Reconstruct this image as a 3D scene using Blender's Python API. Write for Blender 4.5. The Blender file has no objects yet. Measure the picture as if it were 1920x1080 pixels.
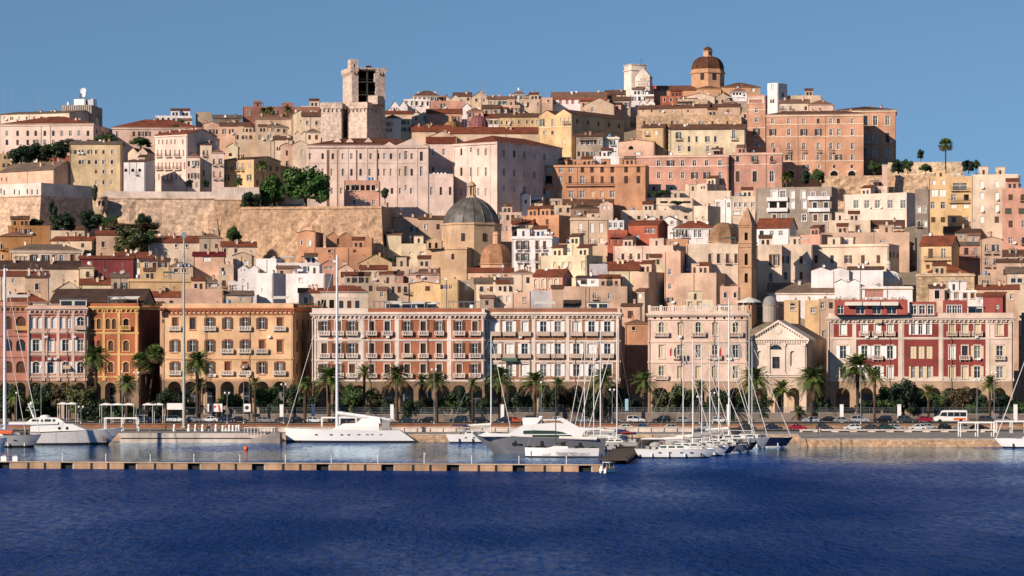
import bpy, bmesh, math, random
from math import sin, cos, tan, pi, radians, atan2, sqrt, hypot
from mathutils import Vector, Matrix, noise as mnoise
random.seed(7)
SC = bpy.context.scene
COL = SC.collection
# ------------------------------------------------------------------ camera, world, sun, exposure
F = 5280.0            # focal length in photo pixels (photo 1920 wide)
HZ = 20.0             # camera height above the water
HY = 662.0            # row of the horizon
cd = bpy.data.cameras.new('camera'); cam = bpy.data.objects.new('camera', cd); COL.objects.link(cam)
cam.location = (0, 0, HZ); cam.rotation_euler = (pi/2, 0, 0)
cd.sensor_width = 36; cd.lens = F/1920*36; cd.shift_y = (HY-540)/1920
cd.clip_start = 1; cd.clip_end = 30000
SC.camera = cam
SUN_A, SUN_E = radians(47), radians(25)       # sun behind the camera and to its west side
SKY_STRENGTH = 0.074
wd = bpy.data.worlds.new("World"); SC.world = wd; wd.use_nodes = True
nt = wd.node_tree; N = nt.nodes; Lk = nt.links
bg = N['Background']; bg.inputs[1].default_value = SKY_STRENGTH
sky = N.new('ShaderNodeTexSky'); sky.sky_type = 'NISHITA'; sky.sun_disc = False
sky.sun_elevation = SUN_E; sky.sun_rotation = pi+SUN_A
sky.air_density = 1.0; sky.dust_density = 0.0; sky.ozone_density = 3.0
tc = N.new('ShaderNodeTexCoord'); sx = N.new('ShaderNodeSeparateXYZ'); cx = N.new('ShaderNodeCombineXYZ')
ma = N.new('ShaderNodeMath'); ma.operation = 'MULTIPLY_ADD'; ma.inputs[1].default_value = 0.95; ma.inputs[2].default_value = 0.15
mm = N.new('ShaderNodeMath'); mm.operation = 'MAXIMUM'; mm.inputs[1].default_value = 0.0
Lk.new(tc.outputs['Generated'], sx.inputs[0]); Lk.new(sx.outputs[0], cx.inputs[0]); Lk.new(sx.outputs[1], cx.inputs[1])
Lk.new(sx.outputs[2], mm.inputs[0]); Lk.new(mm.outputs[0], ma.inputs[0]); Lk.new(ma.outputs[0], cx.inputs[2]); Lk.new(cx.outputs[0], sky.inputs[0])
tint = N.new('ShaderNodeVectorMath'); tint.operation = 'MULTIPLY'; tint.inputs[1].default_value = (.84, .98, 1.03)
Lk.new(sky.outputs[0], tint.inputs[0]); Lk.new(tint.outputs[0], bg.inputs[0])
sd = bpy.data.lights.new('sun', 'SUN'); so = bpy.data.objects.new('sun', sd); COL.objects.link(so)
sd.energy = 4.9; sd.angle = radians(0.5); sd.color = (1.0, 0.845, 0.705)
so.rotation_euler = Vector((sin(SUN_A)*cos(SUN_E), cos(SUN_A)*cos(SUN_E), -sin(SUN_E))).to_track_quat('-Z', 'Y').to_euler()
so.location = (-300, -200, 400)
SC.view_settings.view_transform = 'Standard'; SC.view_settings.look = 'None'
SC.view_settings.exposure = 0.37; SC.view_settings.gamma = 1.0
SC.cycles.max_bounces = 6; SC.cycles.diffuse_bounces = 2; SC.cycles.glossy_bounces = 3; SC.cycles.transmission_bounces = 4
SC.cycles.caustics_reflective = False; SC.cycles.caustics_refractive = False

def X(px, Y): return (px-960)*Y/F
def Z(py, Y): return HZ-(py-HY)*Y/F
def Yw(py): return F*HZ/(py-HY)                # distance of a point on the water seen at row py
# ------------------------------------------------------------------ object helpers
def link(o, parent=None):
    COL.objects.link(o)
    if parent is not None: o.parent = parent
    return o
def tag(o, label=None, cat=None, group=None, kind=None):
    if label: o['label'] = label
    if cat: o['category'] = cat; kind = kind or 'thing'
    if group: o['group'] = group
    if kind: o['kind'] = kind
    return o
def thing(name, label, cat, loc=(0,0,0), rz=0, group=None):
    o = bpy.data.objects.new(name, None); o.location = loc; o.rotation_euler = (0,0,rz)
    o.empty_display_size = 0.5
    return tag(link(o), label, cat, group)
def mobj(name, me, parent=None, loc=(0,0,0), rot=None):
    o = bpy.data.objects.new(name, me); o.location = loc
    if rot is not None: o.rotation_euler = rot
    return link(o, parent)
class MB:
    def __init__(s): s.v = []; s.f = []; s.m = []; s.mats = []; s.sm = []
    def mi(s, m):
        if m not in s.mats: s.mats.append(m)
        return s.mats.index(m)
    def poly(s, pts, m, smooth=False):
        b = len(s.v); s.v += [tuple(p) for p in pts]; s.f.append(tuple(range(b, b+len(pts)))); s.m.append(s.mi(m)); s.sm.append(smooth)
    def raw(s, vs, fs, m, smooth=False):
        b = len(s.v); s.v += [tuple(p) for p in vs]; k = s.mi(m)
        for f in fs: s.f.append(tuple(i+b for i in f)); s.m.append(k); s.sm.append(smooth)
    def box(s, x0, y0, z0, x1, y1, z1, m):
        s.raw([(x0,y0,z0),(x1,y0,z0),(x1,y1,z0),(x0,y1,z0),(x0,y0,z1),(x1,y0,z1),(x1,y1,z1),(x0,y1,z1)],
              [(0,3,2,1),(4,5,6,7),(0,1,5,4),(1,2,6,5),(2,3,7,6),(3,0,4,7)], m)
    def bar(s, p, q, r0, r1, m, n=6, caps=True, smooth=True):
        p = Vector(p); q = Vector(q); d = (q-p).normalized()
        a = d.orthogonal().normalized(); b = d.cross(a)
        vs = [p+(a*cos(2*pi*i/n)+b*sin(2*pi*i/n))*r0 for i in range(n)]+[q+(a*cos(2*pi*i/n)+b*sin(2*pi*i/n))*r1 for i in range(n)]
        fs = [(i, (i+1)%n, n+(i+1)%n, n+i) for i in range(n)]
        s.raw(vs, fs, m, smooth)
        if caps: s.raw(vs, [tuple(range(n))[::-1], tuple(range(n, 2*n))], m)
    def lathe(s, c, prof, n, m, smooth=True, a0=0.0, arc=2*pi):
        vs = []; full = abs(arc-2*pi) < 1e-6; k = n if full else n+1
        for r, z in prof:
            for i in range(k): vs.append((c[0]+r*cos(a0+arc*i/n), c[1]+r*sin(a0+arc*i/n), c[2]+z))
        fs = []
        for j in range(len(prof)-1):
            for i in range(n if full else n):
                i2 = (i+1)%k
                fs.append((j*k+i, j*k+i2, (j+1)*k+i2, (j+1)*k+i))
        s.raw(vs, fs, m, smooth)
    def ball(s, c, rx, ry, rz, m, n=10, k=6):
        vs = [(c[0], c[1], c[2]-rz)]; fs = []
        for j in range(1, k):
            a = -pi/2+pi*j/k
            for i in range(n): vs.append((c[0]+rx*cos(a)*cos(2*pi*i/n), c[1]+ry*cos(a)*sin(2*pi*i/n), c[2]+rz*sin(a)))
        vs.append((c[0], c[1], c[2]+rz))
        for i in range(n):
            fs.append((0, 1+(i+1)%n, 1+i))
            for j in range(k-2): fs.append((1+j*n+i, 1+j*n+(i+1)%n, 1+(j+1)*n+(i+1)%n, 1+(j+1)*n+i))
            fs.append((1+(k-2)*n+i, 1+(k-2)*n+(i+1)%n, len(vs)-1))
        s.raw(vs, fs, m, True)
    def prism(s, prof, y0, y1, m, y0b=None, y1b=None):       # profile in x,z extruded along y
        n = len(prof)
        vs = [(x, y0, z) for x, z in prof]+[(x, y1, z) for x, z in prof]
        fs = [tuple(range(n)), tuple(range(n, 2*n))[::-1]]+[(i, n+i, n+(i+1)%n, (i+1)%n) for i in range(n)]
        s.raw(vs, fs, m)
    def mesh(s, name):
        me = bpy.data.meshes.new(name); me.from_pydata(s.v, [], s.f)
        for m in s.mats: me.materials.append(m)
        me.polygons.foreach_set('material_index', s.m)
        me.polygons.foreach_set('use_smooth', s.sm)
        me.update(); return me
    def obj(s, name, parent=None, loc=(0,0,0), rot=None):
        return mobj(name, s.mesh(name), parent, loc, rot)
def recalc(me):
    bm = bmesh.new(); bm.from_mesh(me); bmesh.ops.remove_doubles(bm, verts=bm.verts, dist=1e-4)
    bmesh.ops.recalc_face_normals(bm, faces=bm.faces); bm.to_mesh(me); bm.free(); return me
def copy_thing(src, loc, rz=None, label=None, sc=None):
    c = src.copy(); COL.objects.link(c); c.location = loc
    if rz is not None: c.rotation_euler = (0,0,rz)
    if sc is not None: c.scale = (sc,sc,sc)
    if label: c['label'] = label
    for ch in list(src.children):
        d = ch.copy(); COL.objects.link(d); d.parent = c
        for g in list(ch.children):
            e = g.copy(); COL.objects.link(e); e.parent = d
    return c
# ------------------------------------------------------------------ materials
def lin(h):
    r = []
    for i in (0, 2, 4):
        c = int(h[i:i+2], 16)/255.0
        r.append(c/12.92 if c <= .04045 else ((c+.055)/1.055)**2.4)
    return r
KA = (0.80, 0.815, 0.87)     # from the colour a sunlit wall shows to its own colour
_MC = {}
def newmat(key):
    m = bpy.data.materials.new(key); m.use_nodes = True
    return m, m.node_tree.nodes, m.node_tree.links, m.node_tree.nodes['Principled BSDF']
def node(N, t, **kw):
    n = N.new(t)
    for k, v in kw.items(): setattr(n, k, v)
    return n
def noise_ramp(N, L, scale, detail, lo, hi, vmap=None, p0=.35, p1=.65, coord='pos'):
    if coord == 'pos': src = N.new('ShaderNodeNewGeometry').outputs['Position']
    else: src = N.new('ShaderNodeTexCoord').outputs['Object']
    if vmap:
        mp = N.new('ShaderNodeMapping'); mp.inputs['Scale'].default_value = vmap; L.new(src, mp.inputs[0]); src = mp.outputs[0]
    n = N.new('ShaderNodeTexNoise'); n.inputs['Scale'].default_value = scale; n.inputs['Detail'].default_value = detail; n.inputs['Roughness'].default_value = .6
    L.new(src, n.inputs['Vector'])
    r = N.new('ShaderNodeMapRange'); r.inputs[1].default_value = p0; r.inputs[2].default_value = p1; r.inputs[3].default_value = lo; r.inputs[4].default_value = hi
    L.new(n.outputs[0], r.inputs[0]); return r.outputs[0], n.outputs[0]
def mul(N, L, a, b):
    m = node(N, 'ShaderNodeMath', operation='MULTIPLY'); L.new(a, m.inputs[0]); L.new(b, m.inputs[1]); return m.outputs[0]
def scale_col(N, L, colr, f):
    v = node(N, 'ShaderNodeVectorMath', operation='SCALE')
    if hasattr(colr, 'is_output'): L.new(colr, v.inputs[0])
    else: v.inputs[0].default_value = colr[:3]
    L.new(f, v.inputs['Scale']); return v.outputs[0]
def mixc(N, L, f, a, b):
    m = node(N, 'ShaderNodeMix', data_type='RGBA')
    L.new(f, m.inputs[0])
    for k, c in ((6, a), (7, b)):
        if hasattr(c, 'is_output'): L.new(c, m.inputs[k])
        else: m.inputs[k].default_value = (*c[:3], 1)
    return m.outputs[2]
def bump(N, L, h, d, s, P):
    b = N.new('ShaderNodeBump'); b.inputs['Distance'].default_value = d; b.inputs['Strength'].default_value = s
    L.new(h, b.inputs['Height']); L.new(b.outputs[0], P.inputs['Normal'])
def stucco(h, wear=1.0):
    k = 'plaster_'+h+('w' if wear > 1 else '')
    if k in _MC: return _MC[k]
    m, N, L, P = newmat(k); c = lin(h); sat = 1-min(c)/max(c); q = .06+.2*sat; bz = [v*(sum(c)/1.46)**.75 for v in (.66,.46,.335)]
    c = [min(.82, (a*(1-q)+z*q)*b) for a, z, b in zip(c, bz, KA)]
    f1, _ = noise_ramp(N, L, .16, 7, 1-.24*wear, 1.06)
    f2, _ = noise_ramp(N, L, 1.0, 5, 1.02, 1-.13*wear, (.7, .7, .1), .5, .78)
    f3, raw = noise_ramp(N, L, 2.2, 5, .93, 1.05)
    L.new(scale_col(N, L, c, mul(N, L, mul(N, L, f1, f2), f3)), P.inputs['Base Color'])
    P.inputs['Roughness'].default_value = .9; P.inputs['Specular IOR Level'].default_value = .15
    bump(N, L, raw, .05, .35, P)
    _MC[k] = m; return m
def stone(h, bh=.8, bw=1.5, var=.25, mk=.74):
    k = 'stone_%s_%g' % (h, bh)
    if k in _MC: return _MC[k]
    m, N, L, P = newmat(k); c = [min(.8, a*b) for a, b in zip(lin(h), KA)]
    g = N.new('ShaderNodeNewGeometry'); s = N.new('ShaderNodeSeparateXYZ'); cb = N.new('ShaderNodeCombineXYZ')
    ad = node(N, 'ShaderNodeMath', operation='ADD')
    L.new(g.outputs['Position'], s.inputs[0]); L.new(s.outputs[0], ad.inputs[0]); L.new(s.outputs[1], ad.inputs[1])
    L.new(ad.outputs[0], cb.inputs[0]); L.new(s.outputs[2], cb.inputs[1])
    b = N.new('ShaderNodeTexBrick'); b.inputs['Scale'].default_value = 1
    b.inputs['Color1'].default_value = (*[x*(1+var*.5) for x in c], 1); b.inputs['Color2'].default_value = (*[x*(1-var) for x in c], 1)
    b.inputs['Mortar'].default_value = (*[x*mk for x in c], 1); b.inputs['Mortar Size'].default_value = .05
    b.inputs['Brick Width'].default_value = bw; b.inputs['Row Height'].default_value = bh
    L.new(cb.outputs[0], b.inputs['Vector'])
    f1, _ = noise_ramp(N, L, .07, 8, .8, 1.13)
    st, _ = noise_ramp(N, L, .12, 6, 0, .55, (1, 1, .45), .5, .7)
    stained = mixc(N, L, st, b.outputs[0], [c[0]*.98, c[1]*.74, c[2]*.55])
    f2, raw = noise_ramp(N, L, .9, 8, .68, 1.22)
    f3, _ = noise_ramp(N, L, 1, 3, 1.0, .74, (.5, .5, .06), .5, .75)
    L.new(scale_col(N, L, stained if var > .15 else b.outputs[0], mul(N, L, mul(N, L, f1, f2), f3)), P.inputs['Base Color'])
    P.inputs['Roughness'].default_value = .95; P.inputs['Specular IOR Level'].default_value = .1
    bump(N, L, raw, .25, .6, P)
    _MC[k] = m; return m
def tiles(h='8f4a2e'):
    k = 'roof_tiles_'+h
    if k in _MC: return _MC[k]
    m, N, L, P = newmat(k); c = [a*b for a, b in zip(lin(h), KA)]
    f1, _ = noise_ramp(N, L, .35, 6, 0, 1)
    f2, _ = noise_ramp(N, L, 3.0, 3, .72, 1.25)
    colr = mixc(N, L, f1, [c[0]*.62, c[1]*.68, c[2]*.78], [c[0]*1.15, c[1]*1.08, c[2]*1.0])
    L.new(scale_col(N, L, colr, f2), P.inputs['Base Color'])
    w = N.new('ShaderNodeTexWave'); w.inputs['Scale'].default_value = 1.15; w.inputs['Distortion'].default_value = .4
    L.new(N.new('ShaderNodeTexCoord').outputs['Object'], w.inputs[0])
    bump(N, L, w.outputs[0], .12, .8, P)
    P.inputs['Roughness'].default_value = .9; P.inputs['Specular IOR Level'].default_value = .15
    _MC[k] = m; return m
def plain(key, rgb, rough=.6, metal=0, spec=.5, var=.1, vscale=1.5):
    if key in _MC: return _MC[key]
    m, N, L, P = newmat(key)
    f, raw = noise_ramp(N, L, vscale, 4, 1-var, 1+var*.5, coord='obj')
    L.new(scale_col(N, L, rgb, f), P.inputs['Base Color'])
    P.inputs['Roughness'].default_value = rough; P.inputs['Metallic'].default_value = metal; P.inputs['Specular IOR Level'].default_value = spec
    _MC[key] = m; return m
def leafmat(key, rgb):
    if key in _MC: return _MC[key]
    m, N, L, P = newmat(key)
    f1, _ = noise_ramp(N, L, .9, 3, .55, 1.4); f2, _ = noise_ramp(N, L, 6, 2, .7, 1.35)
    L.new(scale_col(N, L, rgb, mul(N, L, f1, f2)), P.inputs['Base Color'])
    P.inputs['Roughness'].default_value = .55; P.inputs['Specular IOR Level'].default_value = .3
    _MC[key] = m; return m
GLASS = plain('window_glass', (.02, .025, .03), .12, 0, .6, .3, .4)
GLASS2 = plain('curtained_glass', (.16, .16, .15), .2, 0, .5, .4, .8)
DARK = plain('dark_interior', (.012, .011, .010), .9, 0, .1)
WHITE = plain('white_paint', (.78, .77, .74), .5, 0, .4, .08)
OFFW = plain('off_white_paint', (.62, .58, .5), .7, 0, .3, .12)
BROWN = plain('brown_shutter', (.105, .05, .027), .65, 0, .3, .25, 3)
DKBROWN = plain('dark_brown_shutter', (.045, .03, .022), .65, 0, .3, .25, 3)
GREEN = plain('green_shutter', (.06, .085, .06), .65, 0, .3, .25, 3)
GREYSH = plain('grey_shutter', (.28, .27, .25), .65, 0, .3, .2, 3)
CREAMSH = plain('cream_shutter', (.6, .5, .34), .65, 0, .3, .15, 3)
WHITESH = plain('white_shutter', (.74, .73, .70), .6, 0, .3, .1, 3)
REDSH = plain('pinkish_shutter', (.42, .2, .15), .65, 0, .3, .2, 3)
METAL = plain('grey_metal', (.3, .31, .32), .45, .6, .5)
ALU = plain('white_mast_paint', (.72, .73, .74), .35, .1, .5, .05)
IRON = plain('dark_iron', (.03, .03, .032), .6, .2, .4)
CONC = plain('concrete', (.42, .38, .33), .9, 0, .2, .25, .6)
RUBBER = plain('rubber', (.012, .012, .012), .7, 0, .3)
SHUT = {'b': BROWN, 'd': DKBROWN, 'g': GREEN, 'y': GREYSH, 'c': CREAMSH, 'w': WHITESH, 'p': REDSH}
# ------------------------------------------------------------------ terrain height
ROW0 = 760.0
def rowY(yb): return ROW0+(575-yb)*.95
def lerp(x, pts):
    if x <= pts[0][0]: return pts[0][1]
    for (a, b), (c, d) in zip(pts, pts[1:]):
        if x <= c: return b+(d-b)*(x-a)/(c-a)
    return pts[-1][1]
def tz(Y):                     # the line of sight line on which visible wall bottoms lie
    return Z(575-(Y-ROW0)/.95, Y)
SKYROW = [(-400,250),(0,245),(200,245),(440,240),(600,236),(720,215),(1000,200),(1150,190),(1400,190),(1620,215),(1700,345),(2300,360)]
def ground_z(x, Y):
    if Y < 672: return 1.8
    if Y < 735: return lerp(Y, [(672,1.8),(675,2.9),(735,3.2)])
    a = lerp(Y, [(735,3.2),(ROW0,12),(800,tz(800)-8)]) if Y < 800 else tz(Y)-8
    px = 960+F*x/Y; top = Z(lerp(px, SKYROW)+16, Y)
    z = min(a, top)
    if Y > 1160: z -= (Y-1160)*.35
    return max(z, 2.0)
# ------------------------------------------------------------------ walls with openings
def wall_face(mb, W, H, holes, m, dep=.22, z0=0.0, reveal=None, zones=()):
    xs = {0.0, W}; zs = {z0, H}
    for a, b, c, d, _ in zones:
        xs |= {min(max(a, 0), W), min(max(b, 0), W)}; zs |= {min(max(c, z0), H), min(max(d, z0), H)}
    def mat_at(x, z):
        r = m
        for a, b, c, d, q in zones:
            if a <= x <= b and c <= z <= d: r = q
        return r
    hs = []
    for h in holes:
        a, b, c, d = max(.02, h[0]), min(W-.02, h[1]), max(z0+.02, h[2]), min(H-.02, h[3])
        if b-a < .05 or d-c < .05: continue
        hs.append((a, b, c, d, h[4] if len(h) > 4 else 0)); xs |= {a, b}; zs |= {c, d}
    def clean(s):
        o = []
        for t in sorted(s):
            if not o or t-o[-1] > 1e-4: o.append(t)
        return o
    xs = clean(xs); zs = clean(zs); nx = len(xs); nz = len(zs)
    vid = {}; vs = []; fs = []
    def V(i, j):
        if (i, j) not in vid: vid[(i, j)] = len(vs); vs.append((xs[i], 0, zs[j]))
        return vid[(i, j)]
    import bisect
    blocked = set()
    for a, b, c, d, ar in hs:
        i0 = bisect.bisect_left(xs, a-2e-4); i1 = bisect.bisect_left(xs, b-2e-4); j0 = bisect.bisect_left(zs, c-2e-4); j1 = bisect.bisect_left(zs, d-2e-4)
        for i in range(i0, i1):
            for j in range(j0, j1): blocked.add((i, j))
    for j in range(nz-1):
        for i in range(nx-1):
            if (i, j) not in blocked: fs.append((V(i, j), V(i+1, j), V(i+1, j+1), V(i, j+1)))
    if not zones: mb.raw(vs, fs, m)
    else:
        by = {}
        for f in fs:
            q = mat_at(sum(vs[i][0] for i in f)/4, sum(vs[i][2] for i in f)/4); by.setdefault(q.name, (q, []))[1].append(f)
        for q, ff in by.values():
            mb.raw(vs, ff, q)
    rv = reveal or m
    for a, b, c, d, ar in hs:
        zm = mat_at((a+b)/2, d+.05)
        mb.poly([(a,0,c),(b,0,c),(b,dep,c),(a,dep,c)], rv)
        if not ar:
            mb.poly([(a,0,c),(a,dep,c),(a,dep,d),(a,0,d)], rv); mb.poly([(b,0,c),(b,0,d),(b,dep,d),(b,dep,c)], rv)
            mb.poly([(a,0,d),(a,dep,d),(b,dep,d),(b,0,d)], rv)
        else:
            r = (b-a)/2; rz = min(r*ar, d-c-.05); zc = d-rz; xc = (a+b)/2; n = 10
            arc = [(xc-r*cos(pi*k/n), zc+rz*sin(pi*k/n)) for k in range(n+1)]
            mb.poly([(a,0,c),(a,dep,c),(a,dep,zc),(a,0,zc)], rv); mb.poly([(b,0,c),(b,0,zc),(b,dep,zc),(b,dep,c)], rv)
            for (x0, q0), (x1, q1) in zip(arc, arc[1:]):
                mb.poly([(x0,0,q0),(x0,dep,q0),(x1,dep,q1),(x1,0,q1)], rv)
                mb.poly([(x0,0,q0),(x1,0,q1),(x1,0,d),(x0,0,d)], zm)
_WM = {}
def window_mesh(w, h, st, arch=0, sur=None, dep=.22):
    w = round(w*10)/10; h = round(h*10)/10; w = max(w, .4); h = max(h, .4)
    key = (w, h, st, arch, sur, dep)
    if key in _WM: return _WM[key]
    mb = MB(); a = w/2+.03
    kind = st[0]
    zt = h-(w/2*arch if arch else 0)
    def panel(m, y, ins=0.0):
        if arch:
            n = 10; r = a-ins
            mb.poly([(-r, y, -.02), (r, y, -.02)]+[(r*cos(pi*k/n), y, zt+(h-zt)*sin(pi*k/n)) for k in range(n+1)], m)
        else: mb.poly([(-a+ins, y, -.02), (a-ins, y, -.02), (a-ins, y, h+.02-ins), (-a+ins, y, h+.02-ins)], m)
    if kind == 's':
        m = SHUT[st[1]]
        panel(m, 0)
        g = .06
        for sgn in (-1, 1):           # two leaves with a gap and slats
            x0, x1 = (-w/2, -.03) if sgn < 0 else (.03, w/2)
            for k in range(int(zt/.45)):
                zz = .12+k*.45; mb.box(x0+g, -.05, zz, x1-g, -.01, zz+.3, m)
            mb.box(x0, -.06, 0, x0+g, 0, zt, m); mb.box(x1-g, -.06, 0, x1, 0, zt, m)
    elif kind == 'k': panel(DARK, 0)
    else:
        fr = {'d': BROWN, 'v': WHITE, 'c': WHITE, 'o': WHITE}[kind]
        panel(GLASS2 if kind == 'c' or st[-1] == 'l' else GLASS, 0)
        t = .09
        mb.box(-w/2, -.07, 0, -w/2+t, 0, zt, fr); mb.box(w/2-t, -.07, 0, w/2, 0, zt, fr)
        mb.box(-.05, -.08, 0, .05, 0, h-.03, fr); mb.box(-w/2+t, -.07, 0, -.05, 0, t, fr); mb.box(.05, -.07, 0, w/2-t, 0, t, fr)
        mb.box(-w/2+t, -.07, h*.66, -.05, 0, h*.66+.07, fr); mb.box(.05, -.07, h*.66, w/2-t, 0, h*.66+.07, fr)
        if not arch: mb.box(-w/2+t, -.07, h-t, -.05, 0, h, fr); mb.box(.05, -.07, h-t, w/2-t, 0, h, fr)
    if sur is not None:
        t = max(.18, w*.16); y0, y1 = -dep-.09, -dep+.02
        b = w/2
        if kind != 'o': mb.box(-b-t, y0, -.12, -b, y1, h, sur); mb.box(b, y0, -.12, b+t, y1, h, sur)
        if arch:
            n = 10
            for k in range(n):
                p = [((b+q)*cos(pi*(k+e)/n), zt+(h-zt+q)*sin(pi*(k+e)/n)) for e in (0, 1) for q in (0, t)]
                mb.poly([(p[0][0], y0, p[0][1]), (p[1][0], y0, p[1][1]), (p[3][0], y0, p[3][1]), (p[2][0], y0, p[2][1])], sur)
        else:
            mb.box(-b-t, y0, h, b+t, y1, h+t*1.1, sur); mb.box(-b-t*1.4, y0-.14, h+t*1.1, b+t*1.4, y1, h+t*1.5, sur)
        mb.box(-b-t*1.2, y0-.1, -.3, b+t*1.2, y1, -.12, sur)
    me = mb.mesh('window'); _WM[key] = me; return me
_SH = {}
def shutter_mesh(w, h, c):
    w = round(w*10)/10; h = round(h*10)/10; key = (w, h, c)
    if key in _SH: return _SH[key]
    mb = MB(); m = SHUT[c]; t = .07
    mb.box(0, -.03, 0, w, 0, h, m)
    mb.box(0, -.065, 0, t, -.03, h, m); mb.box(w-t, -.065, 0, w, -.03, h, m)
    k = 0; zz = .08
    while zz < h-.2: mb.box(t, -.055, zz, w-t, -.03, zz+.2, m); zz += .33
    me = mb.mesh('shutter'); _SH[key] = me; return me
_BC = {}
def balcony_mesh(w, m1, open_rail=True, solid=False, dep=.9, h=1.0):
    key = (round(w, 1), m1, open_rail, solid, dep)
    if key in _BC: return _BC[key]
    mb = MB(); b = w/2
    mb.box(-b, -dep, -.18, b, 0, 0, m1)
    for x in (-b+.12, 0, b-.3) if w > 2.4 else (-b+.12, b-.3):
        mb.prism([(x, -.18), (x+.2, -.18), (x+.2, -.62), (x, -.62)], -.12, 0, m1)
        mb.box(x, -dep*.75, -.34, x+.2, -.12, -.18, m1)
    rm = m1 if not open_rail or solid else IRON
    if solid:
        mb.box(-b, -dep, 0, b, -dep+.12, h, m1); mb.box(-b, -dep+.12, 0, -b+.12, 0, h, m1); mb.box(b-.12, -dep+.12, 0, b, 0, h, m1)
    else:
        t = .05 if open_rail else .12
        mb.box(-b, -dep, h-t, b, -dep+t, h+.03, rm); mb.box(-b, -dep+t, h-t, -b+t, 0, h, rm); mb.box(b-t, -dep+t, h-t, b, 0, h, rm)
        n = max(3, int(w/(.2 if open_rail else .42))); q = .02 if open_rail else .09
        for i in range(n+1):
            x = -b+t/2+(w-t)*i/n; mb.box(x-q, -dep+.005, 0, x+q, -dep+.005+2*q, h-t, rm)
        if not open_rail: mb.box(-b, -dep-.02, 0, -b+.25, -dep+.18, h+.08, m1); mb.box(b-.25, -dep-.02, 0, b, -dep+.18, h+.08, m1)
    me = mb.mesh('balcony'); _BC[key] = me; return me
# ------------------------------------------------------------------ buildings
class B:
    def __init__(s, name, cat, label, x0, x1, side, yt, yb, Y, D=9.0, root=None, group=None, zb=None):
        a1 = (x1-960)/F; a0 = (x0-960)/F; xr = a1*Y; want = x1+side
        def back(th, D): return 960+F*(xr+D*sin(th))/(Y+D*cos(th))
        while back(radians(38), D) < want and D < 60: D += 2
        lo, hi = radians(-45), radians(45)
        for _ in range(40):
            th = (lo+hi)/2
            if back(th, D) < want: lo = th
            else: hi = th
        s.th = th; c, sn = cos(th), sin(th)
        s.W = (xr-a0*Y)/(c+a0*sn); s.D = D; s.c = c; s.sn = sn
        s.O = (xr-s.W*c, Y+s.W*sn)
        zg = min([ground_z(s.O[0]+u*c+v*sn, s.O[1]-u*sn+v*c) for u in (0, s.W) for v in (0, D)]+[Z(yb, Y)])-1.2
        s.z0 = max(zg, 1.0) if zb is None else zb; s.Y = Y
        s.parent = root
        if root is None:
            s.root = thing(name, label, cat, (s.O[0], s.O[1], s.z0), -th, group); s.off = Matrix.Identity(4)
        else: s.root = root
        s.rname = None; s.x0 = x0; s.x1 = x1
        s.H = s.pt((x0+x1)/2, yt)[1]; s.nwin = 0
        s.base = None
        if root is not None:       # a wing: local frame relative to the main root
            Mw = Matrix.Translation((s.O[0], s.O[1], s.z0)) @ Matrix.Rotation(-th, 4, 'Z')
            Mr = Matrix.Translation(root.location) @ Matrix.Rotation(root.rotation_euler[2], 4, 'Z')
            s.base = Mr.inverted() @ Mw
    def pt(s, px, py):
        a = (px-960)/F; u = (a*s.O[1]-s.O[0])/(s.c+a*s.sn); Yp = s.O[1]-u*s.sn
        return u, Z(py, Yp)-s.z0
    def put(s, name, me, loc=(0,0,0), rz=None, parent=None):
        o = bpy.data.objects.new(name, me); COL.objects.link(o)
        M = Matrix.Translation(loc)
        if rz: M = M @ Matrix.Rotation(rz, 4, 'Z')
        if parent is None:
            o.parent = s.root
            if s.base is not None: M = s.base @ M
        else: o.parent = parent
        o.matrix_local = M
        return o
    def window(s, u, z, w, h, st, arch=0, sur=None, dep=.22):
        me = window_mesh(w, h, st, arch, sur, dep)
        o = s.put('window', me, (u, dep, z)); s.nwin += 1
        if st[0] == 'o' and s.nwin < 100:
            sw = w*.56; sh = shutter_mesh(sw, h, st[1])
            for x in (-w/2-sw-.02, w/2+.02): s.put('shutter', sh, (x, -dep, 0), parent=o)
        return o
    def walls(s, m, holes=(), H=None, dep=.22, zones=(), sidem=None):
        mb = MB(); W, D = s.W, s.D; H = H or s.H
        wall_face(mb, W, H, holes, m, dep, zones=zones)
        m = sidem or m
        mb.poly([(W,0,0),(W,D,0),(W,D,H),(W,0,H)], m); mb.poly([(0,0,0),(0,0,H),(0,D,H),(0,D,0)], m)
        mb.poly([(0,D,0),(0,D,H),(W,D,H),(W,D,0)], m)
        s.holes = holes
        s.mb = mb; return mb
    def finish(s, name='wall'):
        return s.put(name, s.mb.mesh(name))
def gable_tri(mb, pts, m): mb.poly(pts, m)
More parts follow.
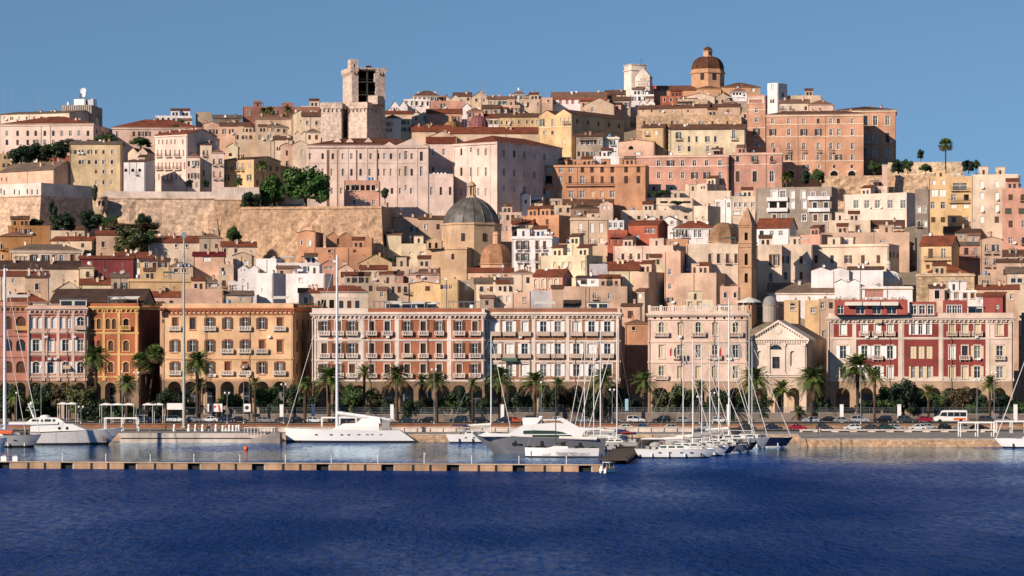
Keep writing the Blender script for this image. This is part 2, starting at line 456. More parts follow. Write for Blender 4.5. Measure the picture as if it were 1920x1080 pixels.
def roof(b, kind, rh, tm, wm, ov=.35):
    """roof mesh in the building's own frame; rh in metres"""
    W, D, H = b.W, b.D, b.H; mb = MB(); t = .14
    if kind in 'ghs' and rh > 0: rh += max(0, b.z0+H-HZ)*{'g': D/2, 'h': min(W, D)/2, 's': D}[kind]/b.Y     # the ridge stands farther back
    if kind == 'f':
        ph = .7 if H > 3 else .35
        mb.box(.25, .25, H-ph-.1, W-.25, D-.25, H-ph, tm)
        o = b.put('roof', mb.mesh('roof'))
        q = b.mb                     # parapet inner faces and coping
        wmc = wm
        for x0, y0, x1, y1 in ((0,0,W,.25),(0,D-.25,W,D),(0,.25,.25,D-.25),(W-.25,.25,W,D-.25)):
            q.box(x0+.001, y0+.001, H-ph, x1-.001, y1-.001, H+.02, wmc)
        return o
    if kind == 'h':
        r = min(W, D)/2*.98
        e = [(-ov,-ov,H),(W+ov,-ov,H),(W+ov,D+ov,H),(-ov,D+ov,H)]
        if W >= D: a, c = (r, D/2, H+rh), (W-r, D/2, H+rh); fs = [(0,1,5,4),(1,2,5),(2,3,4,5),(3,0,4)]
        else: a, c = (W/2, r, H+rh), (W/2, D-r, H+rh); fs = [(0,1,4),(1,2,5,4),(2,3,5),(3,0,4,5)]
        mb.raw(e+[a, c], fs, tm); mb.poly([(x, y, z-.001) for x, y, z in e][::-1], wm)
        mb.box(-ov, -ov, H-t, W+ov, D+ov, H-.004, wm)
    elif kind == 'g':
        k = .5; yr = D*k
        for (y0, z0, y1, z1) in ((-ov, H-ov*rh/yr, yr, H+rh), (D+ov, H-ov*rh/(D-yr), yr, H+rh)):
            vs = [(-ov,y0,z0),(W+ov,y0,z0),(W+ov,y1,z1),(-ov,y1,z1),(-ov,y0,z0+t),(W+ov,y0,z0+t),(W+ov,y1,z1+t),(-ov,y1,z1+t)]
            mb.raw(vs, [(0,1,2,3),(4,5,6,7),(0,1,5,4),(1,2,6,5),(2,3,7,6),(3,0,4,7)], tm)
        b.mb.poly([(0,0,H),(0,yr,H+rh),(0,D,H)], wm); b.mb.poly([(W,0,H),(W,D,H),(W,yr,H+rh)], wm)
    elif kind[0] == 'p':
        n = int(kind[1:] or 1); w = W/n
        for i in range(n):
            x0 = i*w; xm = x0+w/2; x1 = x0+w; oo = ov if n == 1 else .02
            for xa, xb in ((x0-(oo if i == 0 else 0), xm), (x1+(oo if i == n-1 else 0), xm)):
                za = H-abs(xa-(x0 if xa < xm else x1))*rh/(w/2)
                vs = [(xa,-.15,za),(xa,D+.2,za),(xb,D+.2,H+rh),(xb,-.15,H+rh)]
                mb.raw(vs+[(x, y, z+t) for x, y, z in vs], [(0,1,2,3),(4,5,6,7),(0,1,5,4),(1,2,6,5),(2,3,7,6),(3,0,4,7)], tm)
            b.mb.poly([(x0,0,H),(x1,0,H),(xm,0,H+rh)], wm); b.mb.poly([(x0,D,H),(xm,D,H+rh),(x1,D,H)], wm)
    elif kind == 's':
        z1 = H+rh
        vs = [(-ov,-ov,H-.05),(W+ov,-ov,H-.05),(W+ov,D,z1),(-ov,D,z1)]
        mb.raw(vs+[(x, y, z+t) for x, y, z in vs], [(0,1,2,3),(4,5,6,7),(0,1,5,4),(1,2,6,5),(2,3,7,6),(3,0,4,7)], tm)
        b.mb.poly([(0,0,H),(0,D,z1),(0,D,H)], wm); b.mb.poly([(W,0,H),(W,D,H),(W,D,z1)], wm)
        b.mb.poly([(0,D,H),(0,D,z1),(W,D,z1),(W,D,H)], wm)
    return b.put('roof', mb.mesh('roof'))
# small things fixed to roofs (parts of their house)
_CL = {}
def clutter_mesh(k, i, m=None):
    key = (k, i, m)
    if key in _CL: return _CL[key]
    mb = MB(); r = random.Random(i*31+len(k))
    if k == 'chimney':
        h = .9+.5*r.random(); mb.box(-.3,-.3,-1.2,.3,.3,h,m); mb.box(-.4,-.4,h,.4,.4,h+.12,m); mb.box(-.2,-.2,h+.12,.2,.2,h+.4,tiles('9a5a3a'))
    elif k == 'antenna':
        h = 2.2+1.6*r.random(); mb.bar((0,0,-1),(0,0,h),.035,.03,METAL,5)
        for q in range(3): mb.bar((-.5+.1*q,0,h-.15-.3*q),(.5-.1*q,0,h-.15-.3*q),.025,.025,METAL,4)
        mb.bar((0,-.5,h-.5),(0,.5,h-.5),.02,.02,METAL,4)
    elif k == 'satellite_dish':
        R = .42+.2*r.random(); a = -.6+1.0*r.random()
        mb.bar((0,0,-1),(0,0,.5),.04,.04,METAL,5)
        vs = [(0,.1,.6)]; n = 12
        for q in range(n): vs.append((R*cos(2*pi*q/n), -.08, .6+R*sin(2*pi*q/n)))
        vs = [(x*cos(a)-y*sin(a), x*sin(a)+y*cos(a), z) for x, y, z in vs]
        mb.raw(vs, [(0, 1+q, 1+(q+1) % n) for q in range(n)], WHITE, True)
        mb.bar((0,0,.3),(sin(a)*.45,-cos(a)*.45,.62),.02,.02,METAL,4)
    elif k == 'water_tank':
        mb.lathe((0,0,0), [(0,-.8),(.55,-.8),(.6,0),(.6,.9),(.5,1.05),(.15,1.1),(0,1.12)], 12, [plain('blue_plastic',(.12,.25,.4),.5), WHITE, METAL][i%3])
        mb.box(-.7,-.7,-.95,.7,.7,-.8,CONC)
    elif k == 'roof_hut':
        w = 1.2+1.2*r.random(); h = 2.0+.5*r.random()
        mb.box(-w,-1.1,-.8,w,1.1,h,m); mb.box(-w-.12,-1.22,h,w+.12,1.22,h+.14,CONC)
        mb.box(-.35,-1.13,-.4,.35,-1.1,1.5,DKBROWN)
    elif k == 'roof_shed':
        w = 1.5+.8*r.random(); h = 1.7+.6*r.random(); d = 1.3; tl = tiles(r.choice(('855038','7d5a46','6a4a3a','96705a')))
        mb.box(-w,-d,-.8,w,d,h,m); mb.raw([(-w-.2,-d-.3,h-.1),(w+.2,-d-.3,h-.1),(w+.2,d,h+.9),(-w-.2,d,h+.9),(-w-.2,-d-.3,h+.05),(w+.2,-d-.3,h+.05),(w+.2,d,h+1.05),(-w-.2,d,h+1.05)], [(0,1,2,3),(4,5,6,7),(0,1,5,4),(1,2,6,5),(2,3,7,6),(3,0,4,7)], tl)
        mb.poly([(w,-d,h),(w,d,h),(w,d,h+.9)], m); mb.poly([(-w,-d,h),(-w,d,h+.9),(-w,d,h)], m)
        mb.box(-w*.6,-d-.03,.1,-w*.6+.8,-d-.002,1.3,GLASS); mb.box(w*.15,-d-.03,-.4,w*.15+.8,-d-.002,1.4,DKBROWN)
    elif k == 'awning':
        for x in (-1.4, 1.4): mb.bar((x,-1,-.8),(x,-1,1.5),.05,.05,METAL,5); mb.bar((x,1,-.8),(x,1,1.9),.05,.05,METAL,5)
        mb.raw([(-1.6,-1.2,1.5),(1.6,-1.2,1.5),(1.6,1.2,1.95),(-1.6,1.2,1.95),(-1.6,-1.2,1.56),(1.6,-1.2,1.56),(1.6,1.2,2.01),(-1.6,1.2,2.01)], [(0,1,2,3),(4,5,6,7),(0,1,5,4),(1,2,6,5),(2,3,7,6),(3,0,4,7)], [OFFW, plain('green_canvas',(.05,.1,.07),.85), plain('brown_canvas',(.2,.12,.07),.85), OFFW][i%4])
    elif k == 'laundry':
        for x in (-1.5, 1.5): mb.bar((x,0,-.8),(x,0,1.3),.04,.04,METAL,4)
        mb.bar((-1.5,0,1.25),(1.5,0,1.25),.015,.015,METAL,3)
        for q in range(5): x = -1.3+q*.55; mb.raw([(x,-.02,1.24),(x+.45,.02,1.24),(x+.45,.05,.5+.3*r.random()),(x,-.04,.5)], [(0,1,2,3)], r.choice((WHITE, plain('blue_laundry',(.08,.15,.4),.9), plain('pink_laundry',(.5,.18,.25),.9), OFFW)))
    elif k == 'air_conditioner':
        mb.box(-.42,-.32,0,.42,0,.62,WHITE); mb.lathe((0,-.325,.31),[(0,0),(.22,0)],10,DARK)
        mb.v = mb.v
    elif k == 'planter':
        mb.box(-.6,-.22,0,.6,.22,.4,tiles('a86a48'))
        for q in range(26):
            x, y, z = r.uniform(-.7,.7), r.uniform(-.3,.3), .4+abs(r.gauss(0,.35)); s_ = .16
            d = Vector((r.gauss(0,1), r.gauss(0,1), r.gauss(0,1))).normalized(); e = d.orthogonal().normalized()*s_; f = d.cross(e)
            c = Vector((x,y,z)); mb.poly([c-e, c-f, c+e, c+f], leafmat('terrace_leaves',(.05,.085,.03)))
    me = mb.mesh(k); _CL[key] = me; return me
def clutter(b, rng, kind, rh, wm, n):
    for _ in range(n):
        u = rng.uniform(.12, .88)*b.W; v = rng.uniform(.2, .8)*b.D
        if kind == 'f': z = b.H-.7; pool = ['antenna', 'satellite_dish', 'water_tank', 'roof_hut', 'roof_hut', 'roof_shed', 'roof_shed', 'roof_shed', 'chimney', 'chimney', 'antenna', 'planter', 'satellite_dish', 'awning', 'laundry']
        else:
            pool = ['chimney', 'chimney', 'antenna', 'satellite_dish', 'chimney']
            if kind == 'h': z = b.H+rh*min(1, min(u, b.W-u, v, b.D-v)/(min(b.W, b.D)/2))
            elif kind == 'g': z = b.H+rh*(1-abs(v-b.D/2)/(b.D/2))
            elif kind[0] == 'p':
                n_ = int(kind[1:] or 1); w = b.W/n_; z = b.H+rh*(1-abs((u % w)-w/2)/(w/2))
            else: z = b.H+rh*v/b.D
        k = rng.choice(pool)
        if k == 'planter': v = .5; z = b.H-.7
        if k in ('roof_hut', 'roof_shed', 'awning', 'laundry') and (b.W < 6.5 or b.D < 7): k = 'chimney'
        if k in ('water_tank', 'roof_hut', 'roof_shed', 'awning', 'laundry'): z += .85; v = max(v, b.D*.45); v = min(v, b.D-1.6); u = min(max(u, 2.6), b.W-2.6) if b.W > 6 else b.W/2
        b.put(k, clutter_mesh(k, rng.randrange(4), wm if k in ('chimney', 'roof_hut', 'roof_shed') else None), (u, v, z+.08), rng.uniform(-.5, .5) if k in ('antenna', 'satellite_dish', 'chimney') else None)
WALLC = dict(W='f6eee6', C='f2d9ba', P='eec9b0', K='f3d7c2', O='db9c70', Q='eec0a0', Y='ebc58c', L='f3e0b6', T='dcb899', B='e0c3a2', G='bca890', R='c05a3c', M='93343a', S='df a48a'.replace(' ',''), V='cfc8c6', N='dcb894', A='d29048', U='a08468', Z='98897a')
ROOFC = dict(r='94543a', b='7d5a46', d='5c473b', g='86725f', t='96705a', w='c9bfb2', m='7a2c30')
def house(line):
    f, wn, lab = [q.strip() for q in line.split('|')]
    t = f.split()
    x0, x1, sd, yt, yb = [float(q) for q in t[:5]]
    rk = t[5]; kind = rk[0] if rk[0] != 'p' else rk.split(':')[0]
    parts = rk.split(':'); kind = parts[0]; rhp = float(parts[1]) if len(parts) > 1 else 5; rc = parts[2] if len(parts) > 2 else 'b'
    if kind == 'f' and abs(x1-x0) < 80 and not any(w in lab for w in ('flat', 'cube', 'block', 'terrace', 'box', 'tower', 'blind', 'blank', 'penthouse', 'parapet', 'palazzo', 'apartment')) and int(x0*3+yt) % 5 < 3: kind, rhp, rc = [('g', 6, 'r'), ('s', 5, 'b'), ('h', 6, 't')][int(x0*3+yt) % 5]
    wc = t[6]; o = dict(q.split('=') for q in t[7:])
    Y = float(o['Y']) if 'Y' in o else rowY(yb)
    nm = o.get('nm', 'house'); cat = o.get('cat', nm.replace('_', ' '))
    rng = random.Random(int(x0*7+yt*13))
    b = B(nm, cat, lab, x0, x1, sd, yt, yb, Y, float(o.get('D', 9)))
    wm = stucco(WALLC.get(wc, wc), 1.0 if wc in 'WK' else 1.5) if not wc.startswith('#') else stone(wc[1:])
    mpp = Y/F; rh = rhp*mpp*(1.25 if kind in 'ghs' else 1)
    holes = []; wins = []
    sur = stucco(WALLC[o['sur']]) if 'sur' in o else None
    b_sur = stucco(rng.choice(('e8d6be','d9c3a6','efe3d3'))) if rng.random() < .5 else None
    zvis = b.pt((x0+x1)/2, yb)[1]
    for q in wn.split():
        if q[0] == 'A':                          # A<cols>x<rows><style>
            spec = q[1:]; nc, rest = spec.split('x'); nr = int(rest[0]); st = rest[1:]; nc = int(nc)
            hh = b.H-max(zvis, 0); rowh = hh/nr if nr > 1 else hh
            for r in range(nr):
                for c in range(nc):
                    if rng.random() < .1: continue
                    w = rng.choice((.85, .95, 1.05)); h = min(1.7, rowh*.5)*rng.choice((1, 1, .85))
                    u = b.W*(c+.5+rng.uniform(-.08, .08))/nc; z = b.H-rowh*(r+.5)-h*.45
                    wins.append((u, z, w, h, rng.choice(st.split(',')), 0))
        elif q[0] == 'S':                        # windows on the shaded side
            nc, rest = q[1:].split('x'); nr = int(rest[0]); st = rest[1:]; nc = int(nc)
            hh = b.H-max(zvis, 0); rowh = hh/nr
            for r in range(nr):
                for c in range(nc):
                    if b.nwin > 90: break
                    b.put('window', window_mesh(.9, min(1.6, rowh*.5), rng.choice(st.split(','))), (b.W+.06, b.D*(c+.5)/nc, b.H-rowh*(r+.5)-.7), pi/2); b.nwin += 1
        else:
            p = q.split(':'); py = float(p[0]); ws = float(p[2])*mpp; hs = float(p[3])*mpp; st = p[4].split(','); ar = float(p[5]) if len(p) > 5 else 0
            for xx in p[1].split(','):
                u, z = b.pt(float(xx), py); wins.append((u, z-hs/2, ws, hs, rng.choice(st), ar))
    VAR = {'d': 'd d d d c sb sy v ob og sb'.split(), 'sb': 'sb sb sb ob d'.split(), 'v': 'v v v c od'.split(), 'sy': 'sb sy sb d d oy'.split(), 'sg': 'sg sg og d'.split()}
    ok = []
    for (u, z, w, h, st, ar) in wins:
        if st in VAR and not (ar and st == 'sb'): st = rng.choice(VAR[st])
        if st[0] == 'o' and w > 1.3: st = 'c'
        if u-w/2 < .1 or u+w/2 > b.W-.1 or z < .1 or z+h > b.H-.15: continue
        if any(abs(u-a[0]) < (w+a[2])/2+.05 and z < a[1]+a[3]+.05 and a[1] < z+h+.05 for a in ok): continue
        ok.append((u, z, w, h, st, ar))
    b.walls(wm, [(u-w/2, u+w/2, z, z+h, ar) for u, z, w, h, st, ar in ok])
    tm = tiles(ROOFC[rc]) if kind != 'f' else plain('flat_roof', (.33, .25, .19), .9, 0, .2, .3, .3)
    roof(b, kind, rh, tm, wm)
    if 'cor' in o:                               # a cornice
        cm = stucco(WALLC[o['cor']]); q = b.mb
        q.box(-.25, -.3, b.H-.75, b.W+.25, -.001, b.H-.35, cm)
    if 'band' in o:
        cm = stucco(WALLC[o.get('sur', 'C')])
        for py in o['band'].split(','):
            z = b.pt((x0+x1)/2, float(py))[1]; b.mb.box(-.05, -.1, z-.15, b.W+.05, -.001, z+.15, cm)
    dr = MB(); dm = rng.choice((plain('rusty_pipe',(.2,.12,.08),.8), plain('grey_pipe',(.25,.24,.23),.6)))
    if not wc.startswith('#') and b.W > 4.5:
        for _ in range(1+int(b.W > 14)):
            u = rng.choice((.25, b.W-.25, b.W*rng.uniform(.3, .7)))
            if any(abs(u-a[0]) < a[2]/2+.15 for a in ok): u = .18
            dr.bar((u,-.08,0),(u,-.08,b.H-.2),.075,.075,dm,5,False)
        b.put('drain_pipe', dr.mesh('drain_pipe'))
    b.finish()
    for (u, z, w, h, st, ar) in ok: b.window(u, z, w, h, st, ar, sur or (b_sur if rng.random() < .75 else None))
    if not o.get('bal') and b.W < 30:
        for (u, z, w, h, st, ar) in ok:
            if h > 1.5 and w < 1.4 and rng.random() < .16: b.put('balcony', balcony_mesh(w+.7, wm, True), (u, -.001, z-.05))
            elif rng.random() < .12 and u+w/2+1.2 < b.W and 'ac' not in o: b.put('air_conditioner', clutter_mesh('air_conditioner', 0), (u+w/2+.6, -.34, z-.1))
    if o.get('bal'):                               # balcony rows  py:x,x:w
        for e in o['bal'].split(';'):
            p = e.split(':')
            for xx in p[1].split(','):
                u, z = b.pt(float(xx), float(p[0])); b.put('balcony', balcony_mesh(float(p[2])*mpp, sur or wm, len(p) < 4, len(p) > 3), (u, -.001, z))
    if 'ac' in o:
        for e in o['ac'].split(';'):
            u, z = b.pt(*[float(v) for v in e.split(',')]); b.put('air_conditioner', clutter_mesh('air_conditioner', 0), (u, -.34, z))
    if ':' not in wn and nm == 'house' and b.W > 6.5 and b.H-max(zvis, 0) > 2.6 and rng.random() < .62 and 'blank' not in lab and 'plain' not in lab:
        aw = b.W*rng.uniform(.32, .5); ah = max(zvis, 0)+(b.H-max(zvis, 0))*rng.uniform(.42, .62); ax = rng.choice((.05, b.W-aw-.05)); ad = 2.6; am = stucco(WALLC[rng.choice('BCPTQWGS')], 1.5); q = MB(); ws = []
        nwn = max(1, int(aw/2.2)); hs = [(ax+aw*(i+.5)/nwn-.45, ax+aw*(i+.5)/nwn+.45, ah-1.9, ah-.6) for i in range(nwn)]
        fm = MB(); wall_face(fm, aw, ah, [(h[0]-ax, h[1]-ax, h[2], h[3]) for h in hs], am); q.raw([(x+ax, y-ad, z) for x, y, z in fm.v], fm.f, am)
        q.poly([(ax,-ad,0),(ax,-.002,0),(ax,-.002,ah+.8),(ax,-ad,ah)], am); q.poly([(ax+aw,-ad,0),(ax+aw,-ad,ah),(ax+aw,-.002,ah+.8),(ax+aw,-.002,0)], am)
        ao = b.put('annex', q.mesh('annex')); q = MB()
        q.raw([(ax-.2,-ad-.3,ah-.06),(ax+aw+.2,-ad-.3,ah-.06),(ax+aw+.2,-.003,ah+.85),(ax-.2,-.003,ah+.85),(ax-.2,-ad-.3,ah+.1),(ax+aw+.2,-ad-.3,ah+.1),(ax+aw+.2,-.003,ah+1.0),(ax-.2,-.003,ah+1.0)], [(0,1,2,3),(4,5,6,7),(0,1,5,4),(1,2,6,5),(2,3,7,6),(3,0,4,7)], tiles(ROOFC[rng.choice('rbdt')])); b.put('annex_roof', q.mesh('annex_roof'), parent=ao)
        for h in hs: b.put('window', window_mesh(.9, 1.3, rng.choice(('d','sb','c','sw','v'))), ((h[0]+h[1])/2, -ad+.22, h[2]), parent=ao)
    n = int(int(o['c'])*1.4+b.W*.16+.5) if 'c' in o else min(5, max(0, int(b.W/5.5+rng.uniform(-.6, 1.1))))
    clutter(b, rng, kind, rh, wm, n)
    return b
# ------------------------------------------------------------------ the palazzi along the harbour street
FY = 720.0; MP = FY/F
def frange(a, b, n): return [a+(b-a)*i/(n-1) for i in range(n)] if n > 1 else [a]
def palazzo(name, label, x0, x1, sd, ycor, wall, rows, arcs, base, zones=(), pil=(), cor=None, trim=None, D=18, cornice=True, courses=(), parapet=6, shade_side=None, zc=714, pilw=5, dent=True, sidewin=True, Y=FY):
    """rows: list of (row centre, height px, [(col px, width px, style, arch, surround, balcony)])  arcs: (px, width px, top row)"""
    b = B(name, 'palazzo', label, x0, x1, sd, ycor-parapet, 790, Y, D); k = Y/F
    wm = stucco(wall, 1.3); tm = stucco(trim or wall, 1.0); bm_ = stucco(base, 1.6)
    wins = []; holes = []
    for (yc, h, cols) in rows:
        for c in cols:
            px, w, st = c[:3]; ar = c[3] if len(c) > 3 else 0; sur = c[4] if len(c) > 4 else None; bal = c[5] if len(c) > 5 else None
            u, z = b.pt(px, yc); wins.append((u, z-h*k/2, w*k, h*k, st, ar, sur, bal))
            holes.append((u-w*k/2, u+w*k/2, z-h*k/2, z+h*k/2, ar))
    zg = 3.25-b.z0; gh = []
    for (px, w, yt) in arcs:
        u, z = b.pt(px, yt); holes.append((u-w*k/2, u+w*k/2, zg, z, 1)); gh.append((u, w*k, z))
    zz = [(b.pt(a, 650)[0], b.pt(c, 650)[0], b.pt((x0+x1)/2, d)[1], b.pt((x0+x1)/2, e)[1], stucco(m, 1.2)) for a, c, e, d, m in zones]
    zbase = b.pt((x0+x1)/2, zc)[1]
    zz.append((-1, b.W+1, -1, zbase, bm_))
    # upper openings are shallow, arches deep: two depths are made by a second lining
    b.walls(wm, holes, dep=.3, zones=zz, sidem=stucco(shade_side, 1.6) if shade_side else wm); q = b.mb; W, H = b.W, b.H  # flanks get a darker wall tone that stands for their shade
    if gh:                                    # portico behind the arches
        zt = max(z for _, _, z in gh)+.5; PD = 4.6; pm = stucco('cbb394', 1.3)
        q.poly([(.35,PD,zg-.1),(W-.35,PD,zg-.1),(W-.35,PD,zt),(.35,PD,zt)], pm)
        q.poly([(.35,.3,zt),(W-.35,.3,zt),(W-.35,PD,zt),(.35,PD,zt)], pm)
        q.poly([(.35,.3,zg-.06),(W-.35,.3,zg-.06),(W-.35,PD,zg-.06),(.35,PD,zg-.06)], CONC)
        for (u, w, z) in gh:                  # deep piers
            for s_ in (-1, 1): q.box(u+s_*(w/2+.17)-.16,.31,zg-.05,u+s_*(w/2+.17)+.16,.95,z-w*.2,bm_)
    q.poly([(.3,.4,H-.9),(W-.3,.4,H-.9),(W-.3,b.D-.3,H-.9),(.3,b.D-.3,H-.9)], plain('terrace_paving',(.3,.2,.15),.9))
    for xa, ya, xb, yb_ in ((0,.002,W,.35),(0,b.D-.3,W,b.D-.002),(.002,.35,.3,b.D-.3),(W-.3,.35,W-.002,b.D-.3)): q.box(xa+.001,ya,H-.9,xb-.001,yb_,H+.02,tm)
    b.finish('wall')
    rg = random.Random(int(x0*3)+5)
    for (u, z, w, h, st, ar, sur, bal) in wins:
        if st[0] == 'o':
            if rg.random() < .2: st = 's'+st[1]; w = w*1.0
            elif rg.random() < .4: st += 'l'
        elif st[0] == 's' and h > 2 and rg.random() < .18: st = 'd'
        b.window(u, z, w, h, st, ar, stucco(sur) if sur else None, .3)
        if bal: b.put('balcony', balcony_mesh(bal[0]*k, stucco(bal[1]), bal[2] == 'i', bal[2] == 's', .8, .95), (u, -.002, z-.15))
    sh = 0
    for (u, w, z) in gh:                      # shops
        m = MB(); zz_ = z-w*.5; m.box(-w*.46,-.12,0,w*.46,-.01,zz_-zg,GLASS if sh % 3 else plain('shop_shutter',(.13,.12,.11),.6)); m.box(-w*.46,-.16,(zz_-zg)*.72,w*.46,-.121,(zz_-zg)*.72+.12,METAL)
        m.box(-.05,-.16,0,.05,-.121,(zz_-zg)*.72,METAL); b.put('shopfront', m.mesh('shopfront'), (u, PD-.02, zg)); sh += 1
    if cornice:
        c = MB(); zc_ = b.pt((x0+x1)/2, ycor)[1]
        cm = stucco(cor or trim or wall)
        c.box(-.55,-.75,zc_-.35,W+.45,-.002,zc_+.1,cm); c.box(-.35,-.5,zc_-.7,W+.3,-.002,zc_-.353,cm); c.box(-.1,-.2,zc_-1.7,W+.1,-.002,zc_-1.5,cm)
        if b.th > -.3: c.box(W+.002,-.002,zc_-.7,W+.45,b.D,zc_+.1,cm)
        if dent:
            n = int(W/1.15)
            for i in range(n):
                u = W*(i+.5)/n; c.box(u-.17,-.46,zc_-1.25,u+.17,-.002,zc_-.703,cm)
        b.put('cornice', c.mesh('cornice'))
    for py in courses:
        c = MB(); z = b.pt((x0+x1)/2, py)[1]; c.box(-.12,-.22,z-.2,W+.1,-.003,z+.14,tm); c.box(-.06,-.13,z-.36,W+.05,-.003,z-.203,tm); b.put('string_course', c.mesh('string_course'))
    for p in pil:
        c = MB(); u, _ = b.pt(p, 650); zt = b.pt(p, ycor)[1]-.72; w = pilw*k/2
        c.box(u-w,-.16,zbase,u+w,-.004,zt,tm); c.box(u-w-.12,-.27,zbase,u+w+.12,-.005,zbase+.7,tm); c.box(u-w-.12,-.27,zt-.5,u+w+.12,-.005,zt-.05,tm)
        b.put('pilaster', c.mesh('pilaster'))
    if sidewin and sd > 15:
        for (yc, h, cols) in rows:
            for i in range(3):
                z = b.pt(x1, yc)[1]; b.put('window', window_mesh(1.1, h*k*.9, 'sb'), (W+.06, b.D*(.18+.3*i), z-h*k/2), pi/2)
    b.zg = zg; return b
def wing(root, x0, x1, sd, yt, yb, Y, D, col, wins=(), kind='f', rh=0, rc='r', nm='attic', sur=None):
    b = B('', '', '', x0, x1, sd, yt, yb, Y, D, root=root, zb=Z(yb, Y)); k = Y/F; hs = []; ok = []
    for (px, py, w, h, st) in wins:
        u, z = b.pt(px, py); z0 = max(.06, z-h*k/2); hs.append((u-w*k/2, u+w*k/2, z0, z+h*k/2)); ok.append((u, z0, w*k, z+h*k/2-z0, st))
    b.walls(stucco(col, 1.2), hs); roof(b, kind, rh*k, tiles(ROOFC[rc]) if kind != 'f' else plain('flat_roof', (.33,.25,.19), .9, 0, .2, .3, .3), stucco(col, 1.2)); b.finish(nm)
    for (u, z, w, h, st) in ok: b.window(u, z, w, h, st, 0, stucco(sur) if sur else None)
    return b
def rooftop(b, items):
    k = FY/F
    for (kd, px, v, w) in items:
        u = b.pt(px, 600)[0]; H = b.H-.9; m = MB()
        if kd == 'pergola':
            n = int(w*k/1.6)+1; w_ = w*k
            for i in range(n+1):
                for y in (0, 2.6): m.bar((w_*i/n,y,0),(w_*i/n,y,2.6),.06,.06,METAL,5)
            for y in (0, 2.6): m.box(0,y-.06,2.55,w_,y+.06,2.7,METAL)
            for i in range(n*3): m.box(w_*i/(n*3)-.03,-.2,2.71,w_*i/(n*3)+.03,2.8,2.8,METAL)
        elif kd == 'awning':
            w_ = w*k; m.raw([(0,0,2.1),(w_,0,2.1),(w_,2.4,2.8),(0,2.4,2.8),(0,0,2.17),(w_,0,2.17),(w_,2.4,2.87),(0,2.4,2.87)], [(0,1,2,3),(4,5,6,7),(0,1,5,4),(1,2,6,5),(2,3,7,6),(3,0,4,7)], OFFW)
            for x in (.1, w_-.1): m.bar((x,.1,0),(x,.1,2.1),.05,.05,WHITE,5)
        elif kd == 'parasol':
            m.bar((0,0,0),(0,0,2.5),.04,.04,METAL,5); m.lathe((0,0,2.0),[(1.7,0),(.9,.45),(0,.75)],8,OFFW,False)
        elif kd == 'railing':
            w_ = w*k; m.box(0,-.03,1.0,w_,.03,1.06,METAL); m.box(0,-.02,.5,w_,.02,.54,METAL)
            for i in range(int(w_/1.2)+1): m.box(i*1.2-.03,-.03,0,i*1.2+.03,.03,1.0,METAL)
        elif kd == 'planter':
            for q in range(int(w)):
                b.put('planter', clutter_mesh('planter', q % 4), (u+q*1.4, v, H))
            continue
        elif kd == 'hut':
            w_ = w*k; m.box(0,0,0,w_,3,2.5,OFFW); m.box(-.2,-.25,2.5,w_+.2,3.2,2.65,METAL); m.box(.3,-.02,.1,w_*.45,-.003,2.1,GLASS); m.box(w_*.55,-.02,.1,w_-.3,-.003,2.1,GLASS)
        elif kd in ('antenna', 'satellite_dish', 'water_tank', 'chimney'):
            b.put(kd, clutter_mesh(kd, int(px) % 4, OFFW if kd == 'chimney' else None), (u, v, H+(.9 if kd == 'water_tank' else 0))); continue
        b.put(kd, m.mesh(kd), (u, v, H))
BE = 'f0dcc4'
# 1 pinkish palazzo at the edge
rows = [(605,24,[(15,14,'sb',1,None,None),(39,18,'ob',1,None,(24,'d9a860','s'))]), (647,22,[(15,16,'sb',1),(39,17,'sb',1)]), (688,22,[(15,16,'sb',1),(39,17,'sb',1)])]
b1 = palazzo('palazzo', 'dusky pink palazzo with brown pointed windows at the end of the row', -40, 52, 0, 572, 'd08d78', rows, [(-18,20,717),(10,20,717),(38,20,717)], 'a08264', courses=(628,668,712), cor='d9a070')
# 2 red panelled palazzo
c4 = (67.5, 95, 123, 151)
rows = [(605,22,[(x+d,10,'sw',1) for x in c4[:3] for d in (-6.5,6.5)]+[(151,13,'ow',1,'ecd3bf',(20,'dfc3a6','s'))]), (648,21,[(x,12,'ow',0,'ecd3bf') for x in c4]), (689,22,[(x,12,'ow',1,'ecd3bf') for x in c4])]
b2 = palazzo('palazzo', 'pink palazzo with dark red panels and white shutters beside the orange corner palazzo', 52, 162, 0, 577, 'e9bda2', rows, [(66,21,717),(94,21,717),(122,21,717),(150,21,717)], 'a08264',
    zones=[(x-11, x+11, a, c, 'a8403e') for x in c4 for a, c in ((586,593),(626,640),(668,681))], pil=(54,81,109,137,160), courses=(622,664,706), trim='f0cfb8', parapet=4)
# 3 orange palazzo with yellow trims
rows = [(607,19,[(x,8,'sb',1,'e8b870') for x in (174,185.5,202.5,214)]+[(236.5,10,'k',1,'e8b870',(20,'e6b45c','b'))]), (648,19,[(174,8,'sb',1),(185.5,8,'sb',1),(208,10,'ob',1,'e8b870'),(236.5,11,'sb',1,'e8b870')]), (688,19,[(180,10,'sb',1,'e8b870'),(208,10,'sb',1,'e8b870'),(236.5,11,'sb',1,'e8b870')])]
b3 = palazzo('palazzo', 'burnt orange palazzo with yellow trim and dark flank on the side street', 162, 260, 40, 575, 'c2623a', rows, [(179,21,717),(207,21,717),(235,21,717)], 'a8865f', pil=(165,195,223,256), courses=(624,664,706), trim='e8ba66', cor='e6b860', D=22, shade_side='7d4636')
rooftop(b1, [('planter',5,1,6),('awning',12,2,40)])
rooftop(b2, [('hut',112,.8,50),('railing',56,.6,50),('planter',90,2,6)])
rooftop(b3, [('planter',166,1,12),('pergola',200,1.5,28),('awning',205,5,45),('parasol',215,1.8,0),('planter',230,2.5,7)])
rf = wing(b1.root, 95, 268, 22, 566, 580, FY+9, 14, 'a98a72', kind='g', rh=24, rc='d', nm='roof_storey')
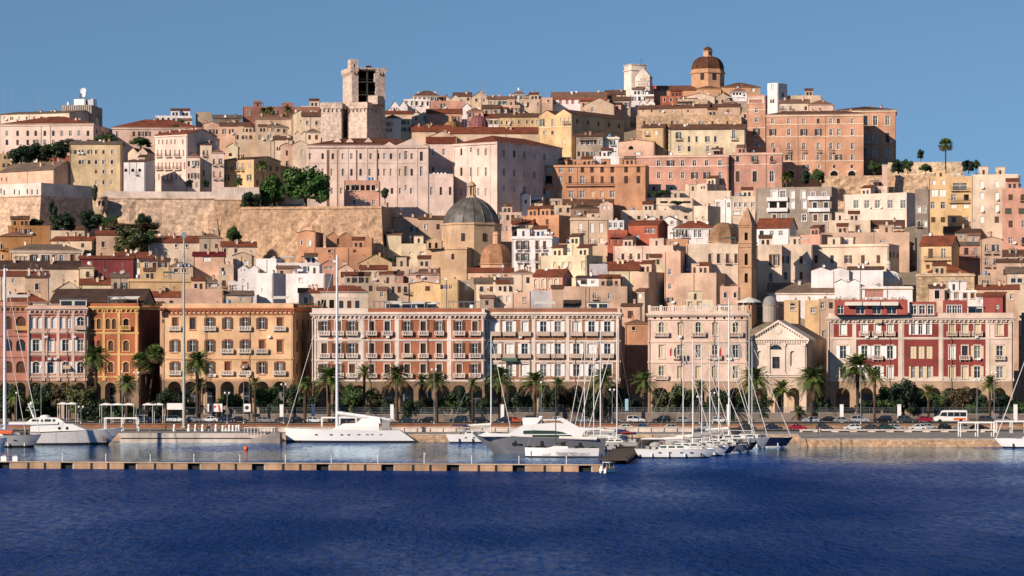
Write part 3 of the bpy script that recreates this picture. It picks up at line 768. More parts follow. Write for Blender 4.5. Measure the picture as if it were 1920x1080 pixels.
# 4 peach palazzo
c7 = (328, 361, 393.5, 426.5, 459.5, 491, 524.5)
S = 'd2804c'; BL = (25,'e9dccb','b')
rows = [(607,21,[(x,10,('sb' if i in (0,6) else 'd' if i == 1 else 'ob'),0,S,BL if i in (0,2,4,6) else None) for i, x in enumerate(c7)]), (649,22,[(x,10,'ob',0,S,BL if i in (3,4,5) else None) for i, x in enumerate(c7)]), (690,22,[(x,10,'ob',0,S,BL if i in (0,3,4,6) else None) for i, x in enumerate(c7)])]
b4 = palazzo('palazzo', 'peach palazzo with orange cornice and brown shutters between two side streets', 304, 550, 36, 578, 'f4c590', rows, [(327,26,715),(357,26,715),(392,26,715),(426,26,715),(460,26,715),(491,26,715),(524.5,26,715)], 'b08e6c', courses=(586,672,710), cor='c86a3c', trim='eebd88', parapet=9, D=24, shade_side='c69a72')
rooftop(b4, [('railing',306,.5,60),('antenna',330,2,0),('chimney',400,4,0),('planter',520,1.5,9),('awning',505,3,30),('satellite_dish',470,2,0),('pergola',440,3,30),('water_tank',420,5,0)])
# 5 long orange and white palazzo
O5 = 'c0704a'; CW = 'f6e4d2'
def cols5(y, r):
    out = [(x,11,'ob',0,CW,(22,CW,'b')) for x in (608,634,660)]
    out += [(x,10,'sd',0,CW,(20,CW,'b')) for x in (697,726)]
    out += [(763.5,10,'ob' if r == 0 else 'sd',0,CW,(20,CW,'b')),(793.5,10,'sd',0,CW,(20,CW,'b')),(823.5,10,'ob' if r == 0 else 'sd',0,CW,(18,CW,'b'))]
    out += [(x,10,'ob',0,CW,(22,CW,'b')) for x in (861,890.5)]
    return out
rows = [(614.5,24,cols5(616,0)), (656,25,cols5(657,1)), (694,23,cols5(694,2))]
zo = [(a, c, 594, 712, O5) for a, c in ((616,626),(642,652),(684,740),(750,838),(848,906))]
b5 = palazzo('palazzo', 'long palazzo of orange panels and cream pilasters with dark brown shutters', 585, 909, 0, 587, 'f3dfca', rows, [(x,25,722) for x in (600,637,673,727.5,763,797,830,861,892)], '9c8062', zones=zo+[(690,903,577,585,'b8623c')], pil=(590,679,745,843,906), trim=CW, courses=(637,675,713), cor=CW, parapet=9, pilw=6)
ag = wing(b5.root, 588, 690, 0, 557, 580, FY+2.5, 8, 'e9d3b8', [(x,570,9,16,'k') for x in (607,622)]+[(640,571,8,14,'d'),(655,571,8,14,'sb'),(670,571,8,14,'d'),(598,571,5,14,'d')], nm='loggia')
a2 = wing(b5.root, 602, 690, 0, 547, 558, FY+3.5, 7, 'efdcc4', kind='h', rh=12, rc='r', nm='roof_storey')
rooftop(b5, [('railing',692,.6,215),('pergola',700,2,30),('awning',722,3,30),('awning',770,4,26),('pergola',840,2.5,60),('planter',690,1.5,6),('planter',800,1.5,8),('hut',720,7,60),('chimney',820,4,0),('antenna',775,5,0),('antenna',850,3,0),('satellite_dish',835,3,0),('parasol',815,3,0),('hut',780,6,40),('water_tank',885,4,0)])
# 6 its white-shuttered continuation
def cols6(r):
    o = []
    for i, x in enumerate((927.5,955,984,1019,1046,1081,1109.5,1139)):
        st = 'ow' if (i*3+r*2) % 5 else 'sw'
        o.append((x,12 if st == 'ow' else 16,st,0,'f0e0cf',(24,'cbb7a2','s') if r < 2 else None))
    return o
rows = [(615,25,cols6(0)), (656.5,25,cols6(1)), (694,23,cols6(2))]
b6 = palazzo('palazzo', 'brown and cream palazzo with white shutters and grey balconies by the narrow lane', 909, 1163, 3, 587, 'efdcc6', rows, [(x,25,722) for x in (925,958,984,1019,1048,1081,1112,1142)], '9c8062', zones=[(a,c,595,712,'b27a54') for a, c in ((915,996),(1005,1061),(1068,1155))]+[(914,1158,577,585,'a5664a')], pil=(912,1000.5,1064,1159), trim='f0dfcc', courses=(639,677,713), cor='efdcc6', parapet=9, pilw=7, shade_side='9a7860')
rooftop(b6, [('railing',912,.6,240),('antenna',940,3,0),('chimney',1000,3,0),('satellite_dish',985,2,0),('awning',1000,4,40),('chimney',1105,2,0),('planter',930,1.5,6),('antenna',1130,3,0),('planter',1060,1.2,5),('hut',1100,5,40)])
# 7 rose-beige palazzo
def cols7(r):
    o = []
    for i, x in enumerate((1240,1275,1309,1340,1379)):
        S7 = 'f1dcc8'
        if r == 0: o.append((x, 10 if i % 2 == 0 else 9, 'oc' if i % 2 == 0 else 'sc', 1, S7, (28,'ecd2ba','b') if i % 2 == 0 else None))
        elif r == 1: o.append((x, 10, 'oc' if i != 4 else 'oy', 0, S7, (26,'ecd2ba','b') if i in (1,3) else None))
        else: o.append((x, 10, 'oc' if i != 3 else 'sc', 0, S7, (26,'ecd2ba','b') if i == 0 else None))
    return o
rows = [(596,5,[(x,4,'k') for x in (1228,1240,1259,1275,1291,1309,1325,1340,1358,1377,1391)]),(616,25,cols7(0)), (659,24,cols7(1)), (698,23,cols7(2))]
b7 = palazzo('palazzo', 'rose-beige palazzo with cream shutters and roof balustrade beside the temple-front church', 1215, 1401, 4, 588, 'f4d2bb', rows, [(1240,25,727),(1275,24,727),(1309,24,727),(1343,25,727),(1379,24,727)], 'c09e7e', courses=(640,679,713), cor='f2d9c0', parapet=5, trim='f2d6bd', dent=False)
m = MB(); W = b7.W
for i in range(int(W/.5)): m.box(.4+i*.5,.05,b7.H+.02,.6+i*.5,.25,b7.H+1.0,stucco('f4e2cc'))
m.box(0,0,b7.H+1.0,W,.3,b7.H+1.2,stucco('f4e2cc'))
for i in range(9): m.box(W*i/8.5,-.03,b7.H+.021,W*i/8.5+.7,.33,b7.H+1.5,stucco('f4e2cc'))
b7.put('balustrade', m.mesh('balustrade'))
rooftop(b7, [('antenna',1300,3,0),('awning',1310,4,20),('chimney',1350,3,0),('satellite_dish',1335,2,0),('hut',1345,3,24),('water_tank',1260,4,0)])
tq = MB(); tq.box(-1.5,-.1,0,1.5,0,4.4,plain('teal_hoarding',(.02,.2,.17),.6)); b7.put('arch_hoarding', tq.mesh('arch_hoarding'), (b7.pt(1343,750)[0], .6, b7.zg))
# 8 temple-front church
def temple_church():
    Y = FY-1; b = B('church', 'church', 'cream temple-front church with triangular pediment and arched porch', 1408, 1512, 38, 636, 790, Y, 30); k = Y/F
    m = stucco('f4e0ca', 1.1); m2 = stucco('e8cdb0', 1.5)
    def hole(px, py, w, h, ar=0): u, z = b.pt(px, py); return (u-w*k/2, u+w*k/2, z-h*k/2, z+h*k/2, ar)
    zg = 3.25-b.z0; hs = [hole(1455,651,22,9,.95), hole(1455,680,14,22)]
    for px in (1424, 1486): hs.append(hole(px,672,9,28,1))
    ah = []
    for px in (1428, 1458, 1488): u, z = b.pt(px, 727); ah.append((u-11*k, u+11*k, zg, z, 1))
    b.walls(m, hs+ah, dep=.5, zones=[(-1, b.W+1, -1, b.pt(1455,703)[1], m2)], sidem=stucco('c9b79c', 1.5)); q = b.mb; W, D, H = b.W, b.D, b.H  # side wall tone darkened to stand for shade
    for i, h in enumerate(hs):
        mm_ = m if i > 1 else GLASS
        q.poly([(h[0]-.05,.5,h[2]-.05),(h[1]+.05,.5,h[2]-.05),(h[1]+.05,.5,h[3]+.05),(h[0]-.05,.5,h[3]+.05)], mm_)
    q.poly([(.3,4,zg-.1),(W-.3,4,zg-.1),(W-.3,4,zg+9),(.3,4,zg+9)], stucco('e6c8a0')); q.poly([(.3,.5,zg+9),(W-.3,.5,zg+9),(W-.3,4,zg+9),(.3,4,zg+9)], m2)
    b.finish('wall')
    e = MB()
    for py, d, h in ((636,.7,.5),(641,.35,.9),(702,.5,.5),(706,.25,.3)): z = b.pt(1455,py)[1]; e.box(-.3-d*.4,-d,z-h/2,W+.3+d*.4,-.004,z+h/2,m)
    n = 22
    for i in range(n): u = W*(i+.5)/n; z = b.pt(1455,638)[1]; e.box(u-.16,-.6,z-.5,u+.16,-.36,z-.1,m)
    b.put('entablature', e.mesh('entablature'))
    for px in (1412.5, 1441, 1470, 1507):
        c = MB(); u = b.pt(px,670)[0]; z0 = b.pt(px,701)[1]; z1 = b.pt(px,644)[1]; c.box(u-.38,-.28,z0,u+.38,-.006,z1,m); c.box(u-.55,-.4,z1-.7,u+.55,-.007,z1,m); c.box(u-.5,-.36,z0,u+.5,-.008,z0+.6,m)
        b.put('pilaster', c.mesh('pilaster'))
    p = MB(); za = b.pt(1455,600)[1]; ov = .8
    p.prism([(-.1,H-.02),(W+.1,H-.02),(W/2,za-.5)], -.1, 1.2, m)
    for s_ in (-1, 1):
        x0 = W/2+s_*(W/2+ov); pts = [(x0,H+.05),(W/2,za),(W/2,za-.55),(x0,H-.5)]
        p.prism(pts, -.75, D*.3, m)
        for i in range(13):
            t = (i+.5)/13; x = x0+(W/2-x0)*t; z = H+.05+(za-H)*t-.75; p.box(x-.15,-.5,z-.25,x+.15,-.102,z+.1,m)
    p.ball((W/2,-.15,H+(za-H)*.42),.9,.12,.9,m,12,6)
    b.put('pediment', p.mesh('pediment')); cr = MB(); cr.bar((W/2,0,za),(W/2,0,za+1.6),.06,.05,IRON,5); cr.bar((W/2-.4,0,za+1.1),(W/2+.4,0,za+1.1),.05,.05,IRON,4); b.put('cross', cr.mesh('cross'))
    r = MB(); r.raw([(0,1.2,H),(W,1.2,H),(W,D,H),(0,D,H),(W/2,1.2,za-.7),(W/2,D,za-.7)], [(0,4,5,3),(1,2,5,4),(3,5,2)], tiles(ROOFC['g'])); b.put('roof', r.mesh('roof'))
    for (u0, u1, z0, z1, _) in ah[1:2]:
        d = MB(); d.box(u0,3.9,z0,u1,3.98,z1-1,DKBROWN); b.put('door', d.mesh('door'))
    w = MB(); u, z = b.pt(1455,680); w.box(u-.06,.4,z-1.5,u+.06,.48,z+1.5,BROWN); w.box(u-.9,.4,z-.06,u-.07,.48,z+.06,BROWN); w.box(u+.07,.4,z-.06,u+.9,.48,z+.06,BROWN); b.put('window', w.mesh('window'))
temple_church()
# 9 red and beige palazzo
def cols9(r):
    o = []; S9 = 'e8d3bc'; bl = (20,'d9c6b2','b')
    o.append((1581,12,'sw' if r == 0 else 'ow' if r == 1 else 'sc',0,S9,None))
    for i, x in enumerate((1621,1645.5,1669)):
        o.append((x,11,['sw','ow'][(i == 2) or r > 0],0,S9,bl if r == 0 or (r == 1 and i == 1) else None))
    if r == 0: o += [(x,7,'ow') for x in (1712,1726,1740)]
    else: o += [(x,12,'sc' if r == 1 else 'oc') if r == 1 else (x,7,'oc') for x in (1712,1727,1742)]
    for i, x in enumerate((1785,1809,1832.5)):
        o.append((x,11,[['sc','sc','sc'],['ow','sc','oc'],['sc','sc','oc']][r][i],0,S9,bl if r == 0 or (r == 1 and i == 1) else None))
    o.append((1874.5,12,['sc','oc','oc'][r],0,S9,bl if r == 1 else None))
    return o
RD = '96302f'
rows = [(615,25,cols9(0)), (660.5,24,cols9(1)), (698,22,cols9(2))]
b9 = palazzo('palazzo', 'deep red palazzo with beige pilasters and white shutters at the eastern end', 1553, 1900, 0, 595, 'e4cbb4', rows, [(1580,27,727),(1624,26,727),(1665,26,727),(1722,26,727),(1752,24,727),(1782,26,727),(1828,27,727),(1873,26,727)], 'c4a484',
    zones=[(1563,1598,604,632,RD),(1606,1684,604,706,RD),(1695,1760,604,632,RD),(1695,1760,636,706,RD),(1769,1848,604,706,RD),(1865,1890,604,632,RD)], pil=(1556,1602,1689,1764,1852,1897), courses=(634,713), trim='e2d0bc', cor='dccab6', parapet=8, pilw=7)
AW = 'b04a40'
w = wing(b9.root, 1565, 1702, 0, 562, 590, FY+2.5, 7, 'b34a42', [(1576,581,12,16,'v'),(1613,580,16,18,'v'),(1644,580,16,18,'v'),(1672,580,18,18,'v')], nm='attic')
for px in (1584, 1618, 1652):
    m = MB(); m.raw([(0,-1.6,0),(4.4,-1.6,0),(4.4,-.01,.9),(0,-.01,.9),(0,-1.6,.08),(4.4,-1.6,.08),(4.4,-.01,.98),(0,-.01,.98)], [(0,1,2,3),(4,5,6,7),(0,1,5,4),(1,2,6,5),(3,0,4,7)], OFFW); w.put('awning', m.mesh('awning'), (w.pt(px,570)[0], 0, w.pt(px,573)[1]))
m = MB()
for i in range(16): m.box(.5+i*1.15,.1,w.H+.02,.95+i*1.15,.4,w.H+.6,CONC)
w.put('balustrade', m.mesh('balustrade'))
for i in range(9): w.put('planter', clutter_mesh('planter', i % 4), (1+i*2.0, 1.2, w.H-.4))
wing(b9.root, 1705, 1756, 0, 566, 592, FY+3, 6, 'b34a42', [(1713,581,11,16,'v'),(1729,581,11,16,'v'),(1745,581,10,16,'v')], nm='attic', sur='f1e2d2')
wing(b9.root, 1768, 1814, 0, 563, 592, FY+3, 6, 'a8433c', [(1780,581,9,16,'v'),(1790,581,9,16,'v'),(1799,581,7,16,'v')], nm='attic', sur='f1e2d2')
wing(b9.root, 1843, 1880, 6, 556, 592, FY+4, 5, 'ab4440', [(1870,575,6,8,'v'),(1868,585,3,10,'d')], kind='s', rh=8, rc='r', nm='attic')
rooftop(b9, [('railing',1755,.6,20),('antenna',1725,7,0),('satellite_dish',1715,8,0),('hut',1815,4,28),('chimney',1720,9,0),('planter',1706,1,3),('water_tank',1735,9,0)])
# the next house beyond the lane at the eastern edge
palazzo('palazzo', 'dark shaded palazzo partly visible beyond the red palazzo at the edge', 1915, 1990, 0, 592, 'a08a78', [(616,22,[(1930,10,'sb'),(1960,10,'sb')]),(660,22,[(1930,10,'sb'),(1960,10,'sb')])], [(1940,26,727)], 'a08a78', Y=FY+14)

m = MB(); m.raw([(0,-1.3,0),(4.0,-1.3,0),(4.0,-.05,1.0),(0,-.05,1.0),(0,-1.3,-.5),(4.0,-1.3,-.5)], [(0,1,2,3),(4,5,1,0)], plain('green_canvas',(.05,.1,.07),.85)); u_, z_ = b6.pt(941,674); b6.put('awning', m.mesh('awning'), (u_,0,z_))
for b_, px, py, mt_ in ((b5,757,668,'tan_canvas'),(b9,1640,604,'tan_canvas'),(b4,452,688,'brown_canvas'),(b2,118,690,'tan_canvas')):
    m = MB(); m.raw([(0,-1.0,0),(1.9,-1.0,0),(1.9,-.05,.8),(0,-.05,.8),(0,-1.0,-.3),(1.9,-1.0,-.3)], [(0,1,2,3),(4,5,1,0)], plain(mt_,(.45,.36,.25) if mt_[0] == 't' else (.2,.12,.07),.85)); u_, z_ = b_.pt(px,py); b_.put('awning', m.mesh('awning'), (u_,0,z_))
rg_ = random.Random(9)
for b_ in (b2, b4, b5, b6, b7, b9):
    for _ in range(4): b_.put('air_conditioner', clutter_mesh('air_conditioner', 0), (rg_.uniform(.1,.9)*b_.W, -.34, b_.pt(b_.x0, rg_.choice((634,675,706)))[1]))
    dp = MB()
    for q_ in (.004, .335, .668, .994): u_ = max(.3, min(b_.W-.3, q_*b_.W)); dp.bar((u_,-.32,b_.zg),(u_,-.32,b_.H-2.2),.08,.08,plain('rusty_pipe',(.2,.12,.08),.8),5,False)
    b_.put('drain_pipe', dp.mesh('drain_pipe'))
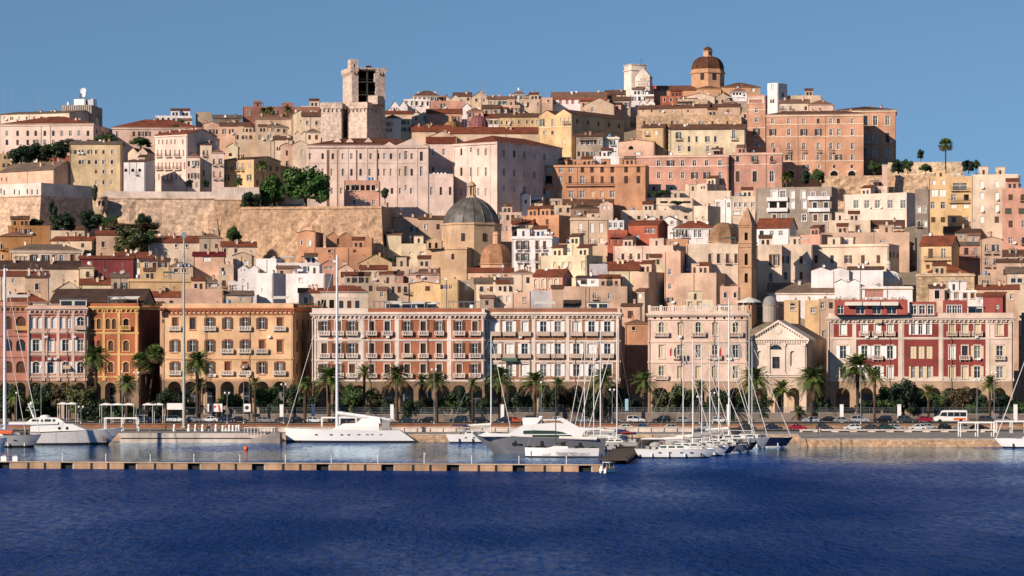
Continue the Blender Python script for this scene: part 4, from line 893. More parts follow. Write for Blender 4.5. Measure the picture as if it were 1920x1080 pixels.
# ------------------------------------------------------------------ the houses of the hill, farthest rows first; narrow grey one coloured as shade
HOUSES = '''
0 130 56 213 236 g:3:g C D=26 c=3 | 222:8,22,36,50,64,78,92,106,120:3:6:d | long cream barrack with grey gable end below the telecom block on the skyline
0 175 35 232 286 h:11:r K D=30 cor=C c=1 | 250:13,33,52,67,84,100,116,132,148,165:5:10:sd,d 267:13,33,52,67,84,100,116,132,148,165:5:10:d S3x2d | long pale pink barrack with red hip roof and two rows of slit windows
211 378 0 239 268 h:12:r P D=24 cor=K c=0 | 251:220,251,264,277,300,320,345:5:9:d | low pink barrack under a red hip roof beside the green trees on the ridge
291 360 0 217 234 f W c=2 | A7x1sd | white flat-roofed house above the pink barrack roof on the skyline
367 397 0 210 226 f G c=1 | | grey windowless roof block on the skyline over the pink barrack
399 453 0 222 234 s:5:g Z c=0 | A3x1d | dark shed-roofed house beside the grey roof block on the skyline
380 412 0 233 262 p:5:b Q c=1 | A3x1sb | small peach gabled house behind the tall pink terrace building
412 470 0 236 262 g:5:b Q c=1 | 247:420,431,436,452:3:9:sb | peach house with brown ridge roof next to the small peach gable
440 500 0 248 268 f B c=1 | A5x1d | beige flat house with dark windows above the yellow terraced house
455 600 0 200 224 f a8705f nm=townhouse D=14 c=0 | A6x1d | long dusky red flat building with palms in front on the skyline
478 548 0 223 236 f B c=1 | | low beige wall of a house below the dusky red building
548 578 0 215 238 p:8:b L c=0 | 228:564,568:3:5:d | cream gabled house with paired windows west of the medieval fortress
566 602 0 218 244 g:6:b C c=1 | A2x1d | cream house with brown roof touching the fortress wall
565 602 0 199 214 f C c=1 | A4x1sy | low white-cream house peeping over the brown roof by the fortress
492 540 0 238 254 h:6:g B c=1 | A4x1d | beige house with small grey hip roof below the cream gables
552 577 0 252 268 p2:6:b C c=0 | | twin small cream gables close below the fortress
572 602 0 248 268 h:6:g C c=1 | A2x1d | cream hip-roofed cottage at the foot of the fortress
478 528 0 247 270 f B c=2 | A3x1d | plain beige flat house above the peach facade
513 548 0 262 288 f C c=1 | 279:520,526,532:3:7:d | cream house with three balcony windows near the peach facade
526 549 2 273 340 p:5:b Q bal=314:538:8 c=0 | 287:538:4:10:d 307:538:4:9:d 327:538:4:8:d | narrow peach house with iron balcony beside the huge pink palace
549 577 2 270 340 p:6:b C c=1 | 287:567:6:12:sc | cream gabled house squeezed between peach house and huge pink palace
720 752 0 222 252 f W c=0 | 233:724,729,734:3:5:d 244:726,733:3:5:d | white house touching the shaded side of the fortress
745 772 0 223 250 f L D=7 c=1 | A4x2sg | pale green-cream house next to the white house by the fortress
720 772 0 213 226 g:4:r B c=1 | | long beige house with red ridge roof just east of the fortress tower
722 753 0 211 220 p2:8:b W c=0 | | two bright white gables beside the fortress tower top
732 764 0 200 211 p2:11:g W c=0 | A2x1d | pair of tall white gables on the skyline near the fortress
757 806 0 186 203 f W c=2 | A5x1sy | long white flat house behind the tall white gables
774 826 0 180 192 h:8:b W c=1 | A6x1d | white skyline house with wide brown hip roof
825 863 0 186 198 p2:8:b C c=0 | | cream twin-gabled house on the skyline beside the hip roof
805 874 0 189 210 f S c=2 | 199:830:4:8:og | broad pink-brown plain wall with one green window near the skyline
850 884 0 180 192 g:5:b B c=2 | A3x1d | beige house with chimneys on the skyline under the tall antenna
884 916 0 182 194 p:10:b B c=1 | A2x1d | beige gable house at the foot of the skyline antenna mast
914 965 0 186 200 g:4:t C c=2 | A5x1d | cream skyline house with tan ridge roof east of the antenna mast
772 803 0 215 230 p2:5:b C c=0 | A2x1d | small cream double gable above the terracotta roofs
800 866 0 212 234 g:6:r S c=2 | A3x1d | brown-pink house with long red roof above the two small domes
866 884 0 202 222 p:8:b W c=0 | A1x1d | tiny bright white gable beside the pink flat house
876 906 0 209 238 f S c=1 | A2x2d | pink house right behind the maroon dome
908 936 0 221 238 f W c=1 | A3x1d | white house between the maroon dome and yellow houses
905 938 0 203 220 g:5:b G c=1 | A2x1d | grey-beige house over the white house near the maroon dome
936 975 0 197 216 f Q c=2 | A4x1d | peach flat house behind the low yellow row
975 1014 0 186 206 f B c=2 | A4x1d | beige house with crowded roof just west of the orange corner block
960 985 0 177 190 f W c=1 | A2x1d | white roof house on the skyline before the long red-striped house
984 1014 0 181 195 h:5:b C c=1 | A3x1d | cream skyline house with small hip roof before the red-striped house
845 1012 0 250 268 g:9:r B D=12 c=2 | | long terracotta-roofed beige range running behind the huge pink palace
803 856 0 257 270 p:11:r B c=0 D=10 | | red gabled roof wing just behind the palace courtyard
772 845 0 246 262 g:9:r B c=1 | | terracotta roof house next to the fortress below the small domes
935 1010 0 219 250 g:5:b Y c=1 sur=L | 229:973,988,998,1007:3:7:d 230:940,950,960:3:6:d | low yellow row of houses west of the double-gabled yellow house
1010 1072 98 216 292 p2:10:b Y D=22 c=0 sur=L band=238 | 230:1017,1036:5:14:d 226:1052,1060,1067:4:12:sc:1 249:1021,1036:6:7:d 265:1057:5:9:sc S5x3d | tall yellow house with two gables and long shaded flank
1014 1036 0 183 206 f Q c=0 | 189:1028:4:4:d | small orange block at the end of the red-striped house
1034 1137 0 183 200 g:8:t W D=10 c=2 cor=R | A9x1sp | long white house with red stripe under the eaves on the skyline
1135 1172 0 177 192 g:6:b C c=2 | A4x1d | cream skyline house with brown roof touching the cathedral bell tower
1095 1152 0 197 214 p:13:g B c=1 | A2x1d | beige broad gable below the red-striped skyline house
1150 1182 0 188 206 g:5:b G c=1 | A3x1d | grey house with dark windows before the cathedral bell tower
1182 1226 0 177 194 f W c=2 | A4x1sy | white flat house directly below the cathedral bell tower
1198 1228 0 194 206 p2:8:g W c=0 | A2x1d | white double gable below the white flat house by the bell tower
1238 1284 0 180 196 f R c=1 sur=C | 187:1246,1258,1272:4:7:d | dusky red house with framed windows below the cathedral nave
1284 1340 0 182 198 p:8:t C c=1 | A4x1d | cream gabled house below the big cathedral dome
1338 1372 0 184 198 p:9:g B c=1 | A3x1d | beige gable with three dark openings below the dome
1370 1400 0 172 190 f W c=1 | 176:1376,1382,1388,1394:4:4:k | small white house with dark arches beside the dome
1270 1327 0 186 202 f #d9bf9a c=0 | | short weathered stone wall house above the long ochre terrace
1358 1402 0 190 204 f G c=1 | | grey flat house between dome and pink lookout tower
1195 1327 10 203 220 g:5:b N c=2 | 208:1206,1222,1240,1262,1290:3:5:d | long weathered stone house with crumbling cornice below the cathedral
1337 1388 0 200 218 g:4:b N c=1 | 208:1365:3:5:d | short stone house with dark doorway beside the pink lookout tower
1193 1390 0 216 246 f #dcb994 D=12 c=2 | 230:1208,1226,1260,1270,1313,1336,1364:4:6:sy,d | long pale stone terrace range with small windows above the yellow houses
1204 1244 9 239 290 g:5:b Y c=1 | 249:1213,1230:5:8:sw | ochre-yellow house with brown roof beside the pale yellow row
1256 1397 0 242 292 g:7:b L c=3 bal=262:1272,1376:12 | 254:1272:5:12:og 261:1292,1306,1326,1341:4:11:sg 279:1274,1292,1327,1345:5:10:sg,d 252:1376:7:16:sg | long pale yellow house row with green shutters
1390 1404 0 211 240 f Q c=0 | A1x2d | narrow peach house against the pink lookout tower
1401 1435 4 178 284 f e0a582 nm=lookout_tower sur=K band=206,240,262 D=8 c=0 | 190:1417:24:6:sp 207:1418:6:8:v 225:1418:6:8:v 247:1418:6:12:v 270:1418:6:9:v | tall pink square tower with white quoins beside the salmon palazzo
1439 1459 17 156 200 f W nm=lookout_tower D=7 c=1 | 163:1448:4:8:sw 190:1448:4:7:d S1x1d | white square roof tower with window openings on the skyline
1470 1540 0 179 196 f B c=0 | | grey-beige blind roof box beside the white roof tower
1461 1517 0 193 214 g:5:t C c=1 | A4x1d | cream house with tan roof just behind the salmon palazzo
1515 1562 0 196 216 h:7:t P c=0 | 207:1538:5:5:d | pink attic house with pointed hip roof behind the salmon palazzo
1562 1680 0 206 320 h:5:d e0a47e nm=palazzo D=24 cor=C sur=C c=2 bal= | 226:1623,1641,1664:8:18:d 258:1623,1641,1664:8:18:d 285:1623,1641,1664:8:18:d:1 | tall salmon palazzo at the ridge end with three rows of tall windows
1437 1619 0 214 345 h:5:b e0a47e nm=palazzo D=14 Y=985 cor=C sur=C band=233,256,302,215 c=4 bal=285:1479,1507,1534,1558:9 | 227:1449,1479,1507,1534,1558,1572,1598:6:9:d,c 248:1449,1479,1507,1534,1558,1572,1598:6:12:v 274:1449,1479,1507,1534,1558,1572,1598:6:12:v 295:1449,1479,1507,1534,1558,1572,1598:6:10:v 312:1482,1511,1536,1564,1597:5:6:d 327:1482,1511,1564,1597:14:14:k:1 | big salmon palazzo with white window frames and five storeys
131 227 6 270 370 g:4:g e4c898 D=11 Y=968 c=1 | 285:135,142,149,155,168,180,194,210:4:7:d,sy 304:150,156,167,180,194,210:5:7:d,sy 322:180,194,210:4:6:d 342:180,194,209:4:7:d | tall plain ochre-yellow apartment house above the bastion
232 272 18 303 364 s:3:b W nm=church cat=church D=14 c=0 Y=946 | 319:236,249,262:6:6:k:1 302:236,249,262:3:6:d 316:243,256:1:22:sy | small white baroque church front with three dark lunettes
240 276 14 286 310 p2:9:b C c=0 | | cream scalloped gables rising behind the white church front
291 351 55 252 362 f K D=16 bal=294:299,317,334:14;318:300,317,334:16;342:317:22 cor=C c=3 | 266:298,305,313,321,328,343:3:9:sp 287:296,303,311,319,328,336,344:3:12:sp,d 311:297,304,311,318,325,332,339,346:3:13:sp 332:298,306,314,322,330,338:3:11:sp,d | tall pink house with rows of pink shutters and three iron balconies
351 375 0 294 362 f K c=1 | 307:354,362,369:4:10:d 330:354,362,369:4:10:d 347:358,369:4:10:d | low pinkish house with grey shutters tucked beside the tall pink house
375 397 0 271 358 f C c=1 | 287:382,389:3:10:d 304:382,389:3:11:d 325:382,389:3:12:d 345:386:3:8:d | narrow tall cream house with pairs of dark windows
397 420 0 286 358 f K bal=310:401,413:5;336:402,413:5 c=1 | 303:401,413:3:10:d 327:401,413:3:11:sp | narrow pale pink house with small iron balconies beside the tall cream house
420 476 50 299 358 g:3:d Y D=16 c=1 bal=320:437,446,455:7 | 311:426,437,446,455,468:4:10:c,d 333:426,447,467:5:11:og 306:480:3:5:d S4x2d | yellow terrace house with three small balconies and olive shaded flank
425 446 3 275 305 p:6:b L c=0 | 290:432:6:6:sg | pale yellow gabled attic house above the yellow terrace house
0 101 47 320 352 g:12:g Q Y=962 D=12 c=1 | 336:3,12:3:5:d | long peach warehouse with grey roof and blind gable at the bastion
93 131 0 293 314 p:5:b R c=0 | 303:97,117:3:8:d | small red-orange gabled house below the ochre apartment house
71 92 0 295 312 f G c=1 | | small grey cube house beside the red-orange gable
0 20 0 288 318 f Y c=1 | A3x2d | yellow house with dark loggia below the pine trees
86 132 0 275 298 p2:6:g Y c=1 | | ochre house with two low gables beside dark trees
645 711 2 338 395 f S D=11 c=0 Y=903 | 352:652,662,670,680,690,700:7:10:k 379:664,683,701:6:8:c,d | salmon modern house with shaded roof loggia on the bastion edge
993 1210 7 309 388 f O nm=palazzo D=12 c=4 bal=348:1029:16;348:1105:90 cor=O | 318:1030,1052,1070:8:11:oy 318:1092,1110,1129,1148,1174,1197:7:11:sd 337:1029:13:15:k 337:1051,1069:6:14:d 337:1092:9:14:og 337:1111,1129,1148:6:13:sb 337:1174,1197:7:14:sd 364:1028,1071,1092,1148:9:13:oy 364:1051,1111,1129:6:11:sc | long orange palazzo with three rows of shuttered windows
1080 1131 0 256 300 f G D=10 c=2 bal=262:1100:30 | A5x2d,c | grey stone house with glazed balcony in the shade of the yellow house
1130 1161 0 257 298 f W c=2 cor=L bal=272:1148:10 | 268:1148:5:11:og 282:1148:5:8:d | small white house with scalloped parapet above the terrace balustrade
1161 1227 2 266 300 p:4:b Q c=1 D=10 | 277:1183:9:7:k:1 | peach house with one arched window over the pink palazzo
1092 1161 0 293 312 f W c=2 | | white balustraded terrace house behind the long orange palazzo
1161 1366 8 291 352 f S nm=palazzo D=13 sur=K cor=K band=312 c=3 | 306:1235,1257,1280,1302,1325,1350:7:11:v 329:1235,1257,1280,1302,1325,1350:6:12:v | rose palazzo with white framed windows next to the long orange palazzo
1369 1466 2 286 352 f S nm=palazzo D=13 sur=K cor=C band=308 c=2 | 298:1383,1415,1447:6:11:d 331:1383,1415,1447:8:20:d | dusty rose palazzo with tall pedimented windows below the pink lookout tower
1192 1371 0 358 378 f C D=10 c=2 | | long cream terrace wall house below the rose palazzo
1285 1326 36 345 362 f C c=1 | 352:1295,1318:4:5:sb | cream roof house with dark flank in front of the rose palazzo
1582 1700 40 363 430 f K D=13 Y=944 c=2 | 383:1605,1625,1645,1669,1693:11:15:ob 383:1585:6:12:v 405:1585:6:5:d | pale pink apartment block with five wide brown-shuttered windows
1624 1665 2 349 366 f P c=1 Y=962 | 361:1630,1643:6:5:sy | pink penthouse box on the pale pink apartment block
1656 1706 0 393 430 f Q c=0 Y=955 | 408:1663:6:9:sb 412:1696:7:20:sg | orange stair block in front of the pale pink apartment block
1418 1559 12 351 440 f ac9d8b D=12 nm=apartment_block sur=W c=2 bal=376:1458:40:s;396:1458:40:s;374:1536:42:s;396:1536:42:s | 365:1452,1468:10:14:sw,c 365:1486,1506:7:14:sw,sy 366:1525,1546:8:10:sy,c 386:1450,1468:14:14:k,sw 384:1486,1508:7:14:sw,d 386:1528,1549:8:13:d 408:1452,1470,1508,1529,1549:8:12:sy,d | taupe concrete apartment block with white balconies
1741 1822 0 331 440 f Y D=12 nm=apartment_block c=2 bal=357:1800:34;379:1800:42 | 342:1751,1769:6:9:sw,sy 350:1800:26:14:c 362:1752,1767:12:13:sw 370:1788,1812:9:11:k,c 385:1749,1768:8:13:sy,v 385:1788,1811:10:11:sw 412:1750,1768,1788,1812:8:10:sy | yellow apartment block with glazed balconies beside the tall peach block
1821 1911 2 327 452 f C nm=apartment_block D=12 c=4 ac=1842,354;1870,376;1842,398;1870,398 | 345:1841,1869,1888:7:12:sw 367:1841,1869:7:12:sw 390:1841,1869:7:12:sw 412:1841:7:12:sw 412:1869:8:12:d | tall peach-cream apartment block with white roller shutters
1879 1935 0 353 475 f S nm=apartment_block Y=862 D=10 c=2 | 370:1895,1918:8:11:sb 396:1891,1916:12:11:sg 420:1895,1920:8:13:sb 451:1895,1920:8:12:d | brick-red apartment block at the edge of town under the tall peach block
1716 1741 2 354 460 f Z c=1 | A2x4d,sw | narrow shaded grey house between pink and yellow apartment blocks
1371 1416 0 368 408 f C c=1 | 384:1379,1388,1398,1411:5:8:v 399:1380,1400:12:6:sw | cream house with four small windows beside the taupe block
1340 1372 0 374 396 f W c=1 | A3x1v | small white house behind the terrace with awnings
1164 1300 0 371 385 f C D=10 c=3 | 379:1180,1200,1222,1245,1270,1288:14:4:k | penthouse with planters above the green-awning terrace
1164 1300 0 394 420 f C D=14 c=4 Y=922 | 408:1181:7:6:sp 408:1198,1215,1240,1260,1286:6:7:d,sy | broad cream terrace house with dark green awnings
1299 1327 24 386 425 f C c=2 | 408:1318:4:4:d | cream cube house with dark flank east of the awning terrace
930 1018 0 370 390 f W c=2 | A5x1d,sb | long white house below the palace flank
978 995 0 366 388 p:4:b W c=0 Y=932 | 378:986:4:7:sb | white pointed gable of the long white house below the palace
1050 1150 0 384 395 g:8:b B c=3 | A5x1d | house with long brown roof at the foot of the orange palazzo
1124 1149 0 382 412 p:5:b P c=0 | 389:1132,1140:5:6:sw | pinkish house with white awning under the orange palazzo
1017 1072 0 385 404 f B c=2 | A4x1sy | beige house with terrace under the brown-roofed house
1070 1124 0 390 408 h:6:d U c=1 | A3x1d | brown house with curved dark roof near the orange palazzo
978 1048 22 404 446 f O c=2 | 416:985,1002,1026:6:10:sw,sy,sb 434:1026:14:9:k | orange-brown house with dark flank behind the white palazzo
935 978 0 398 440 f P c=2 | A4x2d | pink-beige house beside the great grey dome
960 1000 0 420 446 f B c=2 | A3x1sg | beige house between the great grey dome and the orange-brown house
1069 1139 2 408 462 f B c=1 cor=B | 427:1088,1110,1127:6:18:sw 451:1088,1110,1127:6:10:sw | pale beige house with tall white shutters beside the red-orange cube
1139 1170 0 413 432 f W c=1 | A3x1v | white glazed roof room on the red-orange cube house
1139 1176 2 431 465 f R c=1 bal=444:1157:28 | 452:1145,1158,1168:5:11:sp,v | red-orange cube house with balcony beside the pale beige house
1178 1234 18 421 456 f R c=1 | 432:1213,1224:9:11:v:1 445:1195:8:8:d | red-orange house with white verandah arches
1208 1238 0 412 426 p:6:g W c=0 | | small white gable behind the red-orange verandah house
1238 1270 10 413 426 p:7:g W c=0 | 418:1260:5:5:d | bigger white gable with a small window behind the red-orange houses
1262 1342 0 428 452 h:11:r W D=10 c=1 sur=W | 438:1272,1280,1287:4:13:d 438:1304,1312,1332:6:14:v | white villa with low red hip roof beside the brown dome
1245 1292 0 448 466 f O c=0 | 455:1260:8:5:c | orange base house under the white villa
1418 1480 14 427 456 g:14:r W D=10 c=1 | 437:1428,1447,1464:8:9:d,v | white house with bright red tiled roof behind the bell tower
1551 1632 0 413 448 f C c=2 | 428:1575,1608:8:10:sb | cream flat house with two brown windows below the pink apartment block
1629 1695 0 428 448 s:12:b C c=1 | A4x1sb,d | brown lean-to roof house beside the cream flat house
1538 1705 0 436 462 f T D=10 c=3 | 452:1585,1600,1655:9:5:c,sb | long tan wall house above the cream convent
1501 1540 28 440 464 f S c=1 | | small salmon cube with maroon flank above the cream convent
1645 1712 0 456 480 p:13:g P c=0 D=16 Y=884 | A3x1sw | pink gabled house at the end of the cream convent
1287 1386 0 458 540 f C D=10 c=1 | 485:1331,1347,1364,1380:6:17:sb | cream school wing with louvred windows behind the bell tower
1418 1466 0 459 540 f C D=9 c=0 Y=808 | 488:1445,1455:6:20:sb 520:1445:6:16:d | cream school bay east of the bell tower
1466 1523 0 458 540 f C D=9 c=1 Y=810 | 487:1473,1502:6:14:sb 517:1473,1502:6:14:sb | plain cream school block with two window pairs
1522 1666 20 458 540 f C D=13 Y=812 c=1 cor=C | 486:1530,1560,1590,1618,1647:7:15:sb S3x2d | long cream convent front above the white gabled houses
1725 1784 14 460 515 g:14:r Y D=10 c=2 bal=487:1757:50 | 475:1745,1753:9:18:sb 475:1769:9:18:sb 500:1740,1754:7:8:d | yellow house with red roof and long shaded balcony
1770 1838 0 436 452 g:9:d G c=2 | A3x1d | grey-roofed house behind the small red balcony house
1797 1838 0 460 500 g:5:g S bal=484:1818:36 c=1 | 471:1812,1830:8:13:d | small red house with a balcony over green plants
1838 1879 0 449 515 p:5:b T bal=475:1850,1866:10;500:1850,1866:10 c=1 | 465:1850,1866:6:12:v 491:1850,1866:6:13:v | tall tan house with four white french windows
1878 1925 0 480 495 s:9:b G c=1 | A2x1k | lean-to roofed shed house over the tan wall at the town edge
1868 1925 0 492 530 f T c=1 | A2x1d | tan wall house below the lean-to shed at the town edge
1886 1925 0 512 548 g:9:g C c=1 | 526:1900,1912:9:8:sy | cream house with grey tiles at the very edge of the row
1735 1815 0 512 522 h:14:r N D=11 c=1 | | low house with broad red-brown hip roof behind the balustraded wall
1718 1827 0 513 545 f #d2b892 D=8 c=2 cor=B | 530:1788,1800:10:8:sc | old stone house with balustrade below the red-brown hip roof
1834 1859 0 516 548 f T c=1 | A1x1d | square tan chimney block house beside the balustraded stone house
1831 1910 0 542 572 f T c=2 | A3x1d | wide tan wall house behind the maroon rooftop
1770 1832 0 544 566 f W c=2 | A4x1sy | row of white roof rooms behind the red and white palazzo
1742 1771 0 540 566 f P c=1 | 552:1757:9:16:k | pink stair house with black doorway behind the red attic
1521 1592 0 507 536 p2:6:b W c=0 | 509:1529,1549:5:5:d | white twin-gabled house beneath the long cream convent
1590 1656 0 505 536 s:4:b W c=1 | 508:1607,1637:13:8:k,d 509:1590:4:6:d | white house with dark loggias beside the small ribbed dome
1565 1614 0 530 546 p2:6:g W c=0 | | two little white gables before the ribbed dome
1616 1711 0 537 566 f W D=9 c=0 cor=C | 549:1639:34:16:sp | white roof house with a big orange wall panel
1440 1576 0 547 600 g:13:g W D=12 c=0 cor=C Y=795 | | long shaded church nave side with grey tiled roof
1576 1620 0 550 600 f W c=1 Y=796 | 570:1590:8:10:k:1 | pale shaded church chapel wall with arched opening
1470 1497 4 563 615 f Y c=0 Y=772 | 578:1486:9:7:d 571:1486:9:5:k | narrow yellow modern block behind the temple-front church
1509 1537 6 563 615 f Y c=0 Y=770 | 582:1524:8:9:d | second yellow modern block closer to the red attic palazzo
15 95 0 423 470 f A c=1 | 434:39,52:6:9:v 452:38,52:5:6:d | ochre-orange flat house below the white bastion
0 60 0 442 500 f A Y=842 D=8 c=0 | 462:3:4:10:d 482:5:4:8:d | taller ochre-orange house front at the edge of the picture
95 160 0 430 452 g:5:b C c=1 | 442:150:5:6:d | cream house with brown roof beside the ochre-orange house
95 172 22 451 480 g:6:r B D=10 c=1 | 460:155:6:8:sy | grey-cream house with red roof and dark flank near the bushes
20 152 0 469 500 h:9:g C D=11 cor=C c=1 | 484:63,85,101,115:7:12:v 484:136:8:14:d 486:30,38,46:3:9:sc | long cream villa with grey hip roof and four white windows
148 250 2 485 512 g:4:r M D=10 c=3 | | long maroon windowless house near satellite dishes
180 240 0 440 478 f N c=1 | A2x1d | old tan ruin wall house below the bastion trees
221 282 0 478 495 g:4:r C c=2 | A4x1d | cream house with long red roof behind the maroon house
257 286 0 484 512 f W c=1 | A2x1sy | small white house at the end of the maroon house
281 376 0 454 478 g:9:r C D=9 c=2 | 461:300,330,350:4:5:d | cream house with long dark red roof below the bastion
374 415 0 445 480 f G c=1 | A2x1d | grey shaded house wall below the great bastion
415 480 0 462 485 g:7:r C c=1 | 470:422,442:5:8:sb | small cream house with red roof below the great bastion wall
362 420 2 480 512 g:6:m Q c=1 | 486:388:14:8:sw 485:370:6:12:sp | peach house under a maroon roof with white awning
437 472 4 479 503 p:6:b B c=0 | 492:448,463:5:9:sw | beige gabled house with two white doors near the white gables
446 486 2 504 522 p2:7:g W c=0 | 507:453,459:3:4:d | white double-gabled house beside the white cubes
410 438 0 496 520 f B c=1 | A2x1d | plain beige cube house before the white double gable
262 318 0 490 516 f Y c=2 | 497:275,290,304:8:9:d,v | ochre house with winter garden beside the white house
318 362 0 498 520 f B c=2 | 507:330,345:8:6:sy | beige house with pale roof room near the lamp mast
0 150 0 503 522 g:11:d C D=9 c=5 | | long low house with dark brown roof and many dishes
150 176 0 502 528 f L c=1 | A1x1d | pale yellow house beside the dark brown roof
0 90 0 517 550 g:7:r C c=3 | 526:25:5:8:c | cream house with red roof carrying white dishes
47 92 0 520 556 f N c=2 | A1x1d | tan plain house below the white satellite dishes
100 158 0 546 556 p:18:b C c=1 | 540:121:10:6:d | cream pointed gable house before the red roofs
150 208 0 533 552 g:8:r L c=3 | | pale yellow house with red tiled roof and dishes
208 240 0 520 552 g:6:g G c=2 | A2x1d | grey house with dark roof by the maroon house
240 361 0 523 562 f Y D=10 c=3 cor=Y | 544:309:8:10:d | long ochre-yellow house behind the peach palazzo
0 90 0 566 584 h:14:r C c=2 D=10 Y=758 | | red pyramid roof house above the pink palazzo
340 419 0 542 580 f Q c=2 D=9 Y=757 | 574:376:12:7:d | peach roof house with stepped parapet over the peach palazzo
365 409 0 530 546 h:9:g G c=1 | | grey-tiled cottage above the peach roof house
408 430 0 516 548 f B c=1 | A1x1d | tall beige cube beside the grey-tiled cottage
428 466 0 528 556 f W c=1 | A2x1sw | white roof house with blue barrel near the white cubes
420 473 2 553 580 g:6:g B c=1 Y=758 | 560:455:8:10:sc | beige roof house with grey tiles next to the white cubes
684 720 14 404 440 f W c=1 | 416:699:16:14:sw | white house with big white awning below the bastion
735 786 0 410 440 p:4:b T c=1 | 430:755,777:7:9:d | tan house with low gable before the great grey dome
785 832 0 411 440 f T c=2 | A2x1d | brown-tan house beside the great grey dome
712 752 0 373 398 f #d9b48f c=0 | 380:722,736:6:9:k | low stone wall house on the bastion below the palace
592 697 3 464 486 f O D=8 c=1 | 471:618,665:6:5:sb | low orange house front with clay walls
558 592 14 436 490 p:4:b O D=10 c=0 Y=852 | 455:580:6:11:sw 455:566:4:8:sp | orange house with blank flank and white window
611 661 0 444 470 p2:8:b O D=8 c=0 Y=858 | 453:622,648:9:17:sw 453:634:5:12:sb | orange twin-gabled house with two tall white shutters
661 697 3 445 470 f O c=1 | 461:668:9:9:d | orange flat house next to the twin orange gables
697 724 0 464 482 p:10:b L c=0 Y=872 | | small pale yellow gable house
724 752 2 440 482 s:4:t L c=0 Y=872 | | tall blank pale yellow wall house
752 801 0 457 484 f L c=1 Y=870 | 452:786:12:10:k 475:770,790:5:5:sw | low pale yellow house with open roof loggia
674 735 0 493 504 p:16:t Y c=0 | 481:690:3:3:d | ochre house with broad front gable
675 726 0 505 534 s:6:r B c=1 | 517:696,708:8:16:sc:1 | beige house with red lean-to roof and two blind arches
601 631 0 497 518 p:9:b S c=1 | 502:616:16:5:c | small pink house with a pointed gable
634 664 2 505 526 p:9:b P c=1 | 515:642,656:6:11:sb | cream-pink gabled house next to the pink gable
480 518 16 485 516 f W c=1 D=7 | | upper white cube house with blue-shaded flank
518 600 0 493 516 f W c=3 | A5x1d | long white terrace house behind the white cubes
481 512 24 512 570 f W c=1 D=9 | 545:492:4:8:sw | tall front white cube house with stairs
530 609 16 513 548 f W c=2 D=9 | 525:563:6:6:sw | broad white blank wall house with grey flank
735 824 2 500 520 f B c=3 | A4x1sy,d | long beige house with roof garden below the yellow wall
712 756 0 515 532 f S c=1 | 523:727:7:6:sc 523:745:4:6:d | pink low house with arched door
766 824 0 514 532 f P c=2 | 518:785:9:6:sp | pale pink low house behind the ochre roof houses
706 766 0 531 556 f B c=3 | A5x1sy | beige rough roof house behind the white long palazzo
762 826 4 533 556 p:5:b Y c=1 | 541:802:9:9:sb | ochre house with gable and brown shed roof
826 858 4 524 560 f Y c=1 | 538:832,845:6:8:v | bright ochre house block with white windows
860 889 2 525 552 f G c=1 | A1x1sw | grey-white cube house beside the bright ochre house
890 961 0 531 556 g:8:g C c=3 | 535:945:14:8:k A3x1d | cream house with grey tiled roof and dark loggia
877 962 0 510 526 g:6:r Q D=8 c=1 | 517:925,929,943,948:2:3:d | peach house with red roof below the second dome
640 706 0 531 552 f G c=3 | A3x1d | grey flat house right behind the pyramid-roofed attic
960 1035 13 443 515 f W D=11 cor=W bal=468:973,986,1007,1021:9;492:973,986,1007:9 c=2 | 460:973,986,1007,1021:6:16:sb 482:973,986,1007,1021:6:14:d,og 500:985,1007:5:10:d | white palazzo with two rows of tall brown windows
1047 1086 20 457 480 f L c=3 | 469:1065:9:9:c:1 | cream house with arched window and cluttered roof
1012 1100 30 479 516 f L D=10 c=2 Y=803 | 497:1040,1056,1068:5:10:sc 497:1093:6:14:sc | long pale cream house with grey flank below the white palazzo
1150 1262 24 461 500 f P D=10 c=2 | 481:1168,1183,1198,1214,1230:6:11:sb | wide pink-tan house with four brown windows
1246 1276 12 471 580 f Q D=9 c=1 Y=789 | 510:1256:6:10:v 537:1256:6:10:v 563:1256:6:10:v | tall narrow peach stair house with three white windows
1141 1198 0 506 545 g:12:r L c=1 | 526:1163:6:14:d | cream house with brown-red roof beside the lilac house
1197 1246 0 496 516 f L c=1 | 504:1211:7:7:g,sg | pale cream terrace block beside the narrow peach stair house
1175 1217 30 510 585 f T D=10 c=1 Y=786 | S1x3c,d | tan windowless tower house with grey shaded flank
1055 1176 0 537 588 f T D=10 c=2 Y=782 | 555:1115,1143:6:11:sw,v 556:1194:8:12:sb | broad tan blank-walled house with two white windows
1105 1142 4 495 530 f V c=1 D=7 | 507:1110:5:5:c | lilac-grey cube house with a dish
1080 1134 4 521 542 s:3:d W c=1 | 529:1095:12:8:d 529:1112:7:6:d | white roof house with dark sloping lid
1267 1343 20 512 575 f T D=10 c=2 Y=785 | | broad plain tan blind wall house by the bell tower
1282 1318 0 506 520 p:8:b B c=0 | 507:1300:16:5:k | tiny temple-like roof house before the cream school
1000 1055 17 518 546 g:10:r S D=10 c=2 | 531:1005,1019,1031,1043:8:17:sc:1 | brick-pink house with red roof and four blind arches
960 1000 0 512 540 f C c=2 | A2x1d | cream-yellow house between second dome and brick-pink house
992 1036 0 545 586 f V c=1 | 551:1030:9:15:k | lilac-grey blind wall house beside the dark opening
1035 1056 0 541 588 f T c=0 | 550:1043:14:16:k | narrow house with big dark square opening
1014 1088 0 573 586 s:8:d W c=0 Y=760 | A3x1c | white roof room with dark brown sloping roof
1350 1386 2 537 570 f Q c=2 | A2x1sy | peach roof house at the foot of the bell tower
1283 1336 0 562 580 f L c=1 Y=760 D=7 | A3x1sc | pale yellow penthouse on the beige palazzo roof
960 998 0 548 585 f Q c=2 | 562:982:4:8:v | peach house behind the white long palazzo next to lilac wall
